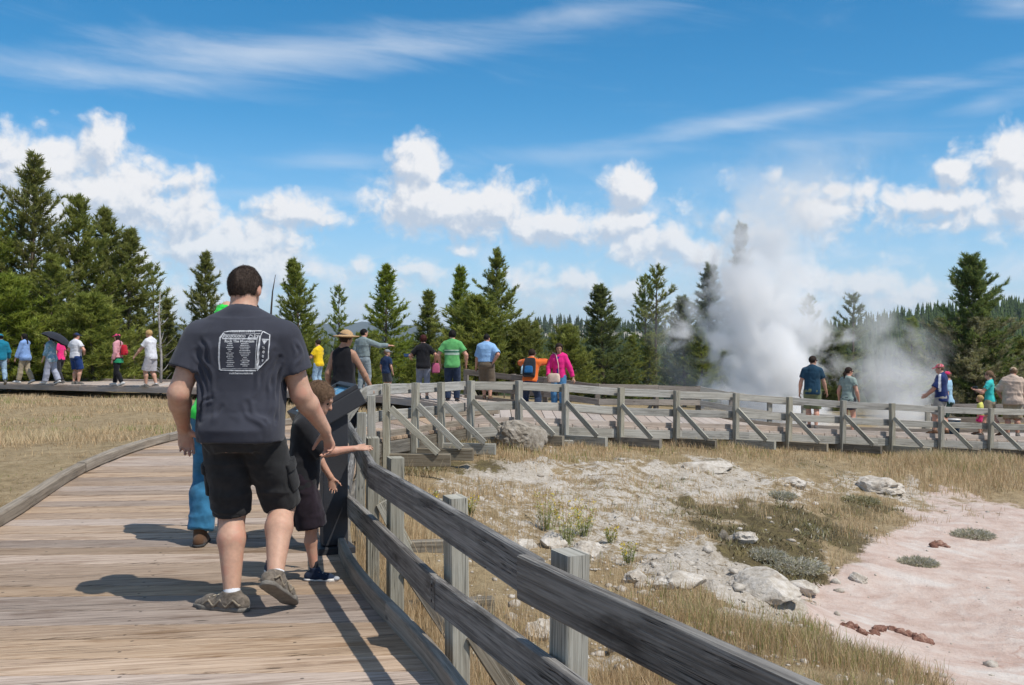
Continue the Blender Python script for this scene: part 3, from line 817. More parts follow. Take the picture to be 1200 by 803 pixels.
# ------------------------------------------------------------------ interpretive sign on its pedestal
M_SIGN = plain('dark_sign_metal', (.030, .031, .036), .55, .08, 60, .08, 400, .4)
def boxmesh(name, c8, mat, bev=.006):
    import bmesh
    bm = bmesh.new()
    vs = [bm.verts.new(v) for v in c8]
    for f in ((0, 1, 2, 3), (7, 6, 5, 4), (0, 4, 5, 1), (1, 5, 6, 2), (2, 6, 7, 3), (3, 7, 4, 0)):
        bm.faces.new([vs[i] for i in f])
    bmesh.ops.recalc_face_normals(bm, faces=bm.faces)
    if bev: bmesh.ops.bevel(bm, geom=list(bm.edges), offset=bev, segments=2, affect='EDGES', profile=.6)
    me = bpy.data.meshes.new(name); bm.to_mesh(me); bm.free(); me.materials.append(mat)
    return me
def box(lo, hi): 
    (a, b, c), (d, e, f) = lo, hi
    return [Vector(v) for v in ((a, b, c), (d, b, c), (d, e, c), (a, e, c), (a, b, f), (d, b, f), (d, e, f), (a, e, f))]
def build_sign():
    Y = 6.86
    X0 = (388 - 600) / FPX * Y
    root = empty('interpretive_sign', (X0 + .03, Y, 0), 'dark metal information panel on a slab pedestal leaning over the rail beside the boy', 'sign', yaw=R(22))
    # pedestal slab: wide in depth, slightly leaning
    c = box((-.085, 0, .05), (.085, .12, .93))
    for i in (4, 5, 6, 7): c[i].x += -.0
    link('pedestal', boxmesh('pedestal', c, M_SIGN, .008), root)
    link('base_plate', boxmesh('base_plate', box((-.125, -.05, .0), (.125, .20, .045)), M_SIGN, .006), root)
    # tilted tray: low end towards the walk, high end over the rail
    ax = Vector((math.cos(R(29)), 0, math.sin(R(29)))); nz = Vector((-ax.z, 0, ax.x)); ay = Vector((0, 1, 0))
    o = Vector((-.175, -.05, .80))
    L, Wd, H = .43, .52, .145
    def T(u, v, w): return o + ax * u + ay * v + nz * w
    def tb(u0, u1, v0, v1, w0, w1): return [T(*p) for p in ((u0, v0, w0), (u1, v0, w0), (u1, v1, w0), (u0, v1, w0), (u0, v0, w1), (u1, v0, w1), (u1, v1, w1), (u0, v1, w1))]
    link('tray', boxmesh('tray', tb(0, L, 0, Wd, 0, H - .03), M_SIGN, .008), root)
    for nm, q in (('tray_rim', tb(0, L, 0, .035, H - .0295, H)), ('tray_rim', tb(0, L, Wd - .035, Wd, H - .0295, H)), ('tray_rim', tb(L - .035, L, .0355, Wd - .0355, H - .0295, H)), ('tray_rim', tb(0, .035, .0355, Wd - .0355, H - .0295, H))):
        link(nm, boxmesh(nm, q, M_SIGN, .003), root)
    # the printed panel
    m, t = new_mat('panel_print')
    co = t.n('ShaderNodeTexCoord').outputs['UV']
    s = t.n('ShaderNodeSeparateXYZ', {0: co})
    n = t.noise(co, 4, 5, .6)
    c = t.mix(t.sstep(s.outputs[1], .30, .50), (.66, .62, .48), (.20, .40, .56))
    c = t.mix(t.sstep(t.m('ADD', s.outputs[0], t.m('MULTIPLY', n, .3)), .86, .92), c, (.10, .30, .48))
    c = t.mix(t.m('MULTIPLY', t.sstep(n, .5, .65), .5), c, (.75, .72, .62))
    finish(t, t.n('ShaderNodeBsdfPrincipled', {'Base Color': c, 'Roughness': .25, 'Specular IOR Level': .5}).outputs[0])
    q = [T(.0355, .0355, H - .022), T(L - .0355, .0355, H - .022), T(L - .0355, Wd - .0355, H - .022), T(.0355, Wd - .0355, H - .022)]
    me = mesh_np('panel', [tuple(v) for v in q], [[0, 1, 2, 3]], m, uv=[(0, 0), (1, 0), (1, 1), (0, 1)])
    link('panel', me, root)
    q = [T(.05 + .0, .07, H - .0195), T(.16, .07, H - .0195), T(.16, .4, H - .0195), T(.05, .4, H - .0195)]
    link('picture', mesh_np('picture', [tuple(v) for v in q], [[0, 1, 2, 3]], plain('picture_print', (.35, .42, .30), .3, .5, 9, 0)), root)
build_sign()

# ------------------------------------------------------------------ rocks
def rock(name, loc, size, seed, mat, label=None, group=None, res=26, rough=.22, flat=.0, sub=3):
    import bmesh
    bm = bmesh.new(); bmesh.ops.create_icosphere(bm, subdivisions=sub, radius=1)
    v = np.array([tuple(x.co) for x in bm.verts])
    d = 1 + rough * fbm(v * 1.1 + seed * 7.3, 4, seed) + .10 * np.abs(fbm(v * 3.2 + seed, 3, seed + 3)) + .05 * fbm(v * 8, 2, seed + 5)
    # planar breaks
    rng = np.random.default_rng(seed)
    w = v * d[:, None]
    for _ in range(7):
        nn = rng.normal(size=3); nn /= np.linalg.norm(nn); k = rng.uniform(.68, .9)
        e = w @ nn - k; w = w - np.maximum(e, 0)[:, None] * nn * .85
    w = w * np.array(size) / 2
    w[:, 2] = np.maximum(w[:, 2], -size[2] * .42)
    me = bpy.data.meshes.new(name)
    for x, c in zip(bm.verts, w): x.co = c
    bm.to_mesh(me); bm.free()
    me.materials.append(mat)
    o = link(name, me, None, loc, label, 'rock' if label else None, group)
    o.rotation_euler = (0, 0, rng.uniform(0, 6.28))
    return o
def rock_mat(name, cols, bs=9):
    m, t = new_mat(name)
    co = t.n('ShaderNodeTexCoord').outputs['Object']
    n = t.noise(co, bs, 8, .68); n2 = t.noise(co, bs * 3.1, 5, .6)
    c = t.ramp(n, [(.32, cols[0]), (.5, cols[1]), (.66, cols[2])])
    b = t.n('ShaderNodeBump', {'Strength': .8, 'Distance': .03, 'Height': t.m('ADD', n, t.m('MULTIPLY', n2, .5))}).outputs[0]
    finish(t, t.n('ShaderNodeBsdfPrincipled', {'Base Color': c, 'Roughness': .9, 'Normal': b, 'Specular IOR Level': .2}).outputs[0])
    return m
M_ROCK = rock_mat('brown_grey_rock', [(.10, .08, .06), (.27, .235, .19), (.38, .34, .29)], 7)
M_SINTER = rock_mat('pale_sinter', [(.27, .22, .17), (.47, .42, .355), (.60, .555, .50)], 8)
M_CONC = rock_mat('grey_concrete', [(.26, .25, .22), (.38, .37, .33), (.45, .44, .40)], 14)
M_RED = rock_mat('red_mud', [(.10, .045, .032), (.22, .11, .08), (.40, .26, .20)], 16)
def put(px, py, d=None, z=None):
    """point of the ground under a photo pixel"""
    d = 2.0
    for _ in range(4000):
        q = P(px, py, d)
        if q.z <= gz0(q.x, q.y): break
        d += .02
    return Vector((q.x, q.y, gz(q.x, q.y)))
def gz0(x, y): return float(ground_base(np.array([x]), np.array([y]))[0])
def build_rocks():
    b = put(609, 528)
    rock('boulder', b + Vector((0, -.15, .19)), (.84, .6, .64), 3, M_ROCK, 'big rough grey-brown boulder lying in front of the far fence', sub=5, rough=.18).rotation_euler = (0, 0, .35)
    spec = [(872, 640, .36, .22, 'pale leaning slab of rock among the dark low plants'), (848, 636, .14, .2, 'small dark upright stone beside the pale leaning slab'), (900, 712, .85, .26, 'long whitish ledge boulder at the rim of the pink mud flat'),
            (800, 704, .55, .16, 'broad low cream rock on the slope above the near rail'), (940, 700, .42, .24, 'rounded white rock at the tip of the pink flat'), (868, 738, .45, .14, 'flat cream rock half in the dry grass by the near rail'),
            (1035, 578, 1.1, .34, 'bright white overhanging ledge at the back of the pink flat'), (930, 574, .6, .22, 'low white rock in front of the far fence slope'), (830, 552, .9, .3, 'pale grey hummock of rock under the far dry grass'),
            (745, 688, .3, .16, 'small tan stone in yellowing grass above the near rail'), (690, 655, .5, .22, 'cracked tan rock under the yellow flowering weeds'), (650, 640, .4, .2, 'crumbled cream rock left of the yellow flowering weeds'),
            (640, 760, .35, .22, 'white rock low behind the nearest fence post'), (1008, 683, .28, .12, 'thin pale chip of rock standing on the pink mud'), (610, 640, .3, .16, 'grey-white stone in dry grass behind the curved top rail')]
    for i, (px, py, w, h, lab) in enumerate(spec):
        g = put(px, py)
        rock('rock', g + Vector((0, w * .2, h * .12)), (w, w * .7, h), 20 + i, M_SINTER if i != 1 else M_ROCK, lab, sub=4, rough=.3)
    for path, rr, lab in (([(990, 736), (1003, 740), (1012, 747), (1030, 744), (1048, 741), (1062, 748), (1076, 752), (1088, 757)], .034, 'dark red broken crust standing up from the pink mud'), ([(1096, 641), (1104, 639), (1112, 642)], .045, 'small red-brown clod in the middle of the pink flat')):
        pts = [put(*q) for q in path]
        pts = np.array([tuple(q) for q in pts]); o = pts.mean(0); pts = pts - o
        G = Sdf(pts.min(0) - .25, pts.max(0) + .25, .02)
        rg = np.random.default_rng(5)
        for a, b in zip(pts, pts[1:]):
            for q in range(4):
                c = a + (b - a) * q / 4 + np.array([rg.normal(0, .03), rg.normal(0, .03), .005]); G.ell(c, np.array([rr * 1.5, rr * 1.1, rr * .95]) * rg.uniform(.5, 1.15), .03)
        V, Q = G.mesh(); V = V + vnormals(V, Q) * (.035 * fbm(V * 22, 3, 3))[:, None]
        link('mud_crust', mesh_np('mud_crust', V, Q, M_RED), None, Vector(o), lab, 'mud crust')
    for px, py, lab in ((652, 523, 'larger of two grey concrete blocks under the far fence'), (666, 522, 'smaller concrete block beside the larger one under the far fence'), (409, 548, 'squared concrete block behind the rail beside the sign')):
        g = put(px, py)
        s = .22 if 'larger of' in lab else .15
        o = link('concrete_block', boxmesh('concrete_block', box((-s / 2 * 1.2, -s / 2, -.1), (s / 2 * 1.2, s / 2, s * .75)), M_CONC, .008), None, g, lab, 'block')
    # scattered stones (uncountable)
    rng = np.random.default_rng(12)
    import bmesh
    protos = []
    for k in range(6):
        bm = bmesh.new(); bmesh.ops.create_icosphere(bm, subdivisions=1, radius=1)
        v = np.array([tuple(x.co) for x in bm.verts]); v = v * (1 + .35 * fbm(v * 1.3 + k * 5, 2, k))[:, None]
        f = np.array([[q.index for q in fc.verts] for fc in bm.faces]); bm.free(); protos.append((v, f))
    n = 4600
    px = rng.uniform(500, 1240, n); py = 530 + 290 * rng.beta(1.1, 1.0, n)
    d = 2.2 * FPX / np.maximum(py - HOR, 60)
    x = (px - 600) / FPX * d; y = d
    z, pink, white, moss = ground_full(x, y)
    keep = (rng.uniform(0, 1, n) < (.25 + 1.0 * white) * (1 - .80 * pink) * (1 - .5 * moss)) & (x > np.interp(y, [0, 3.3, 6.6, 12, 18], [2.1, .4, -.7, -1.4, .3]))
    VV, FF, b = [], [], 0
    for i in np.nonzero(keep)[0]:
        v, f = protos[i % 6]
        s = min(.011 * math.exp(rng.exponential(.5)), .07)
        a = rng.uniform(0, 6.28); c_, s_ = math.cos(a), math.sin(a)
        q = v * np.array([s, s * rng.uniform(.5, 1), s * rng.uniform(.35, .7)])
        q = np.c_[q[:, 0] * c_ - q[:, 1] * s_, q[:, 0] * s_ + q[:, 1] * c_, q[:, 2]]
        VV.append(q + [x[i], y[i], z[i] + s * .1]); FF.append(f + b); b += len(v)
    link('gravel', mesh_np('gravel', np.concatenate(VV), np.concatenate(FF), M_SINTER), kind='stuff', label='loose pale stones scattered over the basin slope')
print('setting', round(time.time() - T0, 1))
# ------------------------------------------------------------------ figures: signed-distance modelling, polygonised to one skin
class Sdf:
    def __init__(s, lo, hi, v):
        s.v = v; s.lo = np.asarray(lo, np.float32)
        s.n = np.ceil((np.asarray(hi) - s.lo) / v).astype(int) + 1
        s.ax = [(s.lo[i] + np.arange(s.n[i], dtype=np.float32) * v) for i in range(3)]
        s.F = np.full(s.n, 9.0, np.float32)
    def sl(s, lo, hi):
        r = []
        for i in range(3):
            a = int(max(0, math.floor((lo[i] - s.lo[i]) / s.v))); b = int(min(s.n[i], math.ceil((hi[i] - s.lo[i]) / s.v) + 1))
            r.append(slice(a, max(a, b)))
        return tuple(r)
    def grid(s, q):
        return s.ax[0][q[0]][:, None, None], s.ax[1][q[1]][None, :, None], s.ax[2][q[2]][None, None, :]
    def apply(s, f, lo, hi, k=0.0, mode='u'):
        pad = k + 3 * s.v
        q = s.sl(np.asarray(lo) - pad, np.asarray(hi) + pad)
        X, Y, Z = s.grid(q)
        if 0 in (X.size, Y.size, Z.size): return s
        d = f(X, Y, Z).astype(np.float32)
        A = s.F[q]
        if mode == 'u':
            if k > 0:
                h = np.maximum(k - np.abs(A - d), 0) / k
                s.F[q] = np.minimum(A, d) - h * h * k * .25
            else: s.F[q] = np.minimum(A, d)
        else: s.F[q] = np.maximum(A, -d)
        return s
    def rc(s, a, b, r1, r2, k=0.0, flat=None, fs=1.0, clip=None, mode='u'):
        a = np.array(a, np.float32); b = np.array(b, np.float32); ba = b - a; L2 = float(ba @ ba) + 1e-9
        fn = None if flat is None else np.array(flat, np.float32) / np.linalg.norm(flat)
        rm = max(r1, r2) * (1 / fs if flat is not None and fs < 1 else 1)
        def f(X, Y, Z):
            px, py, pz = X - a[0], Y - a[1], Z - a[2]
            t = np.clip((px * ba[0] + py * ba[1] + pz * ba[2]) / L2, 0, 1)
            qx, qy, qz = px - t * ba[0], py - t * ba[1], pz - t * ba[2]
            if fn is None: d = np.sqrt(qx * qx + qy * qy + qz * qz) - (r1 + t * (r2 - r1))
            else:
                dn = qx * fn[0] + qy * fn[1] + qz * fn[2]
                r = r1 + t * (r2 - r1)
                l2 = np.maximum(qx * qx + qy * qy + qz * qz - dn * dn, 0) + (dn / fs) ** 2
                d = (np.sqrt(l2) - r) * min(1, fs) if fs < 1 else np.sqrt(l2) - r
            if clip is not None:
                for (p0, nn) in clip:
                    d = np.maximum(d, (X - p0[0]) * nn[0] + (Y - p0[1]) * nn[1] + (Z - p0[2]) * nn[2])
            return d
        lo = np.minimum(a, b) - rm; hi = np.maximum(a, b) + rm
        return s.apply(f, lo, hi, k, mode)
    def ell(s, c, r, k=0.0, M=None, clip=None, mode='u'):
        c = np.array(c, np.float32); r = np.array(r, np.float32); rm = r.max()
        Mi = None if M is None else np.array(M)  # rows: local axes
        def f(X, Y, Z):
            x, y, z = X - c[0], Y - c[1], Z - c[2]
            if Mi is not None:
                x, y, z = [Mi[i][0] * x + Mi[i][1] * y + Mi[i][2] * z for i in range(3)]
            k0 = np.sqrt((x / r[0]) ** 2 + (y / r[1]) ** 2 + (z / r[2]) ** 2) + 1e-6
            k1 = np.sqrt((x / r[0] ** 2) ** 2 + (y / r[1] ** 2) ** 2 + (z / r[2] ** 2) ** 2) + 1e-6
            d = k0 * (k0 - 1) / k1
            if clip is not None:
                for (p0, nn) in clip:
                    d = np.maximum(d, (X - p0[0]) * nn[0] + (Y - p0[1]) * nn[1] + (Z - p0[2]) * nn[2])
            return d
        return s.apply(f, c - rm, c + rm, k, mode)
    def loft(s, prof, Pv, M, k=0.0, ex=2.4):
        """elliptic sections stacked on a local z axis; prof rows: z, half width, half depth, y centre; M rows: local axes"""
        pr = np.array(prof, np.float32); Pv = np.array(Pv, np.float32); M = np.array(M, np.float32)
        zs = pr[:, 0]
        ext = np.array([[sx * pr[:, 1].max(), sy * (pr[:, 2].max() + abs(pr[:, 3]).max()), z] for sx in (-1, 1) for sy in (-1, 1) for z in (zs[0], zs[-1])]) @ M + Pv
        def f(X, Y, Z):
            x, y, z = [M[i][0] * (X - Pv[0]) + M[i][1] * (Y - Pv[1]) + M[i][2] * (Z - Pv[2]) for i in range(3)]
            w = np.interp(z, zs, pr[:, 1]); d = np.interp(z, zs, pr[:, 2]); c = np.interp(z, zs, pr[:, 3])
            q = (np.abs(x / w) ** ex + np.abs((y - c) / d) ** ex) ** (1 / ex)
            return np.maximum((q - 1) * np.minimum(w, d), np.maximum(z - zs[-1], zs[0] - z))
        return s.apply(f, ext.min(0), ext.max(0), k)
    def blur(s, n=1):
        F = s.F
        for _ in range(n):
            for ax in range(3):
                F = F * .5 + .25 * (np.roll(F, 1, ax) + np.roll(F, -1, ax))
        s.F = F; return s
    def mesh(s):
        F = s.F.copy(); F[[0, -1]] = 1; F[:, [0, -1]] = 1; F[:, :, [0, -1]] = 1
        F[F == 0] = 1e-6
        nx, ny, nz = F.shape
        neg = F < 0
        cnt = np.zeros((nx - 1, ny - 1, nz - 1), np.uint8)
        for dx in (0, 1):
            for dy in (0, 1):
                for dz in (0, 1):
                    cnt += neg[dx:nx - 1 + dx, dy:ny - 1 + dy, dz:nz - 1 + dz]
        act = (cnt > 0) & (cnt < 8)
        ci = np.argwhere(act)
        if len(ci) == 0: return np.zeros((0, 3)), np.zeros((0, 4), int)
        idx = np.full(act.shape, -1, np.int64); idx[act] = np.arange(len(ci))
        C = {}
        for dx in (0, 1):
            for dy in (0, 1):
                for dz in (0, 1): C[dx, dy, dz] = F[ci[:, 0] + dx, ci[:, 1] + dy, ci[:, 2] + dz]
        acc = np.zeros((len(ci), 3)); num = np.zeros(len(ci))
        for a in range(3):
            for u in (0, 1):
                for w in (0, 1):
                    k0 = [0, 0, 0]; o = [i for i in range(3) if i != a]
                    k0[o[0]], k0[o[1]] = u, w
                    k1 = list(k0); k1[a] = 1
                    f0, f1 = C[tuple(k0)], C[tuple(k1)]
                    m = (f0 < 0) != (f1 < 0)
                    t = np.where(m, f0 / np.where(m, f0 - f1, 1), 0)
                    p = np.array(k0, float)[None] + 0 * acc; p[:, a] = t
                    acc += p * m[:, None]; num += m
        V = (ci + acc / num[:, None]) * s.v + s.lo
        Q = []
        for a in range(3):
            o = [(a + 1) % 3, (a + 2) % 3]
            sl0 = [slice(1, -1)] * 3; sl0[a] = slice(0, -1); sl1 = list(sl0); sl1[a] = slice(1, None)
            g0 = neg[tuple(sl0)]; g1 = neg[tuple(sl1)]
            e = np.argwhere(g0 != g1)
            if not len(e): continue
            flip = g0[tuple(e.T)]
            p = e.copy(); p[:, o[0]] += 1; p[:, o[1]] += 1
            def at(du, dv):
                q = p.copy(); q[:, o[0]] -= du; q[:, o[1]] -= dv
                return idx[q[:, 0], q[:, 1], q[:, 2]]
            q = np.stack([at(1, 1), at(0, 1), at(0, 0), at(1, 0)], 1)
            q[~flip] = q[~flip][:, ::-1]
            Q.append(q)
        Q = np.concatenate(Q)
        return V, Q[(Q >= 0).all(1)]
    def at(s, p):
        i = np.clip(np.round((np.asarray(p) - s.lo) / s.v).astype(int), 0, s.n - 1)
        return s.F[i[:, 0], i[:, 1], i[:, 2]]
def vnormals(V, Q):
    n = np.zeros_like(V)
    fn = np.cross(V[Q[:, 2]] - V[Q[:, 0]], V[Q[:, 3]] - V[Q[:, 1]])
    for i in range(4): np.add.at(n, Q[:, i], fn)
    return n / (np.linalg.norm(n, axis=1, keepdims=True) + 1e-12)
def smooth_v(V, Q, it=1, lam=.5):
    for _ in range(it):
        acc = np.zeros_like(V); c = np.zeros(len(V))
        for i in range(4):
            for j in (1, 3):
                np.add.at(acc, Q[:, i], V[Q[:, (i + j) % 4]]); np.add.at(c, Q[:, i], 1)
        V = V + lam * (acc / np.maximum(c, 1)[:, None] - V)
    return V
def wrinkle(V, Q, amp, scale=(9, 9, 5), seed=1, drop=1.0):
    n = vnormals(V, Q)
    p = V * np.array(scale)
    w = 1 - np.abs(fbm(p + .5 * fbm(p * .7, 2, seed + 9)[:, None], 3, seed, .45)) * 2.2
    w2 = 1 - np.abs(vnoise(V * np.array([scale[0] * .5, scale[1] * .5, scale[2] * 2.6]) + 31.3, seed + 4)) * 2.4
    return V + n * (amp * (np.clip(w, -1, 1) * .6 + np.clip(w2, -1, 1) * .5 - .3))[:, None]
# ------------------------------------------------------------------ figure colours
def fabric(name, col, **k): return plain(name, col, .9, k.pop('var', .10), k.pop('scale', 14), k.pop('bump', .25), k.pop('bscale', 260), .12, sheen=.12, **k)
M_SKIN = plain('skin', (.50, .285, .20), .55, .08, 18, .12, 300, .35, sub=.10, var2=((.56, .27, .19), 6))
M_SKIN_RED = plain('sunburnt_skin', (.51, .305, .215), .55, .08, 40, .25, 190, .35, sub=.08, var2=((.52, .27, .19), 9))
M_SKIN_TAN = plain('tanned_skin', (.37, .205, .135), .55, .08, 18, .12, 300, .35, sub=.08)
M_SKIN_DARK = plain('brown_skin', (.24, .125, .08), .55, .08, 18, .12, 300, .35)
def hairmat(name, c): return plain(name, c, .7, .35, 90, .5, 240, .12, bdist=.005)
M_H_DARK = hairmat('dark_brown_hair', (.030, .020, .015)); M_H_BLACK = hairmat('black_hair', (.012, .010, .010)); M_H_BROWN = hairmat('brown_hair', (.16, .10, .062)); M_H_BLOND = hairmat('blond_hair', (.42, .27, .12))
M_H_RED = hairmat('auburn_hair', (.05, .014, .012)); M_H_GREY = hairmat('greying_hair', (.060, .043, .034))
M_EYE = plain('dark_eye', (.015, .01, .008), .2, 0, 1, 0, 1, .6); M_WHITE = plain('eye_white', (.75, .72, .68), .3, 0, 1, 0, 1, .5)
M_SHOE = fabric('grey_shoe', (.12, .11, .10)); M_SHOE_W = fabric('white_shoe', (.55, .55, .55)); M_SHOE_B = fabric('brown_shoe', (.11, .06, .035)); M_SOLE = plain('rubber_sole', (.26, .25, .23), .8, .12, 30, .3, 60); M_SOLE_D = plain('dark_rubber_sole', (.05, .05, .05), .8)
M_BLACK = plain('black_plastic', (.018, .018, .02), .4, .05, 30, .05, 200, .5)
# ------------------------------------------------------------------ figure builder
def nrm(v): v = np.array(v, float); return v / (np.linalg.norm(v) + 1e-9)
def ik(a, c, l1, l2, hint):
    a, c = np.array(a, float), np.array(c, float)
    d = np.linalg.norm(c - a); mx = (l1 + l2) * .9995
    if d > mx: c = a + (c - a) * mx / d; d = mx
    u = (c - a) / d
    x = (l1 * l1 - l2 * l2 + d * d) / (2 * d); y = math.sqrt(max(l1 * l1 - x * x, 0))
    h = np.array(hint, float); h = h - u * (h @ u); h = nrm(h)
    return a + u * x + h * y, c
def hand(S_, w, d, thumb, side, sc, curl=.5, spread=1.0, k=.006):
    """five-fingered hand from wrist w, pointing along d, thumb towards 'thumb'; side -1 left, 1 right"""
    d = nrm(d); th = np.array(thumb, float); th = nrm(th - d * (th @ d)); n = np.cross(d, th) * (1 if side < 0 else -1)   # palm normal
    u = sc
    w = np.array(w, float)
    kn = w + d * .088 * u
    S_.rc(w + d * .012 * u, kn - d * .012 * u, .033 * u, .042 * u, k * 2, flat=n, fs=.40)
    lens = [.076, .084, .078, .060]; base = [.030, .010, -.010, -.029]; rad = [.0092, .0095, .0090, .0080]; cu = [.8, .95, 1.05, 1.15]
    for i in range(4):
        p = kn + th * base[i] * u + d * (.002 if i in (1, 2) else -.005) * u
        fd = nrm(d + th * base[i] * 2.5 * spread)
        ang = 0
        for sgm, fr in enumerate((.45, .31, .24)):
            ang += curl * cu[i] * (.75, 1.0, .7)[sgm]
            v = fd * math.cos(ang) + n * math.sin(ang)
            q = p + v * lens[i] * fr * u
            r = rad[i] * u
            S_.rc(p, q, r * (1 - .08 * sgm), r * (.92 - .10 * sgm), k if sgm == 0 else k * .5)
            p = q
    p = w + d * .026 * u + th * .028 * u
    v = nrm(d * .62 + th * .72 + n * .35)
    for sgm, (l, r) in enumerate(((.040, .0135), (.034, .0110), (.028, .0095))):
        q = p + v * l * u
        S_.rc(p, q, r * u, r * u * .9, k * 1.5 if sgm == 0 else k * .6)
        p = q; v = nrm(v + d * .30 + n * curl * .45)
MALE = [(-.060, .060, .048, -.006), (-.03, .088, .064, -.008), (0, .093, .068, -.008), (.05, .088, .062, -.003), (.11, .083, .057, 0), (.18, .092, .062, .002), (.245, .102, .065, 0), (.285, .098, .056, -.002), (.312, .070, .046, -.004), (.335, .036, .036, -.004)]
FEMALE = [(-.060, .062, .050, -.008), (-.03, .092, .068, -.012), (0, .095, .070, -.012), (.05, .083, .058, -.004), (.10, .071, .049, 0), (.16, .078, .055, .004), (.21, .086, .062, .008), (.255, .088, .055, .002), (.290, .084, .048, -.002), (.312, .062, .040, -.004), (.335, .030, .032, -.004)]
def rot3(ax, ay, az=0):
    return np.array(Euler((ax, ay, az), 'XYZ').to_matrix())
def person(label, X, Y, Z, yaw, H, female=False, m=1.0, fat=1.0, sw=1.0, head=1.0, skin=None, vox=.0135, pelvis=(0, 0, None), lean=(0, 0), twist=0, look=(0, 0, 0),
           ank=None, kneeh=None, footdir=None, wr=None, elb=None, thumb=None, curl=(.55, .55), handdir=None, top=None, bottom=None, shoes=None, socks=None, hair=None, hat=None, eyes=False, prof=None, seed=1, group=None, footup=None, shz=.274, legm=None, cat='person'):
    h = H; skin = skin or M_SKIN
    rng = random.Random(seed)
    root = empty('person', (X, Y, Z), label, cat, group, yaw=R(yaw))
    Pl = np.array([pelvis[0] * h, pelvis[1] * h, (pelvis[2] if pelvis[2] is not None else .525) * h])
    # lean: forward, to the right (degrees)
    Rt = rot3(-R(lean[0]), R(lean[1]), R(twist))     # local -> figure space
    ax = Rt.T
    def T(x, y, z): return Pl + Rt @ np.array([x * h, y * h, z * h])
    prof = prof or (FEMALE if female else MALE)
    pf = [(z * h, w * h * fat, d * h * fat, c * h) for z, w, d, c in prof]
    shw = (.086 if female else .099) * sw
    sh = {-1: T(-shw, -.004, shz), 1: T(shw, -.004, shz)}
    hp = {s: Pl + np.array([s * .05 * h, 0, -.012 * h]) for s in (-1, 1)}
    ank = ank or [(-.062, 0, .042), (.062, 0, .042)]
    ml = m if legm is None else legm
    A, K = {}, {}
    for i, s in enumerate((-1, 1)):
        t = np.array(ank[i]) * h
        kh = (kneeh[i] if kneeh else (s * .12, 1, 0))
        K[s], A[s] = ik(hp[s], t, .243 * h, .238 * h, kh)
    wr = wr or [(-.150, .035, .500), (.150, .035, .500)]
    E, Wp = {}, {}
    for i, s in enumerate((-1, 1)):
        t = np.array(wr[i]) * h
        E[s], Wp[s] = ik(sh[s], t, .170 * h, .148 * h, elb[i] if elb and elb[i] else (s * .5, -1, -.1))
    nb = T(0, -.004, .325)
    Rh = Rt @ rot3(-R(look[0]), R(look[1]), R(look[2]))   # nod forward, tilt right, turn left
    hk = head
    hc = nb + (Rt @ np.array([0, .004 * h, .024 * h])) + Rh @ np.array([0, .014 * h * hk, .058 * h * hk])
    def Hd(x, y, z): return hc + Rh @ np.array([x, y, z]) * h * hk
    Mh = Rh.T
    up = np.array([0, 0, 1.])
    allp = np.array([*sh.values(), *A.values(), *K.values(), *E.values(), *Wp.values(), hc])
    pad = np.array([.16, .2, .13]) * h
    lo = allp.min(0) - pad; hi = allp.max(0) + pad; lo[2] = min(lo[2], -.01)
    # --- body
    B = Sdf(lo, hi, vox)
    k = .022 * h
    B.loft([(z, w * .96, d * .96, c) for z, w, d, c in pf], Pl, ax)
    for s in (-1, 1):
        kn, an, hh = K[s], A[s], hp[s]
        B.rc(hh, kn, .055 * h * ml, .036 * h * ml, k * .4)
        back = nrm(np.cross(np.cross(an - kn, np.array([0, 1, 0]) if kneeh is None else np.array(kneeh[0 if s < 0 else 1], float)), an - kn)) * -1
        back = -nrm(np.array(kneeh[0 if s < 0 else 1] if kneeh else (0, 1, 0), float))
        cf = kn + (an - kn) * .32 + back * .010 * h
        B.rc(kn, cf, .034 * h * ml, .036 * h * ml, k * .6)
        B.rc(cf, an, .036 * h * ml, .0205 * h * ml, k * .6)
        B.rc(sh[s], E[s], .032 * h * m, .026 * h * m, k)
        B.rc(nb + Rt @ np.array([s * .012 * h, -.010 * h, .004 * h]), sh[s] + Rt @ np.array([-s * .012 * h, -.004 * h, .008 * h]), .024 * h * m, .024 * h * m, k)
        mid = E[s] + (Wp[s] - E[s]) * .28
        B.rc(E[s], mid, .026 * h * m, .0265 * h * m, k * .5); B.rc(mid, Wp[s], .0265 * h * m, .0165 * h * (1 + (m - 1) * .6), k * .5)
    fdir = footdir or [(-.18, 1, 0), (.18, 1, 0)]
    foot = {}
    for i, s in enumerate((-1, 1)):
        t = nrm(fdir[i]); uh = np.array(footup[i], float) if footup and footup[i] else up; sd_ = nrm(np.cross(t, uh)); u = np.cross(sd_, t)
        foot[s] = (t, u, sd_)
        a = A[s]
        if shoes is None or shoes.get('bare'):
            B.rc(a - t * .02 * h - u * .018 * h, a + t * .08 * h - u * .026 * h, .022 * h, .019 * h, .012 * h, clip=[(a - u * .041 * h, -u)])
            B.rc(a + t * .08 * h - u * .028 * h, a + t * .105 * h - u * .031 * h, .018 * h, .011 * h, .008 * h, flat=u, fs=.7)
    # neck and head
    B.rc(nb - Rt @ np.array([0, .0, .02 * h]), Hd(0, -.012, -.03), .033 * h * m, .031 * h * m * min(1.1, hk), .02 * h)
    B.ell(Hd(0, -.006, .014), np.array([.0435, .054, .050]) * h * hk, .012 * h, Mh)
    B.ell(Hd(0, .014, -.026), np.array([.034, .036, .037]) * h * hk, .018 * h, Mh)
    B.rc(Hd(0, .036, -.046), Hd(0, .038, -.047), .012 * h * hk, .012 * h * hk, .014 * h)
    B.rc(Hd(0, .046, .006), Hd(0, .056, -.014), .0060 * h * hk, .0085 * h * hk, .006 * h)
    B.rc(Hd(-.016, .044, .015), Hd(.016, .044, .015), .008 * h * hk, .008 * h * hk, .008 * h)
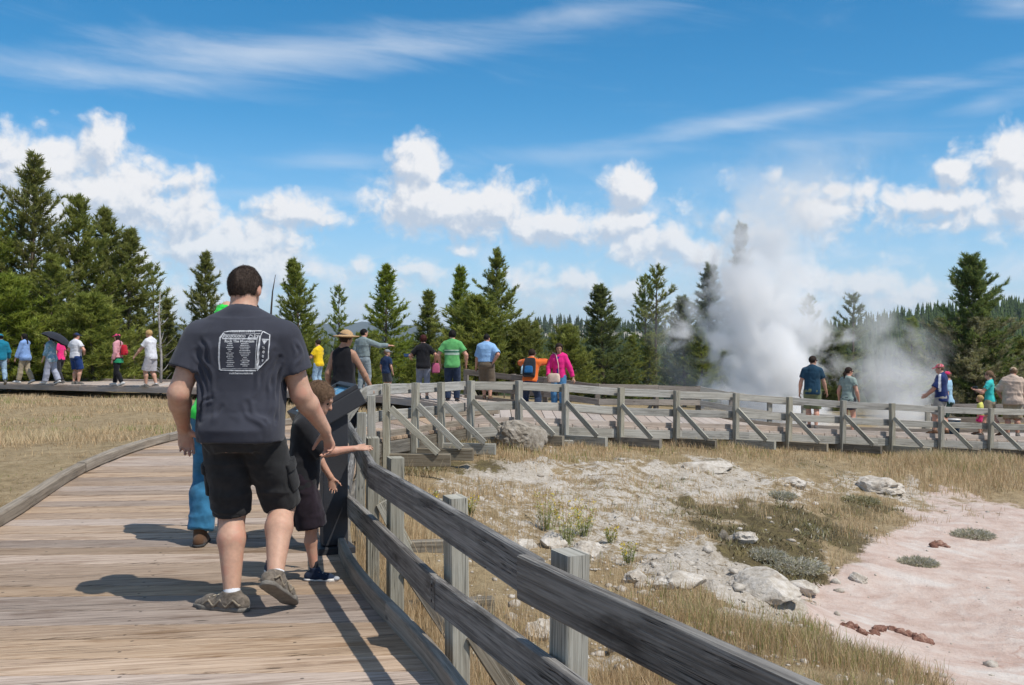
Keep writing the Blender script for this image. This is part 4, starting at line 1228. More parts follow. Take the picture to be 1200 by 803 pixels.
    B.rc(Hd(-.010, .043, -.030), Hd(.010, .043, -.030), .0062 * h * hk, .0062 * h * hk, .006 * h)
    for s in (-1, 1):
        B.ell(Hd(s * .0445, -.004, -.004), np.array([.0065, .012, .018]) * h * hk, .004 * h, Mh)
    for i, s in enumerate((-1, 1)):
        fd = nrm(Wp[s] - E[s]) if not (handdir and handdir[i]) else nrm(handdir[i])
        th = thumb[i] if thumb and thumb[i] else (-s * .35, 1, .2)
        hand(B, Wp[s], fd, th, s, h / 1.75 * (1.05 if vox > .01 else 1.0), curl[i], k=.006 * h / 1.75)
    V, Q = B.mesh()
    V = smooth_v(V, Q, 1, .4)
    body = link('body', mesh_np('body', V, Q, skin, True), root)
    parts = {'body': body}
    info = dict(root=root, A=A, K=K, E=E, W=Wp, sh=sh, hp=hp, foot=foot, Hd=Hd, hc=hc, T=T, h=h, parts=parts, Mh=Mh, Rt=Rt, Rh=Rh, B=B, Pl=Pl, hk=hk)
    def out(name, F, mat, sm_=1, wr_=0, wsc=(9, 9, 5), sd=1, parent=None, wfun=None):
        V, Q = F.mesh()
        if not len(V): return None
        if wr_: V = wrinkle(V, Q, wr_, wsc, sd)
        V = smooth_v(V, Q, sm_, .5)
        if wfun: V = wfun(V, Q)
        o = link(name, mesh_np(name, V, Q, mat, True), parent or root)
        parts.setdefault(name, o)
        info.setdefault('geo', {})[name] = (V, Q)
        return o
    info['out'] = out; info['grid'] = lambda v=vox: Sdf(lo, hi, v)
    # --- bottom
    if bottom:
        G = Sdf(lo, np.array([hi[0], hi[1], Pl[2] + .16 * h]), vox)
        g = bottom.get('grow', .010) * h
        wz = bottom.get('waist', .055 if (top is None or top.get('tuck')) else .035)
        G.loft([(z, w * 1.0 + g * .8, d + g * .8, c) for z, w, d, c in pf if z < wz * h] + [(wz * h, np.interp(wz * h, [p[0] for p in pf], [p[1] for p in pf]) + g * .8, np.interp(wz * h, [p[0] for p in pf], [p[2] for p in pf]) + g * .8, np.interp(wz * h, [p[0] for p in pf], [p[3] for p in pf]))], Pl, ax)
        ln = bottom['len']; fl_ = bottom.get('flare', 0) * h
        for s in (-1, 1):
            kn, an, hh = K[s], A[s], hp[s]
            if ln <= 1:
                e = hh + (kn - hh) * ln; n = nrm(kn - hh)
                rr = (.056 + (.036 - .056) * ln) * h * ml + g + fl_
                G.rc(hh, hh + (kn - hh) * (ln + .12), .056 * h * ml + g * .7, rr, k * .6, clip=[(e, n)])
            else:
                n = nrm(an - kn); e = kn + (an - kn) * (ln - 1)
                G.rc(hh, kn, .056 * h * ml + g * .8, .037 * h * ml + g + fl_ * .4, k * .4)
                bk = -nrm(np.array(kneeh[0 if s < 0 else 1] if kneeh else (0, 1, 0), float))
                cf = kn + (an - kn) * .32 + bk * .010 * h
                G.rc(kn, cf, .036 * h * ml + g + fl_ * .4, .038 * h * ml + g + fl_ * .4, k * .5, clip=[(e, n)])
                G.rc(cf, kn + (an - kn) * (ln - 1 + .1), .038 * h * ml + g + fl_ * .4, .030 * h * ml + g + fl_, k * .5, clip=[(e, n)])
            if bottom.get('open', ln < 1.6):   # hollow at the hem
                q0 = e - n * .03 * h; q1 = e + n * .02 * h
                rr = ((.056 + (.036 - .056) * ln) if ln <= 1 else .034) * h * ml + g * .45 + fl_ * .7
                G.rc(q0, q1, rr * .95, rr, mode='s')
        if bottom.get('skirt'):
            G.loft([(-bottom['skirt'] * h, .105 * h + fl_, .085 * h + fl_, 0), (0, .098 * h + g, .075 * h + g, -.008 * h)], Pl, ax, .01)
        out(bottom.get('name', 'shorts' if ln < 1.3 else 'trousers'), G, bottom['mat'], 1, bottom.get('wr', .0035) * h, bottom.get('wsc', (8, 8, 6)), seed)
    # --- top
    if top:
        G = Sdf(np.array([lo[0], lo[1], max(lo[2], min(Pl[2] - .14 * h, lo[2] + 9))]), hi, vox)
        g = top.get('grow', .009) * h
        hz = top.get('hem', -.02) * h
        zz = [p[0] for p in pf]; ww = [p[1] for p in pf]; dd = [p[2] for p in pf]; cc = [p[3] for p in pf]
        loose = top.get('loose', .5)
        tz = top.get('neck', .318) * h
        pr = []
        cw, cd = np.interp(.2 * h, zz, ww), np.interp(.2 * h, zz, dd)
        for z in sorted(set([hz, tz] + [z for z in zz if hz < z < tz] + [hz + .02 * h])):
            w, d = np.interp(z, zz, ww), np.interp(z, zz, dd)
            if z < .2 * h:
                w = max(w, w + (cw - w) * loose); d = max(d, d + (cd - d) * loose)
            fl2 = top.get('flare', 0) * h * max(0, 1 - (z - hz) / (.25 * h)) + (max(0, bottom.get('grow', .010) * h * .8 + .005 - g) if bottom and not top.get('tuck') and z < .075 * h else 0); pr.append((z, w + g + fl2, d + g + fl2 * .8, np.interp(z, zz, cc)))
        G.loft(pr, Pl, ax)
        sl = top.get('sleeve', .6)
        for s in (-1, 1):
            a, e, w = sh[s], E[s], Wp[s]
            if sl <= 0:
                G.rc(nb + Rt @ np.array([s * .020 * h, -.008 * h, -.010 * h]), a + Rt @ np.array([-s * .030 * h, -.004 * h, .006 * h]), .024 * h * m + g, .022 * h * m + g, .02 * h)
                continue
            G.rc(nb + Rt @ np.array([s * .012 * h, -.010 * h, -.002 * h]), a + Rt @ np.array([-s * .012 * h, -.004 * h, .008 * h]), .024 * h * m + g, .024 * h * m + g, .02 * h)
            gs = g * top.get('sg', .85)
            if sl <= 1:
                n = nrm(e - a); q = a + (e - a) * sl
                G.rc(a, a + (e - a) * (sl + .15), .033 * h * m + gs * .8, (.034 - .008 * sl) * h * m + gs * 1.5, .02 * h, clip=[(q, n)])
                rr = (.034 - .008 * sl) * h * m + gs * .75
                G.rc(q - n * .02 * h, q + n * .03 * h, rr, rr, mode='s')
            else:
                f = sl - 1; n = nrm(w - e); q = e + (w - e) * f
                G.rc(a, e, .033 * h * m + gs, .028 * h * m + gs, .02 * h)
                G.rc(e, e + (w - e) * (f + .1), .028 * h * m + gs, .021 * h * m + gs, .012 * h, clip=[(q, n)])
        # neck opening
        if sl <= 0:
            for s in (-1, 1): G.rc(sh[s] + Rt @ np.array([s * .018 * h, 0, .03 * h]), sh[s] + Rt @ np.array([s * .006 * h, 0, -.045 * h]), .034 * h, .034 * h, mode='s')
        G.rc(nb + Rt @ np.array([0, .006 * h, -.012 * h]), Hd(0, 0, -.02), .037 * h * m, .037 * h * m, mode='s')
        garment = out(top.get('name', 'shirt'), G, top['mat'], 1, top.get('wr', .0055) * h, top.get('wsc', (8, 8, 4)), seed + 3, wfun=top.get('wfun'))
        if top.get('collar'):
            G = Sdf(nb - .16 * h, nb + .16 * h, vox * .8)
            r0 = .037 * h * m; a0 = nb + Rt @ np.array([0, .006 * h, -.022 * h]); a1 = Hd(0, 0, -.02); nn = nrm(a1 - a0); tl = nrm(nn + np.array([0, .35, 0]))
            c0 = a0 + nn * .016 * h
            G.rc(a0, a1, r0 + .0075, r0 + .0055, 0, clip=[(c0 + tl * .010 * h, tl), (c0 - tl * .012 * h, -tl)])
            G.rc(a0 - nn * .02 * h, a1, r0 + .001, r0 + .0005, mode='s')
            out('collar', G, top['mat'], 1, parent=garment)
    # --- shoes
    if shoes and not shoes.get('bare'):
        for i, s in enumerate((-1, 1)):
            t, u, sd_ = foot[s]; a = A[s]
            ll, hh_ = a - .16 * h, a + .16 * h
            G = Sdf(ll, hh_, min(vox, .011) if vox > .009 else vox * .8)
            cl = [(a - u * .034 * h, -u)]
            G.rc(a - t * .030 * h - u * .022 * h, a + t * .07 * h - u * .028 * h, .027 * h, .025 * h, 0, flat=sd_, fs=.86, clip=cl)
            G.rc(a + t * .06 * h - u * .028 * h, a + t * .108 * h - u * .033 * h, .026 * h, .016 * h, .014 * h, flat=u, fs=.85, clip=cl)
            G.rc(a + u * shoes.get('top', .016) * h, a - u * .015 * h + t * .01 * h, max(.026 * h, .0205 * h * ml + .007), .028 * h, .016 * h, clip=[(a + u * shoes.get('top', .016) * h, u)])
            o = out('shoe', G, shoes['mat'], 1)
            G = Sdf(ll, hh_, min(vox, .010) if vox > .009 else vox * .8)
            cl = [(a - u * .044 * h, -u), (a - u * .031 * h, u)]
            G.rc(a - t * .031 * h - u * .037 * h, a + t * .085 * h - u * .037 * h, .027 * h, .0275 * h, 0, flat=sd_, fs=.92, clip=cl)
            G.rc(a + t * .085 * h - u * .037 * h, a + t * .110 * h - u * .037 * h, .0265 * h, .0175 * h, .01, clip=cl)
            out('sole', G, shoes.get('sole', M_SOLE), 0, parent=o)
    if socks:
        for s in (-1, 1):
            t, u, sd_ = foot[s]; a = A[s]; d_ = nrm(K[s] - a)
            G = Sdf(a - .09 * h, a + .12 * h, min(vox, .010))
            q = a + d_ * socks['top'] * h
            G.rc(a + u * .004 * h, a + d_ * (socks['top'] + .02) * h, .0205 * h * ml + .0025, .0215 * h * ml + .0035, 0, clip=[(q, d_)])
            out('sock', G, socks['mat'], 1)
    # --- hair
    if hair:
        G = Sdf(hc - .16 * h * hk - np.array([0, 0, hair.get('long', 0) * h]), hc + .12 * h * hk, vox * .8)
        pn = Rh @ nrm((0, hair.get('cy', .80), hair.get('cz', -.60)))
        p0 = Hd(0, hair.get('fy', .040), hair.get('fz', .034))
        th = hair.get('th', .006)
        G.ell(Hd(0, -.008, .015), np.array([.0435 + th, .0545 + th, .050 + th]) * h * hk, 0, Mh, clip=[(p0, pn)])
        L = hair.get('long', 0)
        if L:
            wd = hair.get('wd', .034)
            q = Hd(0, -.040, -.01); e = q + np.array([0, -.030 * h, 0]) - np.array([0, 0, L * h])
            G.rc(q, e, wd * h, wd * .7 * h, .02 * h, flat=Rt @ np.array([0, 1, 0]), fs=.6)
            for s in (-1, 1):
                q = Hd(s * .036, -.012, .0); G.rc(q, q + np.array([0, -.012 * h, -L * h * hair.get('sidef', .85)]), .016 * h, .012 * h, .015 * h)
        if hair.get('tail'):
            q = Hd(0, -.058, .012); e = Hd(0, -.075, -.03); e2 = e + np.array([0, .004 * h, -hair['tail'] * h])
            G.rc(q, e, .014 * h, .020 * h, .008 * h); G.rc(e, e2, .020 * h, .009 * h, .01 * h)
        if hair.get('bun'): G.ell(Hd(0, -.062, .03), np.array([.02, .02, .02]) * h, .006 * h)
        V, Q = G.mesh()
        if len(V):
            n = vnormals(V, Q); V = V + n * (.0035 * h * fbm(V * np.array([45, 45, 22]) / h, 3, seed))[:, None]
            parts['hair'] = link('hair', mesh_np('hair', V, Q, hair['mat'], True), root)
            info.setdefault('geo', {})['hair'] = (V, Q)
    if eyes:
        import bmesh
        for s in (-1, 1):
            bm = bmesh.new(); bmesh.ops.create_uvsphere(bm, u_segments=10, v_segments=7, radius=.0072 * h * hk)
            me = bpy.data.meshes.new('eye'); bm.to_mesh(me); bm.free(); me.materials.append(M_WHITE if eyes == 2 else M_EYE)
            e = Hd(s * .0175, .0388, .002)
            o = link('eye', me, root, Vector(e))
            if eyes == 2:
                bm = bmesh.new(); bmesh.ops.create_uvsphere(bm, u_segments=10, v_segments=7, radius=.0045 * h * hk)
                me = bpy.data.meshes.new('iris'); bm.to_mesh(me); bm.free(); me.materials.append(M_EYE)
                link('iris', me, o, Vector(Rh @ np.array([.0005, .0036, -.0008]) * h * hk))
    if hat:
        G = Sdf(hc - .30 * h * hk, hc + .30 * h * hk, vox * .8)
        kd = hat['kind']
        if kd == 'cap':
            G.ell(Hd(0, -.006, .020), np.array([.0505, .061, .052]) * h * hk, 0, Mh, clip=[(Hd(0, 0, .018), Rh @ np.array([0, 0, -1.]))])
            G.ell(Hd(0, .062, .022), np.array([.040, .046, .008]) * h * hk, .006 * h, (Rh @ rot3(-.25, 0)).T)
            out('cap', G, hat['mat'], 1)
        elif kd == 'brim':
            G.ell(Hd(0, -.006, .030), np.array([.054, .062, .052]) * h * hk, 0, Mh, clip=[(Hd(0, 0, .022), Rh @ np.array([0, 0, -1.]))])
            G.ell(Hd(0, -.006, .024), np.array([.112, .118, .009]) * h * hk, .012 * h, (Rh @ rot3(hat.get('tilt', 0), hat.get('tx', 0))).T)
            o = out('hat', G, hat['mat'], 1)
            G = Sdf(hc - .2 * h * hk, hc + .2 * h * hk, vox * .8)
            G.ell(Hd(0, -.006, .030), np.array([.0565, .0645, .0545]) * h * hk, 0, Mh, clip=[(Hd(0, 0, .050), Rh @ np.array([0, 0, 1.])), (Hd(0, 0, .031), Rh @ np.array([0, 0, -1.]))])
            out('hat_band', G, M_BLACK, 1, parent=o)
            if hat.get('bow'):
                G = Sdf(hc - .2 * h * hk, hc + .2 * h * hk, vox * .8)
                G.ell(Hd(-.05, -.045, .036), np.array([.024, .012, .016]) * h); G.ell(Hd(-.055, -.05, .018), np.array([.010, .010, .022]) * h, .01)
                out('bow', G, M_BLACK, 1, parent=o)
    info['dims'] = (lo, hi)
    return info
def glasses(info, mat=None):
    h = info['h'] * info['hk']; Hd = info['Hd']
    G = Sdf(info['hc'] - .12 * h, info['hc'] + .12 * h, .007)
    for s in (-1, 1):
        G.ell(Hd(s * .018, .052, .003), np.array([.015, .006, .011]) * h); G.rc(Hd(s * .033, .046, .005), Hd(s * .049, -.004, .008), .003 * h, .003 * h)
    G.rc(Hd(-.018, .055, .006), Hd(.018, .055, .006), .003 * h, .003 * h)
    info['out']('sunglasses', G, mat or M_BLACK, 0)
build_rocks()
# ------------------------------------------------------------------ the three figures on the near boardwalk
M_TEE = fabric('charcoal_tee', (.044, .046, .060), var=.14, scale=5, bump=.25, bscale=420)
M_CARGO = fabric('black_cargo_cloth', (.024, .024, .025), var=.25, scale=9, bump=.35, bscale=380)
M_INK = plain('white_ink', (.52, .53, .55), .8, .25, 70, .1, 300)
M_TRAIL = fabric('taupe_trail_shoe', (.15, .125, .10), var=.35, scale=45, bump=.5, bscale=160)
M_SOCK_W = fabric('white_sock', (.72, .73, .76)); M_SOCK_D = fabric('dark_sock', (.02, .02, .025))
def crease_fun(lines):
    """press soft folds into cloth along given line segments (a, b, width, depth)"""
    def f(V, Q):
        n = vnormals(V, Q); V = V.copy(); D = np.zeros(len(V))
        for a, b, w, d in lines:
            a = np.array(a); b = np.array(b); ba = b - a
            t = np.clip(((V - a) @ ba) / (ba @ ba), 0, 1)
            # gentle waver of the fold line
            q = a + t[:, None] * ba
            q = q + np.c_[.012 * np.sin(t * 7 + a[0] * 40), 0 * t, .008 * np.sin(t * 9 + a[2] * 30)]
            dist = np.linalg.norm(V - q, axis=1)
            fade = np.sin(np.clip(t, .02, .98) * math.pi) ** .6
            D += 2.2 * d * fade * (np.exp(-(dist / w) ** 2) - .7 * np.exp(-((dist - 1.9 * w) / w) ** 2))
        return V - n * D[:, None]
    return f
def build_man():
    H = 1.85
    prof = [(-.065, .072, .060, -.01), (-.03, .098, .080, -.014), (0, .101, .088, -.014), (.05, .100, .084, .002), (.11, .101, .082, .008), (.17, .111, .082, .008), (.235, .126, .080, .0), (.275, .120, .068, -.006), (.305, .088, .052, -.008), (.328, .046, .040, -.006)]
    cr = []
    rr = random.Random(4)
    for s in (-1, 1):
        cr += [((s * .20, -.13, 1.38), (s * .10, -.17, 1.12), .011, .007), ((s * .215, -.10, 1.34), (s * .17, -.15, 1.02), .010, .009), ((s * .22, -.08, 1.30), (s * .20, -.12, 1.0), .010, .008), ((s * .18, -.13, 1.44), (s * .12, -.16, 1.28), .012, .005),
               ((s * .26, -.05, 1.47), (s * .33, -.05, 1.30), .010, .006), ((s * .30, -.07, 1.42), (s * .30, -.06, 1.24), .009, .006)]
    for z in (1.02, .97, .935):
        cr += [((-.19 + rr.uniform(-.02, .05), -.15, z + rr.uniform(-.02, .03)), (.17 + rr.uniform(-.06, .03), -.16, z + rr.uniform(-.03, .05)), .012, .006)]
    cr += [((-.05, -.17, 1.08), (-.17, -.15, .92), .012, .007), ((.06, -.17, 1.10), (.17, -.15, .94), .012, .008), ((.0, -.17, 1.05), (.08, -.17, .90), .012, .006), ((-.12, -.16, 1.15), (-.20, -.13, 1.05), .010, .006)]
    sc = 218.0
    p = person('big man with short dark hair in charcoal concert T-shirt and black cargo shorts walking away', (284 - 600) / FPX * 5.5, 5.5, 0, 0, H, m=1.18, legm=1.08, sw=1.24, head=.985, skin=M_SKIN_RED, vox=.0072, prof=prof,
               pelvis=(0, -.005, .518), lean=(1.5, 0), look=(4, 0, -8),
               ank=[(-.022, -.035, .043), (.112, -.075, .105)], kneeh=[(-.1, 1, 0), (.1, 1, 0)], footdir=[(-.95, .32, 0), (.30, .78, -.52)], footup=[None, (-.1, .45, 1)], shz=.262, 
               wr=[(-.190, .060, .515), (.222, .100, .505)], elb=[(-.12, -1, 0), (-.45, -1, 0)], thumb=[(1, .25, 0), (-.75, .65, -.1)], curl=(.62, .78), handdir=[(.12, .12, -1), (.25, .25, -1)],
               top=dict(mat=M_TEE, sleeve=.60, hem=-.036, grow=.013, loose=.55, wr=.0016, flare=.002, collar=True, sg=1.15, wsc=(6, 6, 4), neck=.316, wfun=crease_fun(cr)),
               bottom=dict(mat=M_CARGO, len=1.0, grow=.013, flare=.003, wr=.0045, wsc=(7, 7, 7)),
               shoes=dict(mat=M_TRAIL, top=.012, sole=plain('taupe_sole', (.17, .155, .135), .85, .2, 30, .4, 90)), socks=dict(mat=M_SOCK_W, top=.056),
               hair=dict(mat=M_H_GREY, cy=.62, cz=-.78, fy=.045, fz=.022, th=.0045))
    root, h = p['root'], H
    # faded hair down to the nape and short strands
    V, Q = p['geo']['hair']; n = vnormals(V, Q)
    rng = np.random.default_rng(3)
    N = 9000
    f = rng.integers(0, len(Q), N); w = rng.dirichlet((1, 1, 1, 1), N)
    pos = (V[Q[f]] * w[:, :, None]).sum(1); nn = (n[Q[f]] * w[:, :, None]).sum(1)
    gd = np.array([0, -.3, -1.0]) + rng.normal(0, .35, (N, 3))
    d = gd - nn * (gd * nn).sum(1, keepdims=True); d = d / np.linalg.norm(d, axis=1, keepdims=True) * .8 + nn * .45
    L = rng.uniform(.008, .017, N)[:, None]; sdv = np.cross(d, nn); sdv /= np.linalg.norm(sdv, axis=1, keepdims=True) + 1e-9
    VV = np.stack([pos - sdv * .0009, pos + sdv * .0009, pos + d * L], 1).reshape(-1, 3)
    link('hair_strands', mesh_np('hair_strands', VV, np.arange(3 * N).reshape(-1, 3), M_H_GREY), root, kind='stuff')
    # cargo pockets
    for s in (-1, 1):
        hh, kn = p['hp'][s], p['K'][s]
        c = hh + (kn - hh) * .58 + np.array([s * .108, -.01, 0]); d = nrm(kn - hh)
        G = Sdf(c - .16, c + .16, .007)
        G.rc(c - d * .062, c + d * .058, .055, .055, 0, flat=(s, -.15, 0), fs=.38, clip=[(c - d * .085, -d), (c + d * .082, d)])
        o = p['out']('pocket', G, M_CARGO, 2, .003, (14, 14, 12), 3 + s)
        G = Sdf(c - .16, c + .16, .007)
        q = c - d * .085 + np.array([s * .012, 0, 0])
        G.rc(q - d * .004, q + d * .038, .058, .058, 0, flat=(s, -.15, 0), fs=.36, clip=[(q - d * .008, -d), (q + d * .045, d)])
        p['out']('pocket_flap', G, M_CARGO, 1, .002, (14, 14, 12), 5 + s, parent=o)
        # back pocket with flap
        c = p['Pl'] + np.array([s * .105, -.158, -.035])
        G = Sdf(c - .12, c + .12, .007)
        G.rc(c + np.array([-.045, 0, .02]), c + np.array([.045, 0, .02]), .020, .020, .012, flat=(0, 1, 0), fs=.5)
        p['out']('back_pocket_flap', G, M_CARGO, 1, .0015, (14, 14, 12), 9 + s)
    # shorts hems
    for s in (-1, 1):
        hh, kn = p['hp'][s], p['K'][s]; d = nrm(kn - hh); e = hh + (kn - hh) * 1.0
        G = Sdf(e - .16, e + .16, .007)
        r = (.056 + (.036 - .056) * 1.0) * h * 1.08 + .0158 * h
        G.rc(e - d * .035, e + d * .01, r + .0032, r + .0036, 0, clip=[(e - d * .026, -d), (e + d * .002, d)])
        G.rc(e - d * .05, e + d * .03, r - .006, r - .006, mode='s')
        p['out']('hem', G, M_CARGO, 1, .002, (9, 9, 9), 4)
    # ring
    w = p['W'][-1]
    # shoe laces and heel tabs
    for s in (-1, 1):
        t, u, sd_ = p['foot'][s]; a = p['A'][s]
        G = Sdf(a - .16 * h, a + .16 * h, .006)
        for q in (.020, .034, .048, .062):
            c = a + t * q * h + u * (.012 - q * .30) * h
            G.rc(c - sd_ * .020 * h, c + sd_ * .020 * h, .0022 * h, .0022 * h)
            G.rc(c - sd_ * .020 * h, c + t * .013 * h - u * .005 * h + sd_ * .018 * h, .002 * h, .002 * h)
        p['out']('laces', G, plain('lace', (.42, .38, .30)), 0)
        G = Sdf(a - .16 * h, a + .16 * h, .006)
        pt = []
        for sg in (-1, 1):
            z = [a + t * q * h + sd_ * sg * (.0265 - max(0, q - .05) * .12) * h - u * w * h for q, w in ((.085, .030), (.062, .014), (.045, .031), (.022, .010), (.004, .030), (-.020, .008), (-.040, .022))]
            pt += z if sg < 0 else z[::-1]
        for b, c in zip(pt, pt[1:]): G.rc(b, c, .0034 * h, .0034 * h)
        p['out']('shoe_trim', G, plain('pale_trim', (.24, .20, .15)), 0)
    # ---------------- print on the back: an amplifier cabinet, names and year
    V, Q = p['geo']['shirt']
    bvh = BVHTree.FromPolygons([tuple(v) for v in V], [tuple(q) for q in Q])
    def px2(px, py): return (px - 600) / FPX * 5.345 - root.location.x, EYE - (py - HOR) / FPX * 5.345
    def proj(x, z, off=.0016):
        hit = bvh.ray_cast(Vector((x, -1, z)), Vector((0, 1, 0)))
        if hit[0] is None: return Vector((x, -.16, z))
        return Vector((x, hit[0].y - off, z))
    pv, pfc = [], []
    def quad_strip(pts, wd, off=.0016):
        # pts in photo px; a stroke of width wd px laid on the cloth
        q = []
        for a, b in zip(pts, pts[1:]):
            n = max(2, int(math.hypot(b[0] - a[0], b[1] - a[1]) / 2))
            q += [(a[0] + (b[0] - a[0]) * i / n, a[1] + (b[1] - a[1]) * i / n) for i in range(n)]
        q.append(pts[-1])
        base = len(pv)
        for i, c in enumerate(q):
            a = q[max(i - 1, 0)]; b = q[min(i + 1, len(q) - 1)]
            tx, ty = b[0] - a[0], b[1] - a[1]; l = math.hypot(tx, ty) or 1
            w_ = wd / 2 * (1 + .25 * random.uniform(-1, 1))
            for s in (-1, 1):
                pv.append(proj(*px2(c[0] - ty / l * w_ * s, c[1] + tx / l * w_ * s), off))
            if i: pfc.append([base + 2 * i - 2, base + 2 * i - 1, base + 2 * i + 1, base + 2 * i])
    def Z(zx, zy): return 240 + zx / 10.71, 370 + zy / 10.71          # from the enlarged detail to photo px
    # cabinet outline
    quad_strip([Z(190, 680), Z(180, 560), Z(195, 280), Z(240, 215)], 2.0)
    quad_strip([Z(240, 205), Z(330, 192), Z(700, 190)], 1.1); quad_strip([Z(225, 285), Z(255, 225)], 1.2)
    quad_strip([Z(225, 288), Z(660, 292)], 1.5); quad_strip([Z(245, 238), Z(690, 225)], .5)
    quad_strip([Z(195, 682), Z(420, 690), Z(640, 690)], 1.3); quad_strip([Z(215, 665), Z(630, 668)], .4)
    quad_strip([Z(655, 300), Z(632, 670)], .6); quad_strip([Z(690, 250), Z(672, 480), Z(655, 670)], 2.0); quad_strip([Z(715, 195), Z(690, 270)], 1.0)
    quad_strip([Z(715, 195), Z(800, 240), Z(790, 540), Z(655, 690)], 1.0); quad_strip([Z(710, 296), Z(800, 300)], 1.0)
    quad_strip([Z(662, 672), Z(690, 630)], 1.6); quad_strip([Z(770, 560), Z(785, 545)], 1.6)
    # control row
    for i in range(8):
        c = Z(268 + i * 33, 258); r = 1.25
        quad_strip([(c[0] + r * math.cos(a), c[1] + r * math.sin(a)) for a in np.linspace(0, 2 * math.pi, 9)], .75)
    quad_strip([Z(550, 275), Z(570, 240), Z(610, 262)], .9); quad_strip([Z(545, 278), Z(660, 275)], .7); quad_strip([Z(620, 280), Z(625, 235), Z(650, 250), Z(625, 262)], .7); quad_strip([Z(665, 240), Z(660, 285)], 1.0)
    for i in range(14): quad_strip([Z(318 + i * 22.5, 204), Z(318 + i * 22.5 + 12, 203)], .9)
    # mountain badge
    for i, w_ in enumerate((62, 44, 26, 12)): quad_strip([Z(745 - w_ / 2, 312 + i * 13), Z(745 + w_ / 2, 313 + i * 13)], .9)
    # two columns of names, too small to read
    rl = random.Random(2)
    wl = [60, 70, 95, 60, 30, 95, 70, 90, 60, 80, 110, 70, 95]; wr_ = [95, 105, 130, 110, 130, 135, 115, 90, 40, 70, 110, 80, 110, 60]
    for (cx, ws) in ((325, wl), (510, wr_)):
        for i, w_ in enumerate(ws):
            y = 352 + i * (23.5 if cx < 400 else 21.5)
            x = cx - w_ / 2
            while x < cx + w_ / 2:
                l = rl.uniform(6, 16); quad_strip([Z(x, y), Z(min(x + l, cx + w_ / 2), y + rl.uniform(-1, 1))], rl.uniform(.7, 1.2)); x += l + rl.uniform(2, 5)
    def text(body, cx, cy, wpx, hpx, rotate=0, bold=.02):
        cu = bpy.data.curves.new('t', 'FONT'); cu.body = body; cu.align_x = 'CENTER'; cu.align_y = 'CENTER'; cu.size = 1; cu.offset = bold; cu.resolution_u = 3
        ob = bpy.data.objects.new('t', cu); me = ob.to_mesh()
        co = np.array([tuple(v.co)[:2] for v in me.vertices]); lo_, hi_ = co.min(0), co.max(0)
        co = (co - (lo_ + hi_) / 2) / (hi_ - lo_)
        base = len(pv)
        for x, y in co: pv.append(proj(*px2(cx + x * wpx, cy - y * hpx), .002))
        for pl in me.polygons: pfc.append([base + i for i in pl.vertices])
        ob.to_mesh_clear(); bpy.data.objects.remove(ob); bpy.data.curves.remove(cu)
    c = Z(440, 320); text('Rock The Mountain', c[0], c[1], 34, 3.2, bold=.035)
    c = Z(460, 722); text('rockthemountain.net', c[0], c[1], 27.5, 2.4, bold=.03)
    for i, ch in enumerate('2009'):
        c = Z(735 - i * 5, 403 + i * 54); text(ch, c[0], c[1], 2.5, 3.3, bold=.05)
    link('shirt_print', mesh_np('shirt_print', [tuple(v) for v in pv], pfc, M_INK), p['parts']['shirt'])
    return p
MAN = build_man()
def build_woman_green():
    grn = fabric('bright_green_cloth', (.035, .62, .075)); den = fabric('blue_denim', (.035, .15, .27), var=.3, scale=10, bump=.4)
    p = person('woman in bright green top and blue jeans standing half hidden behind the big man', (279 - 600) / FPX * 7.15, 7.15, 0, -4, 1.74, female=True, m=1.02, fat=1.08, vox=.011, lean=(2, 12), look=(0, 6, -30),
               pelvis=(-.075, 0, .52), ank=[(-.150, -.02, .042), (-.045, .03, .042)], wr=[(.045, .12, .872), (.13, .12, .60)], elb=[(-.45, .1, .75), (.6, -1, 0)], thumb=[(.3, -.2, 1), None],
               top=dict(mat=grn, sleeve=.97, hem=-.03, grow=.012), bottom=dict(mat=den, len=1.93, grow=.012, flare=.008, wr=.005), shoes=dict(mat=M_SHOE_B, sole=M_SOLE_D, top=.03), hair=dict(mat=M_H_DARK, long=.10, wd=.052, th=.012, fy=.035))
build_woman_green()
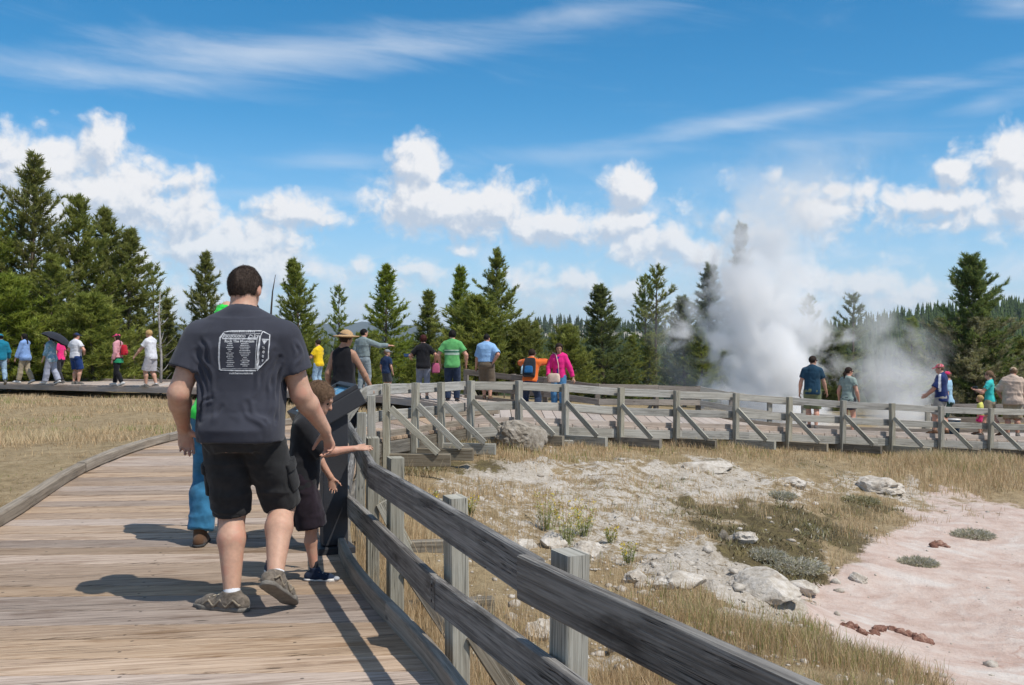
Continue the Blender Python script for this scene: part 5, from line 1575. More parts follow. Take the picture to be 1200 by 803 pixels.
def build_boy():
    blk = fabric('black_tee', (.022, .022, .025), bump=.3); shp = fabric('dark_plum_shorts', (.020, .014, .020), var=.3)
    navy = fabric('navy_canvas', (.018, .028, .055))
    X = (357 - 600) / FPX * 6.12
    h = 1.145
    p = person('small boy in black T-shirt and long dark shorts reaching over the rail', X, 6.12, 0, -86, h, m=.90, sw=.92, head=1.30, skin=M_SKIN, vox=.0075, lean=(6, 0), look=(20, 0, -4), eyes=1, pelvis=(0, -.01, .532),
               ank=[(-.03, -.19, .050), (.035, .055, .045)], kneeh=[(.3, 1, 0), (.1, 1, 0)], footdir=[(.85, .45, 0), (.15, 1, 0)],
               wr=[(-.13, .12, .515), (.07, .265, .690)], elb=[(-.4, -1, -.2), (.3, -.5, -1)], thumb=[(0, 1, .2), (-.8, .1, .55)], curl=(.45, .16), handdir=[(0, .2, -1), (-.1, 1, .04)],
               top=dict(mat=blk, sleeve=.98, hem=-.055, grow=.020, loose=.9, wr=.005, sg=1.3, wsc=(11, 11, 6)), bottom=dict(mat=shp, len=1.0, grow=.028, flare=.024, wr=.006, wsc=(11, 11, 8)),
               shoes=dict(mat=navy, sole=M_WHITE, top=.026), socks=dict(mat=M_SOCK_D, top=.062), hair=dict(mat=M_H_BROWN, cy=.86, cz=-.5, fy=.036, fz=.030, th=.010))
    V, Q = p['geo']['hair']; n = vnormals(V, Q); rng = np.random.default_rng(5); N = 5000
    f = rng.integers(0, len(Q), N); w = rng.dirichlet((1, 1, 1, 1), N)
    pos = (V[Q[f]] * w[:, :, None]).sum(1); nn = (n[Q[f]] * w[:, :, None]).sum(1)
    gd = np.array([0, .5, -1.0]) + rng.normal(0, .25, (N, 3))
    d = gd - nn * (gd * nn).sum(1, keepdims=True); d = d / (np.linalg.norm(d, axis=1, keepdims=True) + 1e-9) + nn * .15
    sdv = np.cross(d, nn); sdv /= np.linalg.norm(sdv, axis=1, keepdims=True) + 1e-9
    VV = np.stack([pos - sdv * .001, pos + sdv * .001, pos + d * rng.uniform(.015, .035, (N, 1))], 1).reshape(-1, 3)
    link('hair_strands', mesh_np('hair_strands', VV, np.arange(3 * N).reshape(-1, 3), M_H_BROWN), p['root'], kind='stuff')
    for s in (-1, 1):
        t, u, sd_ = p['foot'][s]; a = p['A'][s]
        G = Sdf(a - .2 * h, a + .2 * h, .006)
        for q in (.028, .046, .064):
            c = a + t * q * h + u * (.012 - q * .30) * h
            G.rc(c - sd_ * .020 * h, c + sd_ * .020 * h, .003 * h, .003 * h)
        p['out']('laces', G, M_WHITE, 0)
        G = Sdf(a - .2 * h, a + .2 * h, .006)
        G.ell(a + t * .112 * h - u * .032 * h, np.array([.021, .021, .013]) * h, clip=[(a + t * .100 * h, -t), (a - u * .042 * h, -u)])
        p['out']('toe_cap', G, plain('grey_rubber', (.32, .34, .38)), 1)
build_boy()
print('near people', round(time.time() - T0, 1))
# ------------------------------------------------------------------ the other visitors
def at(px, py_feet, d):
    q = P(px, py_feet, d); return q.x, q.y, q.z
def bag_mesh(name, w, d, h, mat, seed=1, r=.03):
    G = Sdf((-w, -d, -h), (w, d, h), .012)
    G.loft([(-h / 2, w / 2 * .95, d / 2, 0), (-h / 4, w / 2, d / 2, 0), (h / 4, w / 2 * .95, d / 2 * .9, 0), (h / 2, w / 2 * .8, d / 2 * .6, 0)], (0, 0, 0), np.eye(3), ex=4)
    V, Q = G.blur(1).mesh(); V = smooth_v(V, Q, 2)
    return mesh_np(name, V, Q, mat, True)
def held(name, label, cat, p, loc, mesh, rot=(0, 0, 0)):
    """a thing carried by a figure: placed in the world where the figure's local point is"""
    root = p['root']; M = Matrix.Translation(root.location) @ root.rotation_euler.to_matrix().to_4x4()
    q = M @ Vector(loc)
    o = link(name, mesh, None, q, label, cat)
    o.rotation_euler = (Matrix.Rotation(root.rotation_euler.z, 4, 'Z') @ Euler(rot).to_matrix().to_4x4()).to_euler()
    return o
def strap(name, pts, mat, parent, w=.02, t=.006):
    board(name, pts, w, t, mat, parent, up=(0, 0, 1))
def tube(pts, r, mat, name='tube', n=6):
    V, F = [], []
    pts = [Vector(p) for p in pts]
    for i, c in enumerate(pts):
        T = (pts[min(i + 1, len(pts) - 1)] - pts[max(i - 1, 0)]).normalized(); a = T.orthogonal().normalized(); b = T.cross(a)
        rr = r[i] if isinstance(r, (list, tuple)) else r
        V += [c + (a * math.cos(k * 2 * math.pi / n) + b * math.sin(k * 2 * math.pi / n)) * rr for k in range(n)]
    for i in range(len(pts) - 1):
        for k in range(n): F.append([i * n + k, i * n + (k + 1) % n, (i + 1) * n + (k + 1) % n, (i + 1) * n + k])
    F.append(list(range(n))[::-1]); F.append([(len(pts) - 1) * n + k for k in range(n)])
    return mesh_np(name, [tuple(v) for v in V], F, mat, True)
def backpack(label, p, loc, w, d, h, mat, trim, rot=(0, 0, 0), bottle=None):
    root = p['root']; M = Matrix.Translation(root.location) @ root.rotation_euler.to_matrix().to_4x4()
    e = empty('backpack', M @ Vector(loc), label, 'backpack'); e.rotation_euler = (Matrix.Rotation(root.rotation_euler.z, 4, 'Z') @ Euler(rot).to_matrix().to_4x4()).to_euler()
    link('pack_body', bag_mesh('pack_body', w, d, h, mat), e)
    link('pocket', bag_mesh('pocket', w * .7, d * .5, h * .4, trim), e, (0, -d * .5, -h * .18))
    for s in (-1, 1):
        link('strap', tube([(s * w * .3, d * .45, h * .42), (s * w * .36, d * .9, h * .5), (s * w * .42, d * 1.5, h * .3), (s * w * .45, d * 1.4, -h * .1), (s * w * .42, d * .5, -h * .4)], .014, trim, 'strap'), e)
    if bottle: link('bottle', tube([(-w * .55, 0, -h * .35), (-w * .55, 0, h * .02), (-w * .55, 0, h * .06), (-w * .55, 0, h * .12)], [.034, .034, .015, .015], bottle, 'bottle', 10), e)
    return e
WALK = dict(ank=[(-.05, .11, .045), (.05, -.13, .06)], footdir=[(-.1, 1, .1), (.1, 1, -.35)])
WALK2 = dict(ank=[(-.05, -.12, .06), (.05, .10, .045)], footdir=[(-.1, 1, -.35), (.1, 1, .1)])
SWING = [(-.145, .10, .50), (.145, -.07, .51)]
F_ = fabric
def build_crowd():
    KH = F_('khaki_cloth', (.36, .30, .21)); NAVY = F_('navy_cloth', (.018, .030, .085)); WHITE = F_('white_cotton', (.62, .62, .66)); JEAN = F_('dark_denim', (.022, .034, .065), var=.25); LJEAN = F_('light_denim', (.25, .36, .47), var=.2); BLACK = F_('black_cotton', (.012, .012, .015)); GREY = F_('grey_cotton', (.24, .25, .27))
    SAND = dict(mat=M_SHOE_B, sole=M_SOLE_D); SN = dict(mat=M_SHOE); SW = dict(mat=M_SHOE_W)
    # ---- left: people filing along the far boardwalk
    x, y, z = at(1, 450, 34)
    teal = F_('teal_fleece', (.012, .17, .26))
    person('person in teal blue hooded jacket and jeans cut by the photo edge', x, y, z, 40, 1.66, top=dict(mat=teal, sleeve=1.92, hem=-.05, grow=.018), bottom=dict(mat=LJEAN, len=1.93), shoes=SN, hair=dict(mat=M_H_BLACK, cz=-.2, fz=.0), hat=dict(kind='cap', mat=teal), seed=2, **WALK)
    x, y, z = at(29, 449, 33.4)
    person('woman with long dark hair in pale blue jacket and beige trousers walking towards the left', x, y, z, 80, 1.62, female=True, top=dict(mat=F_('pale_blue_jacket', (.20, .32, .58)), sleeve=1.92, hem=-.07, grow=.020, flare=.02, loose=.8, name='jacket'), bottom=dict(mat=KH, len=1.94, grow=.012, flare=.006), shoes=SW, hair=dict(mat=M_H_BLACK, long=.12, wd=.04), wr=[(-.14, .10, .50), (.15, .16, .52)], seed=3, **WALK)
    # umbrella walker
    x, y, z = at(60, 450, 33)
    td = plain('tie_dye_cotton', (.20, .36, .46), .9, .2, 6, .2, 200, .1, var2=((.52, .62, .68), 8))
    p = person('person in blue and white tie-dyed shirt and pale trousers under a dark umbrella', x, y, z, 75, 1.60, female=True, top=dict(mat=td, sleeve=1.5, hem=-.08, grow=.02, loose=.8, flare=.01), bottom=dict(mat=F_('pale_grey_trousers', (.34, .36, .44)), len=1.95, grow=.018, flare=.010), shoes=SW, hair=dict(mat=M_H_BLACK, long=.05), wr=[(-.14, .08, .50), (.07, .15, .74)], elb=[None, (.6, -1, -.8)], seed=4, **WALK)
    u = empty('umbrella', Vector((x + .05, y - .02, z + 1.20)), 'dark folding umbrella tilted over the tie-dye shirt walker', 'umbrella'); u.rotation_euler = (-.25, .45, 0)
    M_UMB = F_('dark_umbrella_cloth', (.022, .024, .032))
    V, Fc = [], []
    nr, nz = 32, 7
    for j in range(nz + 1):
        a = j / nz * R(68); rr = math.sin(a) * .58; zz = .46 + math.cos(a) * .42 - .42
        for k in range(nr):
            t = k / nr * 8 % 1; sag = 1 - .10 * (math.sin(t * math.pi)) * (j / nz) ** 1.5
            V.append((math.cos(k / nr * 6.2832) * rr * sag, math.sin(k / nr * 6.2832) * rr * sag, zz + .02 * math.sin(t * math.pi) * (j / nz) ** 2))
    for j in range(nz):
        for k in range(nr): Fc.append([j * nr + k, j * nr + (k + 1) % nr, (j + 1) * nr + (k + 1) % nr, (j + 1) * nr + k])
    link('canopy', mesh_np('canopy', V, Fc, M_UMB, True), u)
    link('shaft', tube([(0, 0, -.28), (0, 0, .50)], .008, M_BLACK, 'shaft'), u)
    link('handle', tube([(0, 0, -.28), (0, 0, -.38)], .016, M_BLACK, 'handle'), u)
    for k in range(8):
        a = k / 8 * 6.2832
        link('rib', tube([(math.cos(a) * math.sin(t_) * .575, math.sin(a) * math.sin(t_) * .575, .03 + math.cos(t_) * .42) for t_ in (R(4), R(25), R(48), R(67))], .004, M_BLACK, 'rib', 4), u)
    x, y, z = at(70, 450, 34.2)
    person('person in hot pink top and dark trousers walking behind the umbrella', x, y, z, 70, 1.58, female=True, top=dict(mat=F_('hot_pink_cotton', (.72, .03, .18)), sleeve=.6), bottom=dict(mat=F_('charcoal_trousers', (.03, .03, .035)), len=1.93), shoes=SN, hair=dict(mat=M_H_BLACK, long=.04), seed=5, **WALK2)
    x, y, z = at(89, 450.5, 32.2)
    person('man in white T-shirt, royal blue shorts and dark blue cap standing still', x, y, z, -25, 1.62, m=1.08, fat=1.08, top=dict(mat=WHITE, sleeve=.62, hem=-.02, grow=.014, loose=.8), bottom=dict(mat=F_('royal_blue_shorts', (.015, .042, .15)), len=.92, grow=.020, flare=.012), shoes=SN, hair=dict(mat=M_H_DARK), hat=dict(kind='cap', mat=NAVY), look=(0, 0, -20), wr=[(-.11, .10, .60), (.11, .10, .60)], elb=[(-1, -.6, 0), (1, -.6, 0)], seed=6, skin=M_SKIN)
    x, y, z = at(138, 452, 31.6)
    pkc = F_('pale_pink_jacket', (.56, .27, .30)); red = F_('red_pack_cloth', (.42, .014, .03))
    p = person('woman with pink cap, pale pink jacket and green cloth tied at her waist striding left', x, y, z, 78, 1.60, female=True, top=dict(mat=pkc, sleeve=1.9, hem=.02, grow=.014), bottom=dict(mat=BLACK, len=1.94), shoes=SW, hair=dict(mat=M_H_DARK, long=.14, wd=.03), hat=dict(kind='cap', mat=F_('pink_cap_cloth', (.62, .06, .16))), wr=[(-.14, .02, .50), (.14, .05, .48)], seed=7, **WALK2)
    G = p['grid'](.014); h = p['h']
    G.loft([(-.085 * h, .112 * h, .09 * h, -.01 * h), (-.02 * h, .108 * h, .084 * h, -.01 * h), (.03 * h, .098 * h, .070 * h, 0)], p['Pl'], p['Rt'].T)
    p['out']('waist_cloth', G, F_('green_cloth', (.02, .24, .11)), 1, .008, (8, 8, 5))
    backpack('small red backpack worn by the striding woman in the pink cap', p, (.03, -.20, 1.10), .24, .14, .32, red, red)
    x, y, z = at(177, 454, 31.0)
    person('fair haired man in white T-shirt and pale grey shorts walking left past a bare trunk', x, y, z, 72, 1.74, m=1.05, top=dict(mat=WHITE, sleeve=.62, hem=-.04, grow=.016, loose=.8), bottom=dict(mat=F_('pale_grey_shorts', (.40, .39, .42)), len=.95, grow=.020, flare=.014), shoes=SN, socks=dict(mat=M_SOCK_W, top=.04), hair=dict(mat=M_H_BLOND, th=.010), wr=[(-.15, .22, .54), (.14, .19, .53)], lean=(4, 0), look=(6, 0, 0), eyes=1, seed=8, ank=[(-.05, .07, .045), (.05, -.07, .05)])
    # ---- middle group
    x, y, z = at(373, 458, 29.6)
    p = person('woman in yellow T-shirt and light denim capris holding a camera', x, y, z, 62, 1.48, female=True, top=dict(mat=F_('yellow_cotton', (.72, .48, .015)), sleeve=.7, hem=-.05, grow=.016, loose=.8), bottom=dict(mat=LJEAN, len=1.35, grow=.012), shoes=SN, hair=dict(mat=M_H_DARK, bun=True), wr=[(-.05, .16, .66), (.06, .16, .66)], elb=[(-1, -.6, -.5), (1, -.6, -.5)], eyes=1, seed=9)
    held('camera', 'small dark camera in the hands of the woman in yellow', 'camera', p, (0, .27, .98), boxmesh('camera', box((-.06, -.03, -.04), (.06, .05, .04)), M_BLACK, .01))
    x, y, z = P(403, 395 + 1.45 * 1200 / 13.4, 13.4)
    straw = plain('straw', (.42, .27, .14), .8, .18, 60, .5, 160)
    p = person('woman in straw sun hat and black sleeveless top leaning on the rail behind the sign', x, y, 0, -14, 1.53, female=True, fat=1.06, vox=.011, skin=M_SKIN_TAN, top=dict(mat=BLACK, sleeve=0, hem=-.06, grow=.012, loose=.9, wr=.006, neck=.318), bottom=dict(mat=BLACK, len=1.6), shoes=SN, hair=dict(mat=M_H_DARK), hat=dict(kind='brim', mat=straw, bow=True, tilt=.05, tx=-.16), look=(4, 10, -40), wr=[(-.15, .03, .50), (.205, .10, .52)], elb=[None, (1, -.5, 0)], seed=10, lean=(0, 0))
    x, y, z = at(426, 461, 27)
    chamb = F_('grey_chambray', (.20, .245, .25), var=.18)
    person('man in grey-blue shirt and faded jeans pointing to the right', x, y, z, -22, 1.70, top=dict(mat=chamb, sleeve=1.93, hem=.045, tuck=True, grow=.014), bottom=dict(mat=F_('faded_grey_jeans', (.22, .26, .28), var=.2), len=1.94, grow=.010), shoes=SN, hair=dict(mat=M_H_BLACK), look=(0, 0, -30), wr=[(-.15, .03, .50), (.37, .14, .74)], elb=[None, (0, -.3, -1)], curl=(.5, .25), seed=11)
    x, y, z = at(453, 462, 26.6)
    person('boy in navy T-shirt and grey cap standing under the pointing arm', x, y, z, -30, 1.13, head=1.25, top=dict(mat=F_('navy_cotton', (.018, .035, .085)), sleeve=.75, hem=-.05, grow=.018, loose=.8), bottom=dict(mat=F_('slate_shorts', (.05, .055, .065)), len=.95, grow=.018, flare=.01), shoes=SN, hair=dict(mat=M_H_BROWN), hat=dict(kind='cap', mat=F_('grey_cap_cloth', (.20, .21, .22))), look=(0, 0, -50), seed=12)
    x, y, z = at(496, 468, 24.4)
    p = person('woman with short auburn hair in black T-shirt and grey trousers holding a tablet', x, y, z, 8, 1.53, female=True, fat=1.12, top=dict(mat=BLACK, sleeve=.75, hem=-.05, grow=.014, loose=.9), bottom=dict(mat=F_('grey_stretch_cloth', (.20, .22, .28)), len=1.75, grow=.010), shoes=SN, hair=dict(mat=M_H_RED, th=.014, cz=-.35, fz=.02), wr=[(-.19, .16, .64), (.18, .05, .57)], elb=[(-.8, -.6, -.6), (.8, -.8, 0)], seed=13, ank=[(-.06, .03, .042), (.055, -.02, .042)])
    held('tablet', 'dark blue tablet held out by the auburn haired woman', 'tablet', p, (-.36, .34, 1.04), boxmesh('tablet', box((-.09, -.06, -.01), (.09, .06, .01)), F_('dark_blue_case', (.012, .03, .075)), .004), (.6, 0, .2))
    held('handbag', 'dusty pink bag hanging from the arm of the auburn haired woman', 'bag', p, (.30, .06, .74), bag_mesh('handbag', .20, .12, .24, F_('dusty_pink_leather', (.42, .10, .19))))
    x, y, z = at(530, 472, 24)
    gtee = F_('leaf_green_cotton', (.11, .36, .12))
    p = person('man in leaf green T-shirt with pale chest band and dark jeans', x, y, z, -4, 1.70, m=1.06, top=dict(mat=gtee, sleeve=.68, hem=-.04, grow=.016, loose=.6), bottom=dict(mat=JEAN, len=1.94, grow=.010), shoes=dict(mat=BLACK, sole=M_SOLE_D), hair=dict(mat=M_H_BLACK, th=.009, cz=-.45), wr=[(-.175, .05, .53), (.185, .06, .53)], elb=[(-.8, -.7, 0), (.8, -.7, 0)], seed=14)
    V, Q = p['geo']['shirt']
    for (z0, z1, mt) in ((1.215, 1.245, F_('pale_band', (.42, .55, .45))), (1.175, 1.213, F_('dark_green_band', (.035, .15, .09))), (1.12, 1.172, F_('pale_band', (.42, .55, .45)))):
        c = V[Q].mean(1); k = (c[:, 2] > z0) & (c[:, 2] < z1) & (np.abs(c[:, 0]) < .175); k &= c[:, 1] < .02
        n = vnormals(V, Q); used = np.unique(Q[k]); mp = np.full(len(V), -1); mp[used] = np.arange(len(used))
        link('shirt_band', mesh_np('shirt_band', (V + n * .003)[used], mp[Q[k]], mt, True), p['parts']['shirt'])
    x, y, z = at(570, 468, 25.2)
    person('balding man in pale blue shirt and brown shorts with a hand on his hip', x, y, z, -10, 1.61, m=1.08, fat=1.14, top=dict(mat=F_('pale_blue_shirt', (.25, .42, .66)), sleeve=.92, hem=.045, tuck=True, grow=.020, loose=.9), bottom=dict(mat=F_('brown_shorts', (.13, .10, .07)), len=1.0, grow=.022, flare=.016), shoes=SAND, hair=dict(mat=M_H_BLACK, cz=-.9, fz=.02, th=.004), look=(0, 0, -25), wr=[(-.175, .07, .50), (.115, -.06, .565)], elb=[None, (1, -.6, .1)], seed=15, ank=[(-.04, .04, .042), (.06, -.03, .042)])
    x, y, z = at(622, 487, 24.2)
    org = F_('orange_fleece', (.62, .13, .025)); pk = F_('black_pack_cloth', (.02, .022, .026)); pkb = F_('blue_pack_cloth', (.012, .09, .22))
    p = person('man in orange jacket bending to look through binoculars at the rear fence', x, y, z, -12, 1.70, m=1.05, top=dict(mat=org, sleeve=1.9, hem=-.02, grow=.016), bottom=dict(mat=JEAN, len=1.94, grow=.010), shoes=dict(mat=BLACK), hair=dict(mat=M_H_DARK, cz=-.8), pelvis=(0, -.06, .475), lean=(22, 0), look=(-14, 0, 0), wr=[(-.045, .245, .765), (.055, .245, .765)], elb=[(-1, -.2, -.25), (1, -.2, -.15)], ank=[(-.11, .06, .042), (.11, -.03, .042)], seed=16)
    bn = empty('binoculars', p['root'].matrix_basis @ Vector((0, .0, 0)), 'black binoculars held up by the man in orange', 'binoculars', yaw=R(-12))
    c = p['hc'] + np.array([0, .16, .0])
    for s in (-1, 1): link('barrel', tube([Vector(c) + Vector((s * .032, -.05, 0)), Vector(c) + Vector((s * .034, .03, 0)), Vector(c) + Vector((s * .036, .07, 0))], [.018, .022, .026], M_BLACK, 'barrel', 10), bn)
    bc = p['T'](0, -.105, .17)
    backpack('black backpack with blue pocket on the back of the man in orange', p, tuple(bc), .30, .17, .46, pk, pkb, (-R(22), 0, 0), plain('clear_bottle', (.42, .55, .62), .15))
    x, y, z = at(655, 484, 24.3)
    pink = F_('magenta_jacket', (.66, .022, .19))
    p = person('woman with long dark hair in magenta jacket leaning back on the rear fence', x, y, z, 160, 1.66, female=True, skin=M_SKIN_TAN, top=dict(mat=pink, sleeve=1.9, hem=-.03, grow=.014, name='jacket'), bottom=dict(mat=F_('mid_blue_denim', (.06, .17, .32), var=.25), len=1.94, grow=.010), shoes=SAND, hair=dict(mat=M_H_DARK, long=.17, wd=.05, th=.010), wr=[(-.21, -.02, .50), (.13, .10, .52)], elb=[(-.8, -.8, 0), (.8, -.8, 0)], look=(14, 0, 20), eyes=1, seed=17)
    G = p['grid'](.012); h = 1.66
    G.loft([(.04 * h, .020 * h, .008 * h, .062 * h), (.28 * h, .026 * h, .012 * h, .060 * h)], p['Pl'], p['Rt'].T)
    p['out']('blouse', G, F_('violet_cotton', (.06, .02, .22)), 0)
    b = held('shoulder_bag', 'cream shoulder bag at the waist of the woman in magenta', 'bag', p, (.06, .20, .84), bag_mesh('shoulder_bag', .30, .12, .21, F_('cream_leather', (.62, .48, .38))))
    link('strap', tube([(-.12, .0, .09), (-.10, -.02, .32), (-.02, -.10, .55), (.10, -.20, .60)], .010, F_('cream_leather', (.62, .48, .38)), 'strap'), b)
    # ---- right group
    x, y, z = at(952, 503, 25)
    p = person('man in dark teal T-shirt and olive shorts beside the big steam plume', x, y, z, -16, 1.79, top=dict(mat=F_('dark_teal_cotton', (.016, .050, .085)), sleeve=.66, hem=-.05, grow=.014, loose=.6), bottom=dict(mat=F_('olive_shorts', (.14, .16, .085)), len=.98, grow=.018, flare=.010), shoes=SN, hair=dict(mat=M_H_DARK, cz=-.5), look=(0, 0, -40), wr=[(-.165, .04, .50), (.185, .10, .51)], elb=[None, (.8, -.8, 0)], seed=18, ank=[(-.04, .07, .045), (.05, -.05, .045)])
    glasses(p)
    x, y, z = at(994, 508, 25)
    p = person('woman with dark ponytail and sunglasses in pale sage T-shirt', x, y, z, -38, 1.62, female=True, top=dict(mat=F_('sage_cotton', (.25, .31, .28)), sleeve=.5, hem=-.05, grow=.012, loose=.5), bottom=dict(mat=F_('dark_grey_shorts', (.05, .05, .06)), len=.62, grow=.014, flare=.01), shoes=SN, hair=dict(mat=M_H_DARK, tail=.13, cz=-.3), look=(0, 0, -40), seed=19)
    glasses(p)
    x, y, z = at(1103, 509, 25.6)
    p = person('man in navy polo shirt with white side stripe and faded pink cap', x, y, z, 62, 1.76, m=1.05, fat=1.08, top=dict(mat=F_('navy_polo', (.016, .030, .115)), sleeve=.95, hem=-.06, grow=.018, loose=.9), bottom=dict(mat=F_('stone_shorts', (.30, .28, .25)), len=1.0, grow=.020, flare=.014), shoes=SAND, hair=dict(mat=M_H_BROWN), hat=dict(kind='cap', mat=plain('faded_pink_cap', (.50, .10, .13), .9, .2, 12, .2, 200, .1, var2=((.72, .40, .42), 14))), look=(8, 0, 10), wr=[(-.13, .19, .56), (.14, .18, .56)], elb=[(-1, -.8, -.4), (1, -.8, -.4)], eyes=1, seed=20, ank=[(-.05, .08, .045), (.05, -.06, .045)])
    V, Q = p['geo']['shirt']; c = V[Q].mean(1); n = vnormals(V, Q)
    k = (c[:, 0] < -.16) & (np.abs(c[:, 1] - .01) < .030) & (c[:, 2] > 1.08) & (c[:, 2] < 1.52)
    used = np.unique(Q[k]); mp = np.full(len(V), -1); mp[used] = np.arange(len(used))
    if len(used): link('side_stripe', mesh_np('side_stripe', (V + n * .003)[used], mp[Q[k]], WHITE, True), p['parts']['shirt'])
    x, y, z = at(1111, 509, 26.4)
    p = person('person in white and sky blue top mostly hidden behind the navy polo man', x, y, z, 55, 1.62, female=True, top=dict(mat=F_('sky_blue_cotton', (.30, .48, .62)), sleeve=.7, hem=-.05), bottom=dict(mat=F_('dark_green_shorts', (.02, .05, .04)), len=1.0, grow=.016), shoes=SN, hair=dict(mat=M_H_BROWN), hat=dict(kind='cap', mat=F_('bright_pink_cap', (.68, .04, .14))), wr=[(-.13, .05, .50), (.21, .10, .55)], seed=21)
    x, y, z = at(1160, 511, 25.4)
    turq = F_('turquoise_cotton', (.04, .46, .44))
    p = person('woman in turquoise T-shirt and tan shorts lifting a camera', x, y, z, 58, 1.62, female=True, top=dict(mat=turq, sleeve=.62, hem=.0, grow=.010, loose=.3), bottom=dict(mat=KH, len=.62, grow=.014, flare=.006), shoes=SAND, hair=dict(mat=M_H_BROWN, tail=.10, cz=-.3), wr=[(-.05, .19, .70), (.06, .18, .70)], elb=[(-1, -.7, -.6), (1, -.7, -.6)], seed=22, ank=[(-.05, .13, .045), (.06, -.15, .06)], footdir=[(0, 1, .1), (.2, 1, -.4)])
    glasses(p)
    held('camera', 'black camera in the hands of the turquoise T-shirt woman', 'camera', p, (.02, .33, 1.17), boxmesh('camera', box((-.07, -.04, -.05), (.07, .06, .05)), M_BLACK, .012))
    x, y, z = at(1149, 510, 25.0)
    person('blond toddler in yellow top and pink shorts beside the turquoise woman', x, y, z, 60, .92, head=1.45, top=dict(mat=F_('pale_yellow_cotton', (.60, .58, .14)), sleeve=.6, hem=.0, grow=.02), bottom=dict(mat=F_('pink_shorts', (.68, .03, .16)), len=.7, grow=.024, flare=.01), shoes=SN, hair=dict(mat=M_H_BLOND, th=.010, cz=-.3), seed=23)
    x, y, z = at(1187, 512, 25.2)
    p = person('man in wrinkled tan shirt, khaki shorts and tan cap seen from behind', x, y, z, -24, 1.72, m=1.06, fat=1.12, top=dict(mat=F_('tan_linen', (.50, .385, .31)), sleeve=1.0, hem=-.06, grow=.024, loose=1.0, flare=.012, wr=.009), bottom=dict(mat=KH, len=1.02, grow=.022, flare=.014), shoes=SN, hair=dict(mat=M_H_BROWN), hat=dict(kind='cap', mat=F_('tan_cap_cloth', (.40, .31, .21))), look=(14, 0, -20), wr=[(-.15, .10, .56), (.12, .16, .58)], elb=[(-1, -.6, 0), (1, -.6, 0)], seed=24)
    g = held('bucket', 'dark blue bucket with white lid on the boardwalk behind the far fence', 'bucket', p, (0, 0, 0), tube([(0, 0, 0), (0, 0, .34)], [.11, .14], F_('dark_blue_plastic', (.012, .035, .065)), 'bucket', 14))
    g.location = P(1118.5, 509, 24.6)
    link('lid', tube([(0, 0, .341), (0, 0, .37)], [.15, .15], M_WHITE, 'lid', 14), g)
build_crowd()
print('crowd', round(time.time() - T0, 1))
# ------------------------------------------------------------------ pines
def needle_mat(name, c1, c2, c3):
    m, t = new_mat(name)
    a = t.n('ShaderNodeAttribute', attribute_name='tone').outputs['Fac']
    oi = t.n('ShaderNodeObjectInfo').outputs['Random']
    c = t.ramp(a, [(0, c1), (.5, c2), (1, c3)])
    c = t.n('ShaderNodeHueSaturation', {'Hue': t.m('MULTIPLY_ADD', oi, .035, .482), 'Saturation': t.m('MULTIPLY_ADD', oi, .25, .85), 'Value': t.m('MULTIPLY_ADD', oi, .35, .82), 'Color': c}).outputs[0]
    p = t.n('ShaderNodeBsdfPrincipled', {'Base Color': c, 'Roughness': .55, 'Specular IOR Level': .25}).outputs[0]
    tr = t.n('ShaderNodeBsdfTranslucent', {'Color': t.mix(.5, c, (.34, .38, .09))}).outputs[0]
    mx = t.n('ShaderNodeMixShader', {0: .45, 1: p, 2: tr}).outputs[0]
    finish(t, mx)
    return m
M_NEED = needle_mat('pine_needles', (.125, .155, .028), (.24, .27, .052), (.36, .365, .09))
M_NEED2 = needle_mat('dark_pine_needles', (.066, .10, .042), (.12, .165, .062), (.19, .225, .085))
M_NEED3 = needle_mat('grey_needles', (.14, .12, .085), (.24, .21, .15), (.36, .32, .24))
M_BARK = plain('pine_bark', (.16, .125, .095), .95, .4, 14, .9, 30, .1, bdist=.02)
M_DEADW = plain('dead_grey_wood', (.32, .30, .28), .9, .25, 14, .6, 40, .1, bdist=.01)
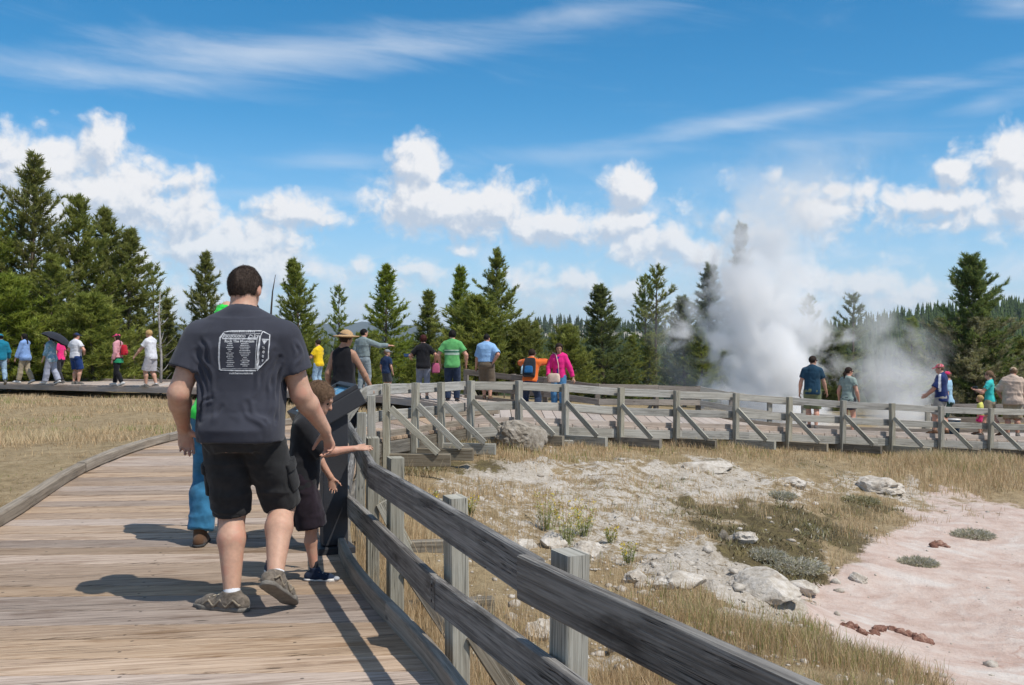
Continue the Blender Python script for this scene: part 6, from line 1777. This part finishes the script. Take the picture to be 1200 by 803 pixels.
def pine_mesh(seed, h=10.0, r=2.2, start=.06, shape=.75, dens=1.0, droop=.15, tuft=.26, open_=.0, upturn=.55, nper=14, bigpow=1.0):
    """trunk verts/faces and crown triangles of one pine; crown is thousands of needle blades on curved branches"""
    rng = np.random.default_rng(seed)
    trunk_pts = []; bend = rng.normal(0, .012, 2)
    for i in range(9):
        t = i / 8
        trunk_pts.append((bend[0] * h * t * t + .02 * math.sin(t * 5 + seed), bend[1] * h * t * t + .02 * math.cos(t * 4 + seed), t * h * .985 - .2 * (i == 0)))
    tp = np.array(trunk_pts); tr = [max(.012, .0135 * h * (1 - .95 * i / 8)) for i in range(9)]
    def trunk_at(z): return np.array([np.interp(z, tp[:, 2], tp[:, 0]), np.interp(z, tp[:, 2], tp[:, 1]), z])
    V = []; tone = []
    sticks = []
    z = h * start; az = rng.uniform(0, 6.28)
    while z < h * .985:
        t = (z / h - start) / (1 - start)
        # crown outline: broad below, narrowing to a spire, with irregular whorls
        prof = (1 - t) ** shape * (.55 + .45 * min(1, t / .22))
        wh = r * prof * rng.uniform(.78, 1.15) + .10
        nb = max(3, int(rng.integers(4, 7) * dens))
        for k in range(nb):
            az += 2.399 + rng.normal(0, .3)
            if rng.uniform() < open_: continue
            L = wh * rng.uniform(.45, 1.22) ** bigpow
            d = np.array([math.cos(az), math.sin(az), 0])
            el = (.70 * t - droop * (1 - t) + .06) + rng.normal(0, .15); btone = rng.normal(0, .13)
            p0 = trunk_at(z + rng.normal(0, .04 * h / 10))
            n = 7
            pts = [p0]
            for i in range(1, n + 1):
                s = i / n
                pts.append(p0 + d * L * s * math.cos(el) + np.array([0, 0, L * (s * math.sin(el) + upturn * s * s * .6)]) + rng.normal(0, .02 * L, 3))
            pts = np.array(pts)
            sticks.append((pts[0], pts[3], pts[-2], .010 * h / 10 * (1 + L)))
            # tufts along the outer part, plus side twigs
            centres = []; dirs = []
            nt = max(3, int(L / (tuft * .62)))
            for q in range(nt):
                s = .28 + .72 * (q + rng.uniform(0, .8)) / nt
                s = min(s, 1)
                i = min(int(s * n), n - 1); c = pts[i] + (pts[i + 1] - pts[i]) * (s * n - i)
                fw = pts[i + 1] - pts[i]; fw = fw / (np.linalg.norm(fw) + 1e-9)
                for _ in range(2 if s < .9 else 1):
                    side = np.cross(fw, [0, 0, 1]); off = side * rng.normal(0, .20 * L * (1.05 - s) + .05) + np.array([0, 0, rng.normal(.02, .05)])
                    centres.append(c + off); dd = fw * .8 + off / (np.linalg.norm(off) + .05) * .6 + np.array([0, 0, .35]); dirs.append(dd / np.linalg.norm(dd))
            for c, dd in zip(centres, dirs):
                m = nper
                v = rng.normal(0, 1, (m, 3)); v /= np.linalg.norm(v, axis=1, keepdims=True)
                v = dd + v * .75; v /= np.linalg.norm(v, axis=1, keepdims=True)
                ln = tuft * rng.uniform(.55, 1.15, m)[:, None]
                bs = c + dd * rng.uniform(-.5, .5, m)[:, None] * tuft * .8
                w = np.cross(v, rng.normal(0, 1, (m, 3))); w /= np.linalg.norm(w, axis=1, keepdims=True) + 1e-9
                wd = tuft * .085
                V.append(np.stack([bs - w * wd, bs + w * wd, bs + v * ln], 1).reshape(-1, 3))
                tone.append(np.repeat(np.clip(rng.normal(.40 + .25 * rng.uniform() , .14) + btone + .12 * rng.normal(0, 1, m), 0, 1), 3))
        z += h * rng.uniform(.020, .036) * (1.25 - .5 * t)
    # leader
    V = np.concatenate(V); tone = np.concatenate(tone)
    # trunk mesh with limbs
    TV, TF = [], []
    def cyl(p, q, r0, r1, n=5):
        p, q = np.array(p), np.array(q); T = q - p; T = T / (np.linalg.norm(T) + 1e-9)
        a = np.cross(T, [.3, .5, .81]); a /= np.linalg.norm(a); b = np.cross(T, a); base = len(TV)
        for (c, rr) in ((p, r0), (q, r1)):
            for k in range(n): TV.append(c + (a * math.cos(k * 6.2832 / n) + b * math.sin(k * 6.2832 / n)) * rr)
        for k in range(n): TF.append([base + k, base + (k + 1) % n, base + n + (k + 1) % n, base + n + k])
    for i in range(8): cyl(tp[i], tp[i + 1], tr[i], tr[i + 1], 8)
    for a, b, c, rr in sticks:
        cyl(a, b, rr, rr * .7, 3); cyl(b, c, rr * .7, rr * .25, 3)
    return V, tone, np.array(TV), np.array(TF)
PROTO = {}
def proto(key, mat, bark=None, **kw):
    V, tone, TV, TF = pine_mesh(**kw)
    c = mesh_np('crown', V, np.arange(len(V)).reshape(-1, 3), mat); vattr(c, 'tone', tone)
    t = mesh_np('trunk', TV, TF, bark or M_BARK, True)
    PROTO[key] = (c, t, kw.get('h', 10.0))
proto('big', M_NEED, seed=11, r=2.9, shape=.90, dens=1.3, open_=.2, tuft=.25, start=.03, nper=15)
proto('big2', M_NEED, seed=12, r=3.0, shape=.78, dens=1.2, open_=.22, tuft=.26, start=.03, nper=15, upturn=.75)
proto('mid', M_NEED, seed=13, r=2.6, shape=.80, dens=1.15, tuft=.29, start=.04)
proto('mid2', M_NEED, seed=14, r=2.6, shape=.85, dens=1.15, tuft=.30, start=.05, open_=.12)
proto('slim', M_NEED, seed=15, r=1.5, shape=.70, dens=1.0, tuft=.30, start=.06)
proto('open', M_NEED, seed=16, r=1.7, shape=.55, dens=.75, tuft=.30, start=.30, open_=.40, nper=11)
proto('bush', M_NEED, seed=17, h=5.0, r=2.2, shape=.62, dens=1.0, tuft=.27, start=.02)
proto('grey', M_NEED2, seed=18, r=2.9, shape=.62, dens=1.5, tuft=.27, start=.02, open_=.10)
def dead_crown():
    V, tone, TV, TF = pine_mesh(seed=31, h=10, r=3.25, shape=.55, dens=1.5, tuft=.26, start=.02, open_=.15)
    k = V.reshape(-1, 3, 3)[:, :, 2].mean(1) < 6.3
    V = V.reshape(-1, 3, 3)[k].reshape(-1, 3); tone = tone.reshape(-1, 3)[k].ravel()
    c = mesh_np('dead_foliage', V, np.arange(len(V)).reshape(-1, 3), M_NEED3); vattr(c, 'tone', tone)
    return c
def pine(px, top, d, key, wide, label, group=None, yaw=None, base=None, crown_mat=None):
    x = (px - 600) / FPX * d
    g = gz(x, d) if base is None else base
    ht = EYE - (top - HOR) / FPX * d - g
    c, t, h0 = PROTO[key]
    s = ht / h0
    root = empty('pine_tree', (x, d, g), label, 'tree', group, yaw=random.uniform(0, 6.28) if yaw is None else yaw)
    root.scale = (1, 1, 1)
    for nm, me in (('crown', c), ('trunk', t)):
        o = link(nm, me, root); o.scale = (s * wide * 1.28, s * wide * 1.28, s)
    return root
def build_trees():
    G1 = 'pines behind the boardwalk'
    spec = [(-22, 196, 40, 'big', 1.0, 'tall green pine cut by the photo edge, only its right boughs showing'),
            (36, 180, 41, 'big', .98, 'tallest dense pine on the left, over the walker in the pale blue jacket'),
            (92, 232, 42, 'big2', .92, 'broad pine with a blunt top right of the tallest left pine'),
            (126, 246, 44, 'mid2', 1.05, 'leaning bushy pine with long upturned boughs at the edge of the big left clump'),
            (60, 300, 38, 'big2', 1.25, 'low spreading pine filling the middle of the big left clump'),
            (150, 270, 43, 'mid2', 1.15, 'rightmost pine of the big left clump, boughs reaching over open sky'),
            (10, 330, 37, 'bush', 1.2, 'dark low pine behind the teal jacket at the photo edge'), (108, 350, 37, 'bush', 1.25, 'bright green low pine behind the striding woman in the pink cap'),
            (181, 308, 50, 'open', 1.05, 'thin half-bare pine with a pale trunk behind the fair haired man'), (196, 350, 46, 'slim', 1.2, 'small dull green pine just right of the thin half-bare pine'),
            (239, 297, 45, 'mid2', .92, 'ragged bright green pine directly left of the big man'), (352, 305, 46, 'mid', .98, 'tapering yellow-green pine directly right of the big man'),
            (398, 334, 55, 'open', .85, 'slender sparse pine above the straw hat'), (453, 312, 46, 'mid2', 1.05, 'full pine above the man who points'),
            (500, 340, 50, 'slim', 1.25, 'short soft topped pine between two taller pines in the middle'), (537, 312, 53, 'slim', .95, 'narrow spire of a pine above the green T-shirt man'),
            (581, 292, 47, 'big', .95, 'tallest pine of the middle group, above the pale blue shirt man'), (560, 352, 44, 'bush', 1.2, 'low bushy pine in front of the tallest middle pine'),
            (612, 380, 44, 'bush', 1.0, 'small pine at the foot of the rocky ridge view'), (627, 376, 50, 'slim', .9, 'small spire pine left of the rocky ridge'),
            (707, 335, 42, 'mid', 1.15, 'dark blue-green pine right of the magenta jacket woman'), (757, 322, 54, 'open', .85, 'left one of the pair of tall open pines left of the steam'), (768, 310, 53, 'open', 1.0, 'right and taller one of the pair of open pines left of the steam'),
            (802, 348, 42, 'mid', 1.1, 'dense dark pine standing at the left edge of the steam'), (829, 310, 47, 'slim', 1.1, 'narrow pine half veiled by the left side of the steam'),
            (868, 262, 52, 'slim', .8, 'tall ghostly pine whose tip shows above the big steam plume'), (946, 345, 50, 'open', .9, 'faint pine seen through steam above the dark teal T-shirt man'), (925, 400, 44, 'bush', 1.2, 'low pine behind the dark teal T-shirt man'),
            (1000, 343, 48, 'open', 1.05, 'ragged dark pine rising out of the second steam cloud'), (968, 392, 45, 'bush', 1.0, 'low pine between the two steam clouds'), (1068, 372, 52, 'slim', 1.3, 'short yellow-green pine at the right rim of the second steam cloud'),
            (1142, 302, 38, 'grey', .95, 'large pine with greyish brown lower boughs above the turquoise woman'), (1192, 402, 40, 'bush', 1.2, 'yellow-green low pine above the tan shirt man'), (1222, 372, 44, 'mid', 1.1, 'green pine at the right border of the photo')]
    for px, top, d, key, wide, lab in spec:
        o = pine(px, top, d, key, wide, lab, G1)
        if px == 1142:
            for ch in o.children: s = ch.scale.copy()
            dc = link('dead_foliage', dead_crown(), o); dc.scale = s
        if px in (802, 707, 829, 868, 925, 946, 968, 1000):
            for ch in o.children:
                if ch.name.startswith('crown'):
                    ch.data = PROTO_D[[k for k in PROTO if PROTO[k][0] == ch.data][0]] if ch.data not in PROTO_D.values() else ch.data
    # young pines closing the gaps low down
    rng = random.Random(8)
    for i in range(30):
        px = 165 + i * 29.5 + rng.uniform(-14, 14)
        if 1015 < px < 1050: continue
        o = pine(px, rng.choice([rng.uniform(376, 400), rng.uniform(400, 440), rng.uniform(410, 440)]), rng.uniform(38, 50), rng.choice(['bush', 'mid', 'mid2', 'slim', 'open']), rng.uniform(.9, 1.6), 'young green pine in the low thicket behind the boardwalk', 'young pines in the low thicket')
    # leaning dead stick behind the big man's shoulder
    x = (316 - 600) / FPX * 30; q0 = Vector((x, 30, gz(x, 30)))
    link('dead_stick', tube([q0, P(316, 400, 30), P(318, 362, 30), P(319.5, 342, 30), P(323, 322, 30)], [.05, .04, .032, .022, .008], plain('dark_dead_wood', (.05, .04, .035), .9), 'dead_stick'), None, None, "thin bare dead stem leaning above the big man's right shoulder", 'dead tree')
    # silvery dead branches of the thin pine by the fair-haired walker
    rng = np.random.default_rng(4)
    x = (188 - 600) / FPX * 33.5; g = gz(x, 33.5)
    root = empty('dead_tree', (x, 33.5, g), 'silvery dead bush of bare twigs behind the fair haired man', 'dead tree')
    link('trunk', tube([(0, 0, -.1), (.03, 0, 1.2), (-.05, 0, 2.6), (0, 0, 3.4)], [.05, .045, .03, .01], M_DEADW, 'trunk'), root)
    for k in range(22):
        z = rng.uniform(.3, 2.8); a = rng.uniform(0, 6.28); L = rng.uniform(.3, .9) * (1 - z / 4)
        d = Vector((math.cos(a), math.sin(a), .5)); p = Vector((0, 0, z))
        link('branch', tube([p, p + d * L * .5, p + d * L + Vector((0, 0, .1))], [.015, .01, .003], M_DEADW, 'branch', 4), root)
PROTO_D = {}
for _k in ('mid', 'slim', 'open', 'bush'):
    _m = PROTO[_k][0].copy(); _m.materials.clear(); _m.materials.append(M_NEED2); PROTO_D[_k] = _m
build_trees()
print('trees', round(time.time() - T0, 1))
# ------------------------------------------------------------------ dry grass, sedge and weeds
def blades(name, x, y, h, wd, tone, mat, lean=.35, seg=2, label=None, z=None):
    rng = np.random.default_rng(len(x))
    n = len(x)
    z = gzs(x, y) if z is None else z
    a = rng.uniform(0, 6.28, n); ld = rng.uniform(0, 6.28, n)
    dx, dy = np.cos(a) * wd / 2, np.sin(a) * wd / 2
    lx, ly = np.cos(ld) * h * lean * rng.uniform(.2, 1, n), np.sin(ld) * h * lean * rng.uniform(.2, 1, n)
    zb = z - .01
    if seg == 1:
        V = np.stack([np.c_[x - dx, y - dy, zb], np.c_[x + dx, y + dy, zb], np.c_[x + lx, y + ly, z + h]], 1).reshape(-1, 3)
        F = np.arange(3 * n).reshape(-1, 3); k = 3
    else:
        mx, my = x + lx * .35, y + ly * .35
        V = np.stack([np.c_[x - dx, y - dy, zb], np.c_[x + dx, y + dy, zb], np.c_[mx - dx * .7, my - dy * .7, z + h * .55], np.c_[mx + dx * .7, my + dy * .7, z + h * .55], np.c_[x + lx, y + ly, z + h * .97]], 1).reshape(-1, 3)
        b = np.arange(n)[:, None] * 5
        F = np.concatenate([b + [0, 1, 3], b + [0, 3, 2], b + [2, 3, 4]]); k = 5
    me = mesh_np(name, V, F, mat)
    vattr(me, 'tone', np.repeat(tone, k))
    return link(name, me, kind='stuff', label=label)
def grass_mat(name, stops):
    m, t = new_mat(name)
    a = t.n('ShaderNodeAttribute', attribute_name='tone').outputs['Fac']
    c = t.ramp(a, stops)
    p = t.n('ShaderNodeBsdfPrincipled', {'Base Color': c, 'Roughness': .7, 'Specular IOR Level': .2}).outputs[0]
    tr = t.n('ShaderNodeBsdfTranslucent', {'Color': c}).outputs[0]
    finish(t, t.n('ShaderNodeMixShader', {0: .3, 1: p, 2: tr}).outputs[0])
    return m
M_STRAW = grass_mat('dry_grass', [(0, (.24, .17, .09)), (.25, (.45, .315, .17)), (.6, (.60, .44, .26)), (.82, (.70, .555, .36)), (.9, (.30, .31, .10)), (1, (.20, .25, .07))])
M_SEDGE = grass_mat('low_weeds', [(0, (.09, .07, .04)), (.4, (.19, .155, .085)), (.7, (.28, .25, .11)), (.9, (.44, .42, .31)), (1, (.50, .47, .40))])
def fence_x(y): return np.interp(y, [-.6, 1, 2.12, 3.3, 4.55, 5.76, 6.7, 7.9, 9.3, 11.3, 12.8, 13.8, 14.9, 16, 17.2, 18.2, 19], [1.9, 1.25, .67, .09, -.32, -.77, -1.05, -1.3, -1.51, -1.7, -1.84, -1.78, -1.49, -1.19, -.76, .08, .95])
def left_x(y): return np.interp(y, [p[1] for p in LEFT], [p[0] for p in LEFT])
FR2 = np.array(FRONT2); WF = np.array(WFRONT)
def build_grass():
    rng = np.random.default_rng(21)
    # meadow left of the boardwalk
    n = 150000
    d = np.exp(rng.uniform(math.log(6), math.log(33), n)); a = np.radians(rng.uniform(-31, 2, n))
    x, y = np.tan(a) * d, d
    wl = np.interp(x, WF[:, 0], WF[:, 1])
    k = (x < left_x(y) - .06) & (y < wl - .10)
    k |= (y > 18.4) & (y < wl - .1) & (x < np.interp(y, [18, 20.5], [-2.2, -.4])) 
    x, y = x[k], y[k]
    cl = fbm(np.c_[x * .35, y * .35, x * 0], 4, 40); cl2 = fbm(np.c_[x * 1.6, y * 1.6, x * 0], 3, 44)
    keep = rng.uniform(0, 1, len(x)) < np.clip(.58 + .7 * cl + .5 * cl2, .06, 1); x, y, cl, cl2 = x[keep], y[keep], cl[keep], cl2[keep]
    h = np.clip(.085 + .06 * cl + .045 * cl2 + rng.normal(0, .03, len(x)), .025, .32)
    tone = np.clip(.46 + .25 * cl + .25 * cl2 + rng.normal(0, .16, len(x)), 0, .84)
    grn = (fbm(np.c_[x * .5, y * .9, x * 0 + 5], 3, 51) > .45) & (rng.uniform(0, 1, len(x)) < .6); tone[grn] = rng.uniform(.86, 1, grn.sum())
    blades('grass', x, y, h, .0035 + .00052 * y, tone, M_STRAW, .85, 1, 'dry straw-coloured grass of the meadow left of the boardwalk')
    # basin slope
    n = 420000
    d = np.exp(rng.uniform(math.log(1.6), math.log(25), n)); a = np.radians(rng.uniform(-10, 31, n)); x, y = np.tan(a) * d, d
    xf = np.interp(x, FR2[:, 0], FR2[:, 1])
    k = (x > fence_x(y) + .10) & (y < np.where(x > -.76, xf - .12, 99)) & (y < 24.8)
    x, y, xf = x[k], y[k], xf[k]
    z, pink, white, moss = ground_full(x, y)
    c1 = fbm(np.c_[x * .55, y * .55, x * 0], 4, 60); c2 = fbm(np.c_[x * 2.2, y * 2.2, x * 0], 3, 64)
    edge = sm(xf - y, 3.4, .6) * (x > -1)                       # tall straw under the far fence
    nearb = sm(y, 8.6, 5.0)
    dens = .26 + .5 * c1 + .55 * c2 - .50 * white - .45 * moss + .62 * edge + .45 * nearb
    px = 600 + x / y * FPX; py = HOR + (EYE - z) / y * FPX
    gold = sm(np.hypot((px - 1120) / 110, (py - 560) / 30), 1.1, .6); dens += gold * .9
    rim = sm(np.hypot((px - 900) / 190, (py - (745 + (px - 900) * .28)) / 34), 1.2, .5); dens += .55 * rim
    dens = np.clip(dens, 0, 1) * (1 - sm(pink, .30, .92)) * .95
    keep = rng.uniform(0, 1, len(x)) < dens
    x, y, z, c1, c2, edge, gold, nearb, moss, rim, white = [v[keep] for v in (x, y, z, c1, c2, edge, gold, nearb, moss, rim, white)]
    h = np.clip(.055 + .04 * c1 + .04 * c2 + .055 * edge + .15 * gold + .10 * nearb + .04 * rim + rng.normal(0, .035, len(x)) - .04 * white, .015, .45)
    tone = np.clip(.42 + .20 * c2 + .14 * edge + .12 * gold + rng.normal(0, .17, len(x)), 0, .84)
    gr = rng.uniform(0, 1, len(x)) < (.05 + .22 * rim + .22 * (fbm(np.c_[x * .9, y * .9, x * 0 + 2], 3, 70) > .5)); tone[gr] = rng.uniform(.85, 1, gr.sum())
    blades('grass', x, y, h, .0020 + .00036 * y, tone, M_STRAW, .6, 2, 'dry grass on the slope of the thermal basin', z)
    # long stems close behind the near rails
    n = 15000
    y = rng.uniform(1.7, 12, n); x = fence_x(y) + .06 + rng.gamma(1.3, .34, n)
    k = (fbm(np.c_[x * 1.4, y * 1.4, x * 0], 3, 80) + rng.normal(0, .3, n)) > -.1; x, y = x[k], y[k]
    z, pink, white, moss = ground_full(x, y)
    k = pink < .3; x, y, z = x[k], y[k], z[k]
    blades('grass', x, y, np.clip(rng.normal(.28, .11, len(x)), .08, .62), .0032 + .0002 * y, np.clip(rng.normal(.58, .16, len(x)), 0, .84), M_STRAW, .42, 2, 'long pale grass stems just behind the near rails', z)
    # low dark weeds and grey cushions
    n = 120000
    d = np.exp(rng.uniform(math.log(7), math.log(23), n)); a = np.radians(rng.uniform(-9, 27, n)); x, y = np.tan(a) * d, d
    xf = np.interp(x, FR2[:, 0], FR2[:, 1]); k = (x > fence_x(y) + .2) & (y < xf - .25); x, y = x[k], y[k]
    z, pink, white, moss = ground_full(x, y); c = fbm(np.c_[x * 1.5, y * 1.5, x * 0], 3, 90)
    keep = rng.uniform(0, 1, len(x)) < np.clip(moss * (.28 + 1.0 * c), 0, 1) * (1 - sm(pink, .6, .95)); x, y, z, c = x[keep], y[keep], z[keep], c[keep]
    blades('ground_cover', x, y, np.clip(.035 + .045 * c + rng.normal(0, .018, len(x)), .010, .14), .012 + .0008 * y, np.clip(.36 + .32 * c + rng.normal(0, .22, len(x)), 0, 1), M_SEDGE, 1.3, 1, 'dark low weeds in patches across the basin slope', z)
    # grey cushion plants on the pink flat
    for px, py, w, lab in ((1140, 628, .62, 'grey-green cushion plant on the pink flat, the upper one'), (930, 668, .8, 'grey-green bush where the dark weeds meet the pink flat'), (895, 655, .55, 'grey twiggy cushion left of the grey-green bush'), (1005, 588, .75, 'green cushion plant beside the bright white ledge'), (915, 582, .5, 'small grey-green cushion under the far fence slope'), (1075, 664, .5, 'straggling grey cushion plant below the green one')):
        g = put(px, py); m = 2600
        v = rng.normal(0, 1, (m, 3)); v[:, 2] = abs(v[:, 2]) * .55; v /= np.linalg.norm(v, axis=1, keepdims=True)
        b = v * rng.uniform(.2, 1, (m, 1)) ** .5 * np.array([w / 2, w / 2 * .8, w * .16]); t = b + (v + rng.normal(0, .5, (m, 3))) * .032; sd_ = np.cross(v, rng.normal(0, 1, (m, 3))); sd_ /= np.linalg.norm(sd_, axis=1, keepdims=True)
        V = np.stack([b - sd_ * .007, b + sd_ * .007, t], 1).reshape(-1, 3)
        me = mesh_np('cushion_plant', V, np.arange(3 * m).reshape(-1, 3), M_SEDGE); vattr(me, 'tone', np.repeat(np.clip(rng.normal(.93 if 'grey' in lab else .72, .12, m), 0, 1), 3))
        link('cushion_plant', me, None, g, lab, 'plant', 'cushion plants of the basin')
    # yellow-flowered weeds
    M_YEL = plain('yellow_flower', (.50, .36, .02), .8, .2, 40); M_STEM = plain('weed_leaf', (.27, .29, .09), .8, .25, 30)
    for px, py, s, lab in ((640, 620, 1.0, 'tall yellow-flowered weed left of its taller neighbour on the slope'), (664, 640, 1.1, 'tallest yellow-flowered weed standing on the slope above the curved rail'), (684, 628, .9, 'right one of three yellow-flowered weeds on the slope'), (505, 600, .5, 'small yellow-green weed close behind the second post'), (552, 606, .45, 'little yellow-flowered tuft beyond the top rail'), (716, 640, .45, 'short yellow weed tuft beside pale stones'), (736, 672, .5, 'orange-tipped weed low on the white slope')):
        g = put(px, py); e = empty('flowering_weed', g, lab, 'plant', 'yellow-flowered weeds')
        sv, sf, fv, ff = [], [], [], []
        for k in range(int(26 * s) + 8):
            a = rng.uniform(0, 6.28); r0 = rng.uniform(0, .10) * s; hh = rng.uniform(.16, .42) * s
            p = np.array([math.cos(a) * r0, math.sin(a) * r0, 0]); tip = p + np.array([math.cos(a) * hh * .25, math.sin(a) * hh * .25, hh])
            sdv = np.array([-math.sin(a), math.cos(a), 0]) * .004; b = len(sv); sv += [p - sdv, p + sdv, tip]; sf.append([b, b + 1, b + 2])
            for q in range(9):
                t = rng.uniform(.2, 1); c = p + (tip - p) * t; o = rng.normal(0, 1, 3); o[2] = abs(o[2]); o = o / np.linalg.norm(o) * .045; w = np.cross(o, [0, 0, 1]) * .16
                b = len(sv); sv += [c - w, c + w, c + o]; sf.append([b, b + 1, b + 2])
            if rng.uniform() < .7:
                for q in range(7):
                    o = rng.normal(0, .016, 3); w = rng.normal(0, .011, 3); w2 = rng.normal(0, .011, 3); b = len(fv); fv += [tip + o, tip + o + w, tip + o + w2]; ff.append([b, b + 1, b + 2])
        link('leaves', mesh_np('leaves', np.array(sv), np.array(sf), M_STEM), e, kind='stuff')
        if ff: link('flowers', mesh_np('flowers', np.array(fv), np.array(ff), M_YEL), e, kind='stuff')
build_grass()
print('grass', round(time.time() - T0, 1))
# ------------------------------------------------------------------ steam from the vents
def steam(name, label, base, lo, hi, axis, dens, seed, soft=.55, nscale=.55, erode=.55):
    """axis: list of (z, x, y, radius) in world metres; density falls off around that line and is broken up by noise"""
    m = bpy.data.materials.new(name); m.use_nodes = True; t = NT(m.node_tree)
    co = t.n('ShaderNodeTexCoord').outputs['Object']     # object sits at the vent
    wv = t.n('ShaderNodeTexNoise', {'Vector': t.v('ADD', co, (seed, seed * 2, 0)), 'Scale': .55, 'Detail': 2.0}).outputs['Color']
    q = t.v('ADD', co, t.v('MULTIPLY', t.v('SUBTRACT', wv, (.5, .5, .5)), (1.7, 1.7, .9)))
    s = t.n('ShaderNodeSeparateXYZ', {0: q})
    zmax = axis[-1][0]
    zn = t.m('DIVIDE', s.outputs[2], zmax, clamp=True)
    def curve(k, scale, off=0.0):
        nd = t.n('ShaderNodeFloatCurve', {'Value': zn})
        c = nd.mapping.curves[0]
        pts = [(a[0] / zmax, (a[k] - off) / scale) for a in axis]
        c.points[0].location = pts[0]; c.points[1].location = pts[-1]
        for p in pts[1:-1]: c.points.new(*p)
        nd.mapping.use_clip = False
        nd.mapping.update()
        return t.m('MULTIPLY_ADD', nd.outputs[0], scale, off)
    cx, cy, rr, dd = curve(1, 10, -5), curve(2, 10, -5), curve(3, 6), curve(4, 1)
    dx = t.m('SUBTRACT', s.outputs[0], cx); dy = t.m('SUBTRACT', s.outputs[1], cy)
    rad = t.m('DIVIDE', t.m('SQRT', t.m('ADD', t.m('MULTIPLY', dx, dx), t.m('MULTIPLY', dy, dy))), rr)
    n = t.noise(t.v('ADD', co, (seed * 3, 0, seed)), nscale, 6, .60, .5)
    f = t.m('ADD', t.m('SUBTRACT', 1.0, rad), t.m('MULTIPLY', t.m('SUBTRACT', n, .5), erode * 4))
    d = t.sstep(f, .12, .12 + soft)
    d = t.m('MULTIPLY', t.m('MULTIPLY', d, dd), dens)
    d = t.m('MULTIPLY', d, t.m('MULTIPLY', t.sstep(s.outputs[2], -.35, .05), 1.0))
    pv = t.n('ShaderNodeVolumePrincipled', {'Color': (.995, .995, .995, 1), 'Density': d, 'Anisotropy': 0.0})
    t.t.links.new(pv.outputs[0], t.n('ShaderNodeOutputMaterial').inputs['Volume'])
    me = boxmesh(name, box(lo, hi), m, 0)
    return link(name, me, None, base, label, 'steam plume')
def build_steam():
    b = P(903, 492, 31.5)
    steam('steam_plume', 'big white steam plume rising behind the far fence', b, (-4.6, -2.6, -.5), (7.5, 3.2, 9.6),
          [(0, .0, 0, 1.95, 1), (1.2, -.10, 0, 2.15, 1), (2.6, -.35, .1, 2.25, 1), (4.0, -.45, .1, 2.05, .8), (5.2, -.35, .2, 1.9, .6), (6.3, .1, .3, 2.2, .26), (8.0, 1.4, .4, 2.8, .045), (9.6, 2.6, .4, 3.4, .0)], 2.0, 3, .55, .95, .85)
    b = P(1048, 496, 31)
    steam('steam_plume', 'smaller thin steam cloud drifting over the right part of the fence', b, (-3.2, -2.2, -.5), (2.6, 2.4, 5.2),
          [(0, .3, 0, 1.5, .9), (1.0, .15, 0, 1.6, .8), (2.0, -.15, 0, 1.55, .6), (3.0, -.5, 0, 1.5, .35), (4.2, -.9, 0, 1.5, .1), (5.2, -1.1, 0, 1.3, 0)], 0.85, 8, .75, .8, .8)
    b = P(790, 470, 33)
    steam('steam_wisp', 'faint wisp of steam in front of the dark pines left of the big plume', b, (-2.2, -1, -.3), (2.2, 1, 3.2),
          [(0, .2, 0, 1.2, .8), (1, .0, 0, 1.2, .6), (2, -.3, 0, 1.1, .3), (3.2, -.5, 0, 1.0, 0)], .30, 15, .8)
build_steam()
print('done', round(time.time() - T0, 1))
# ------------------------------------------------------------------ the air itself: thin even haze that fades the far ridges
def build_haze():
    m = bpy.data.materials.new('haze'); m.use_nodes = True; t = NT(m.node_tree)
    pv = t.n('ShaderNodeVolumePrincipled', {'Color': (.80, .88, 1.0, 1), 'Density': HAZE, 'Anisotropy': .2})
    t.t.links.new(pv.outputs[0], t.n('ShaderNodeOutputMaterial').inputs['Volume'])
    link('haze', boxmesh('haze', box((-11000, -11000, -66), (11000, 11000, 215)), m, 0), kind='stuff')
HAZE = 7e-5
build_haze()
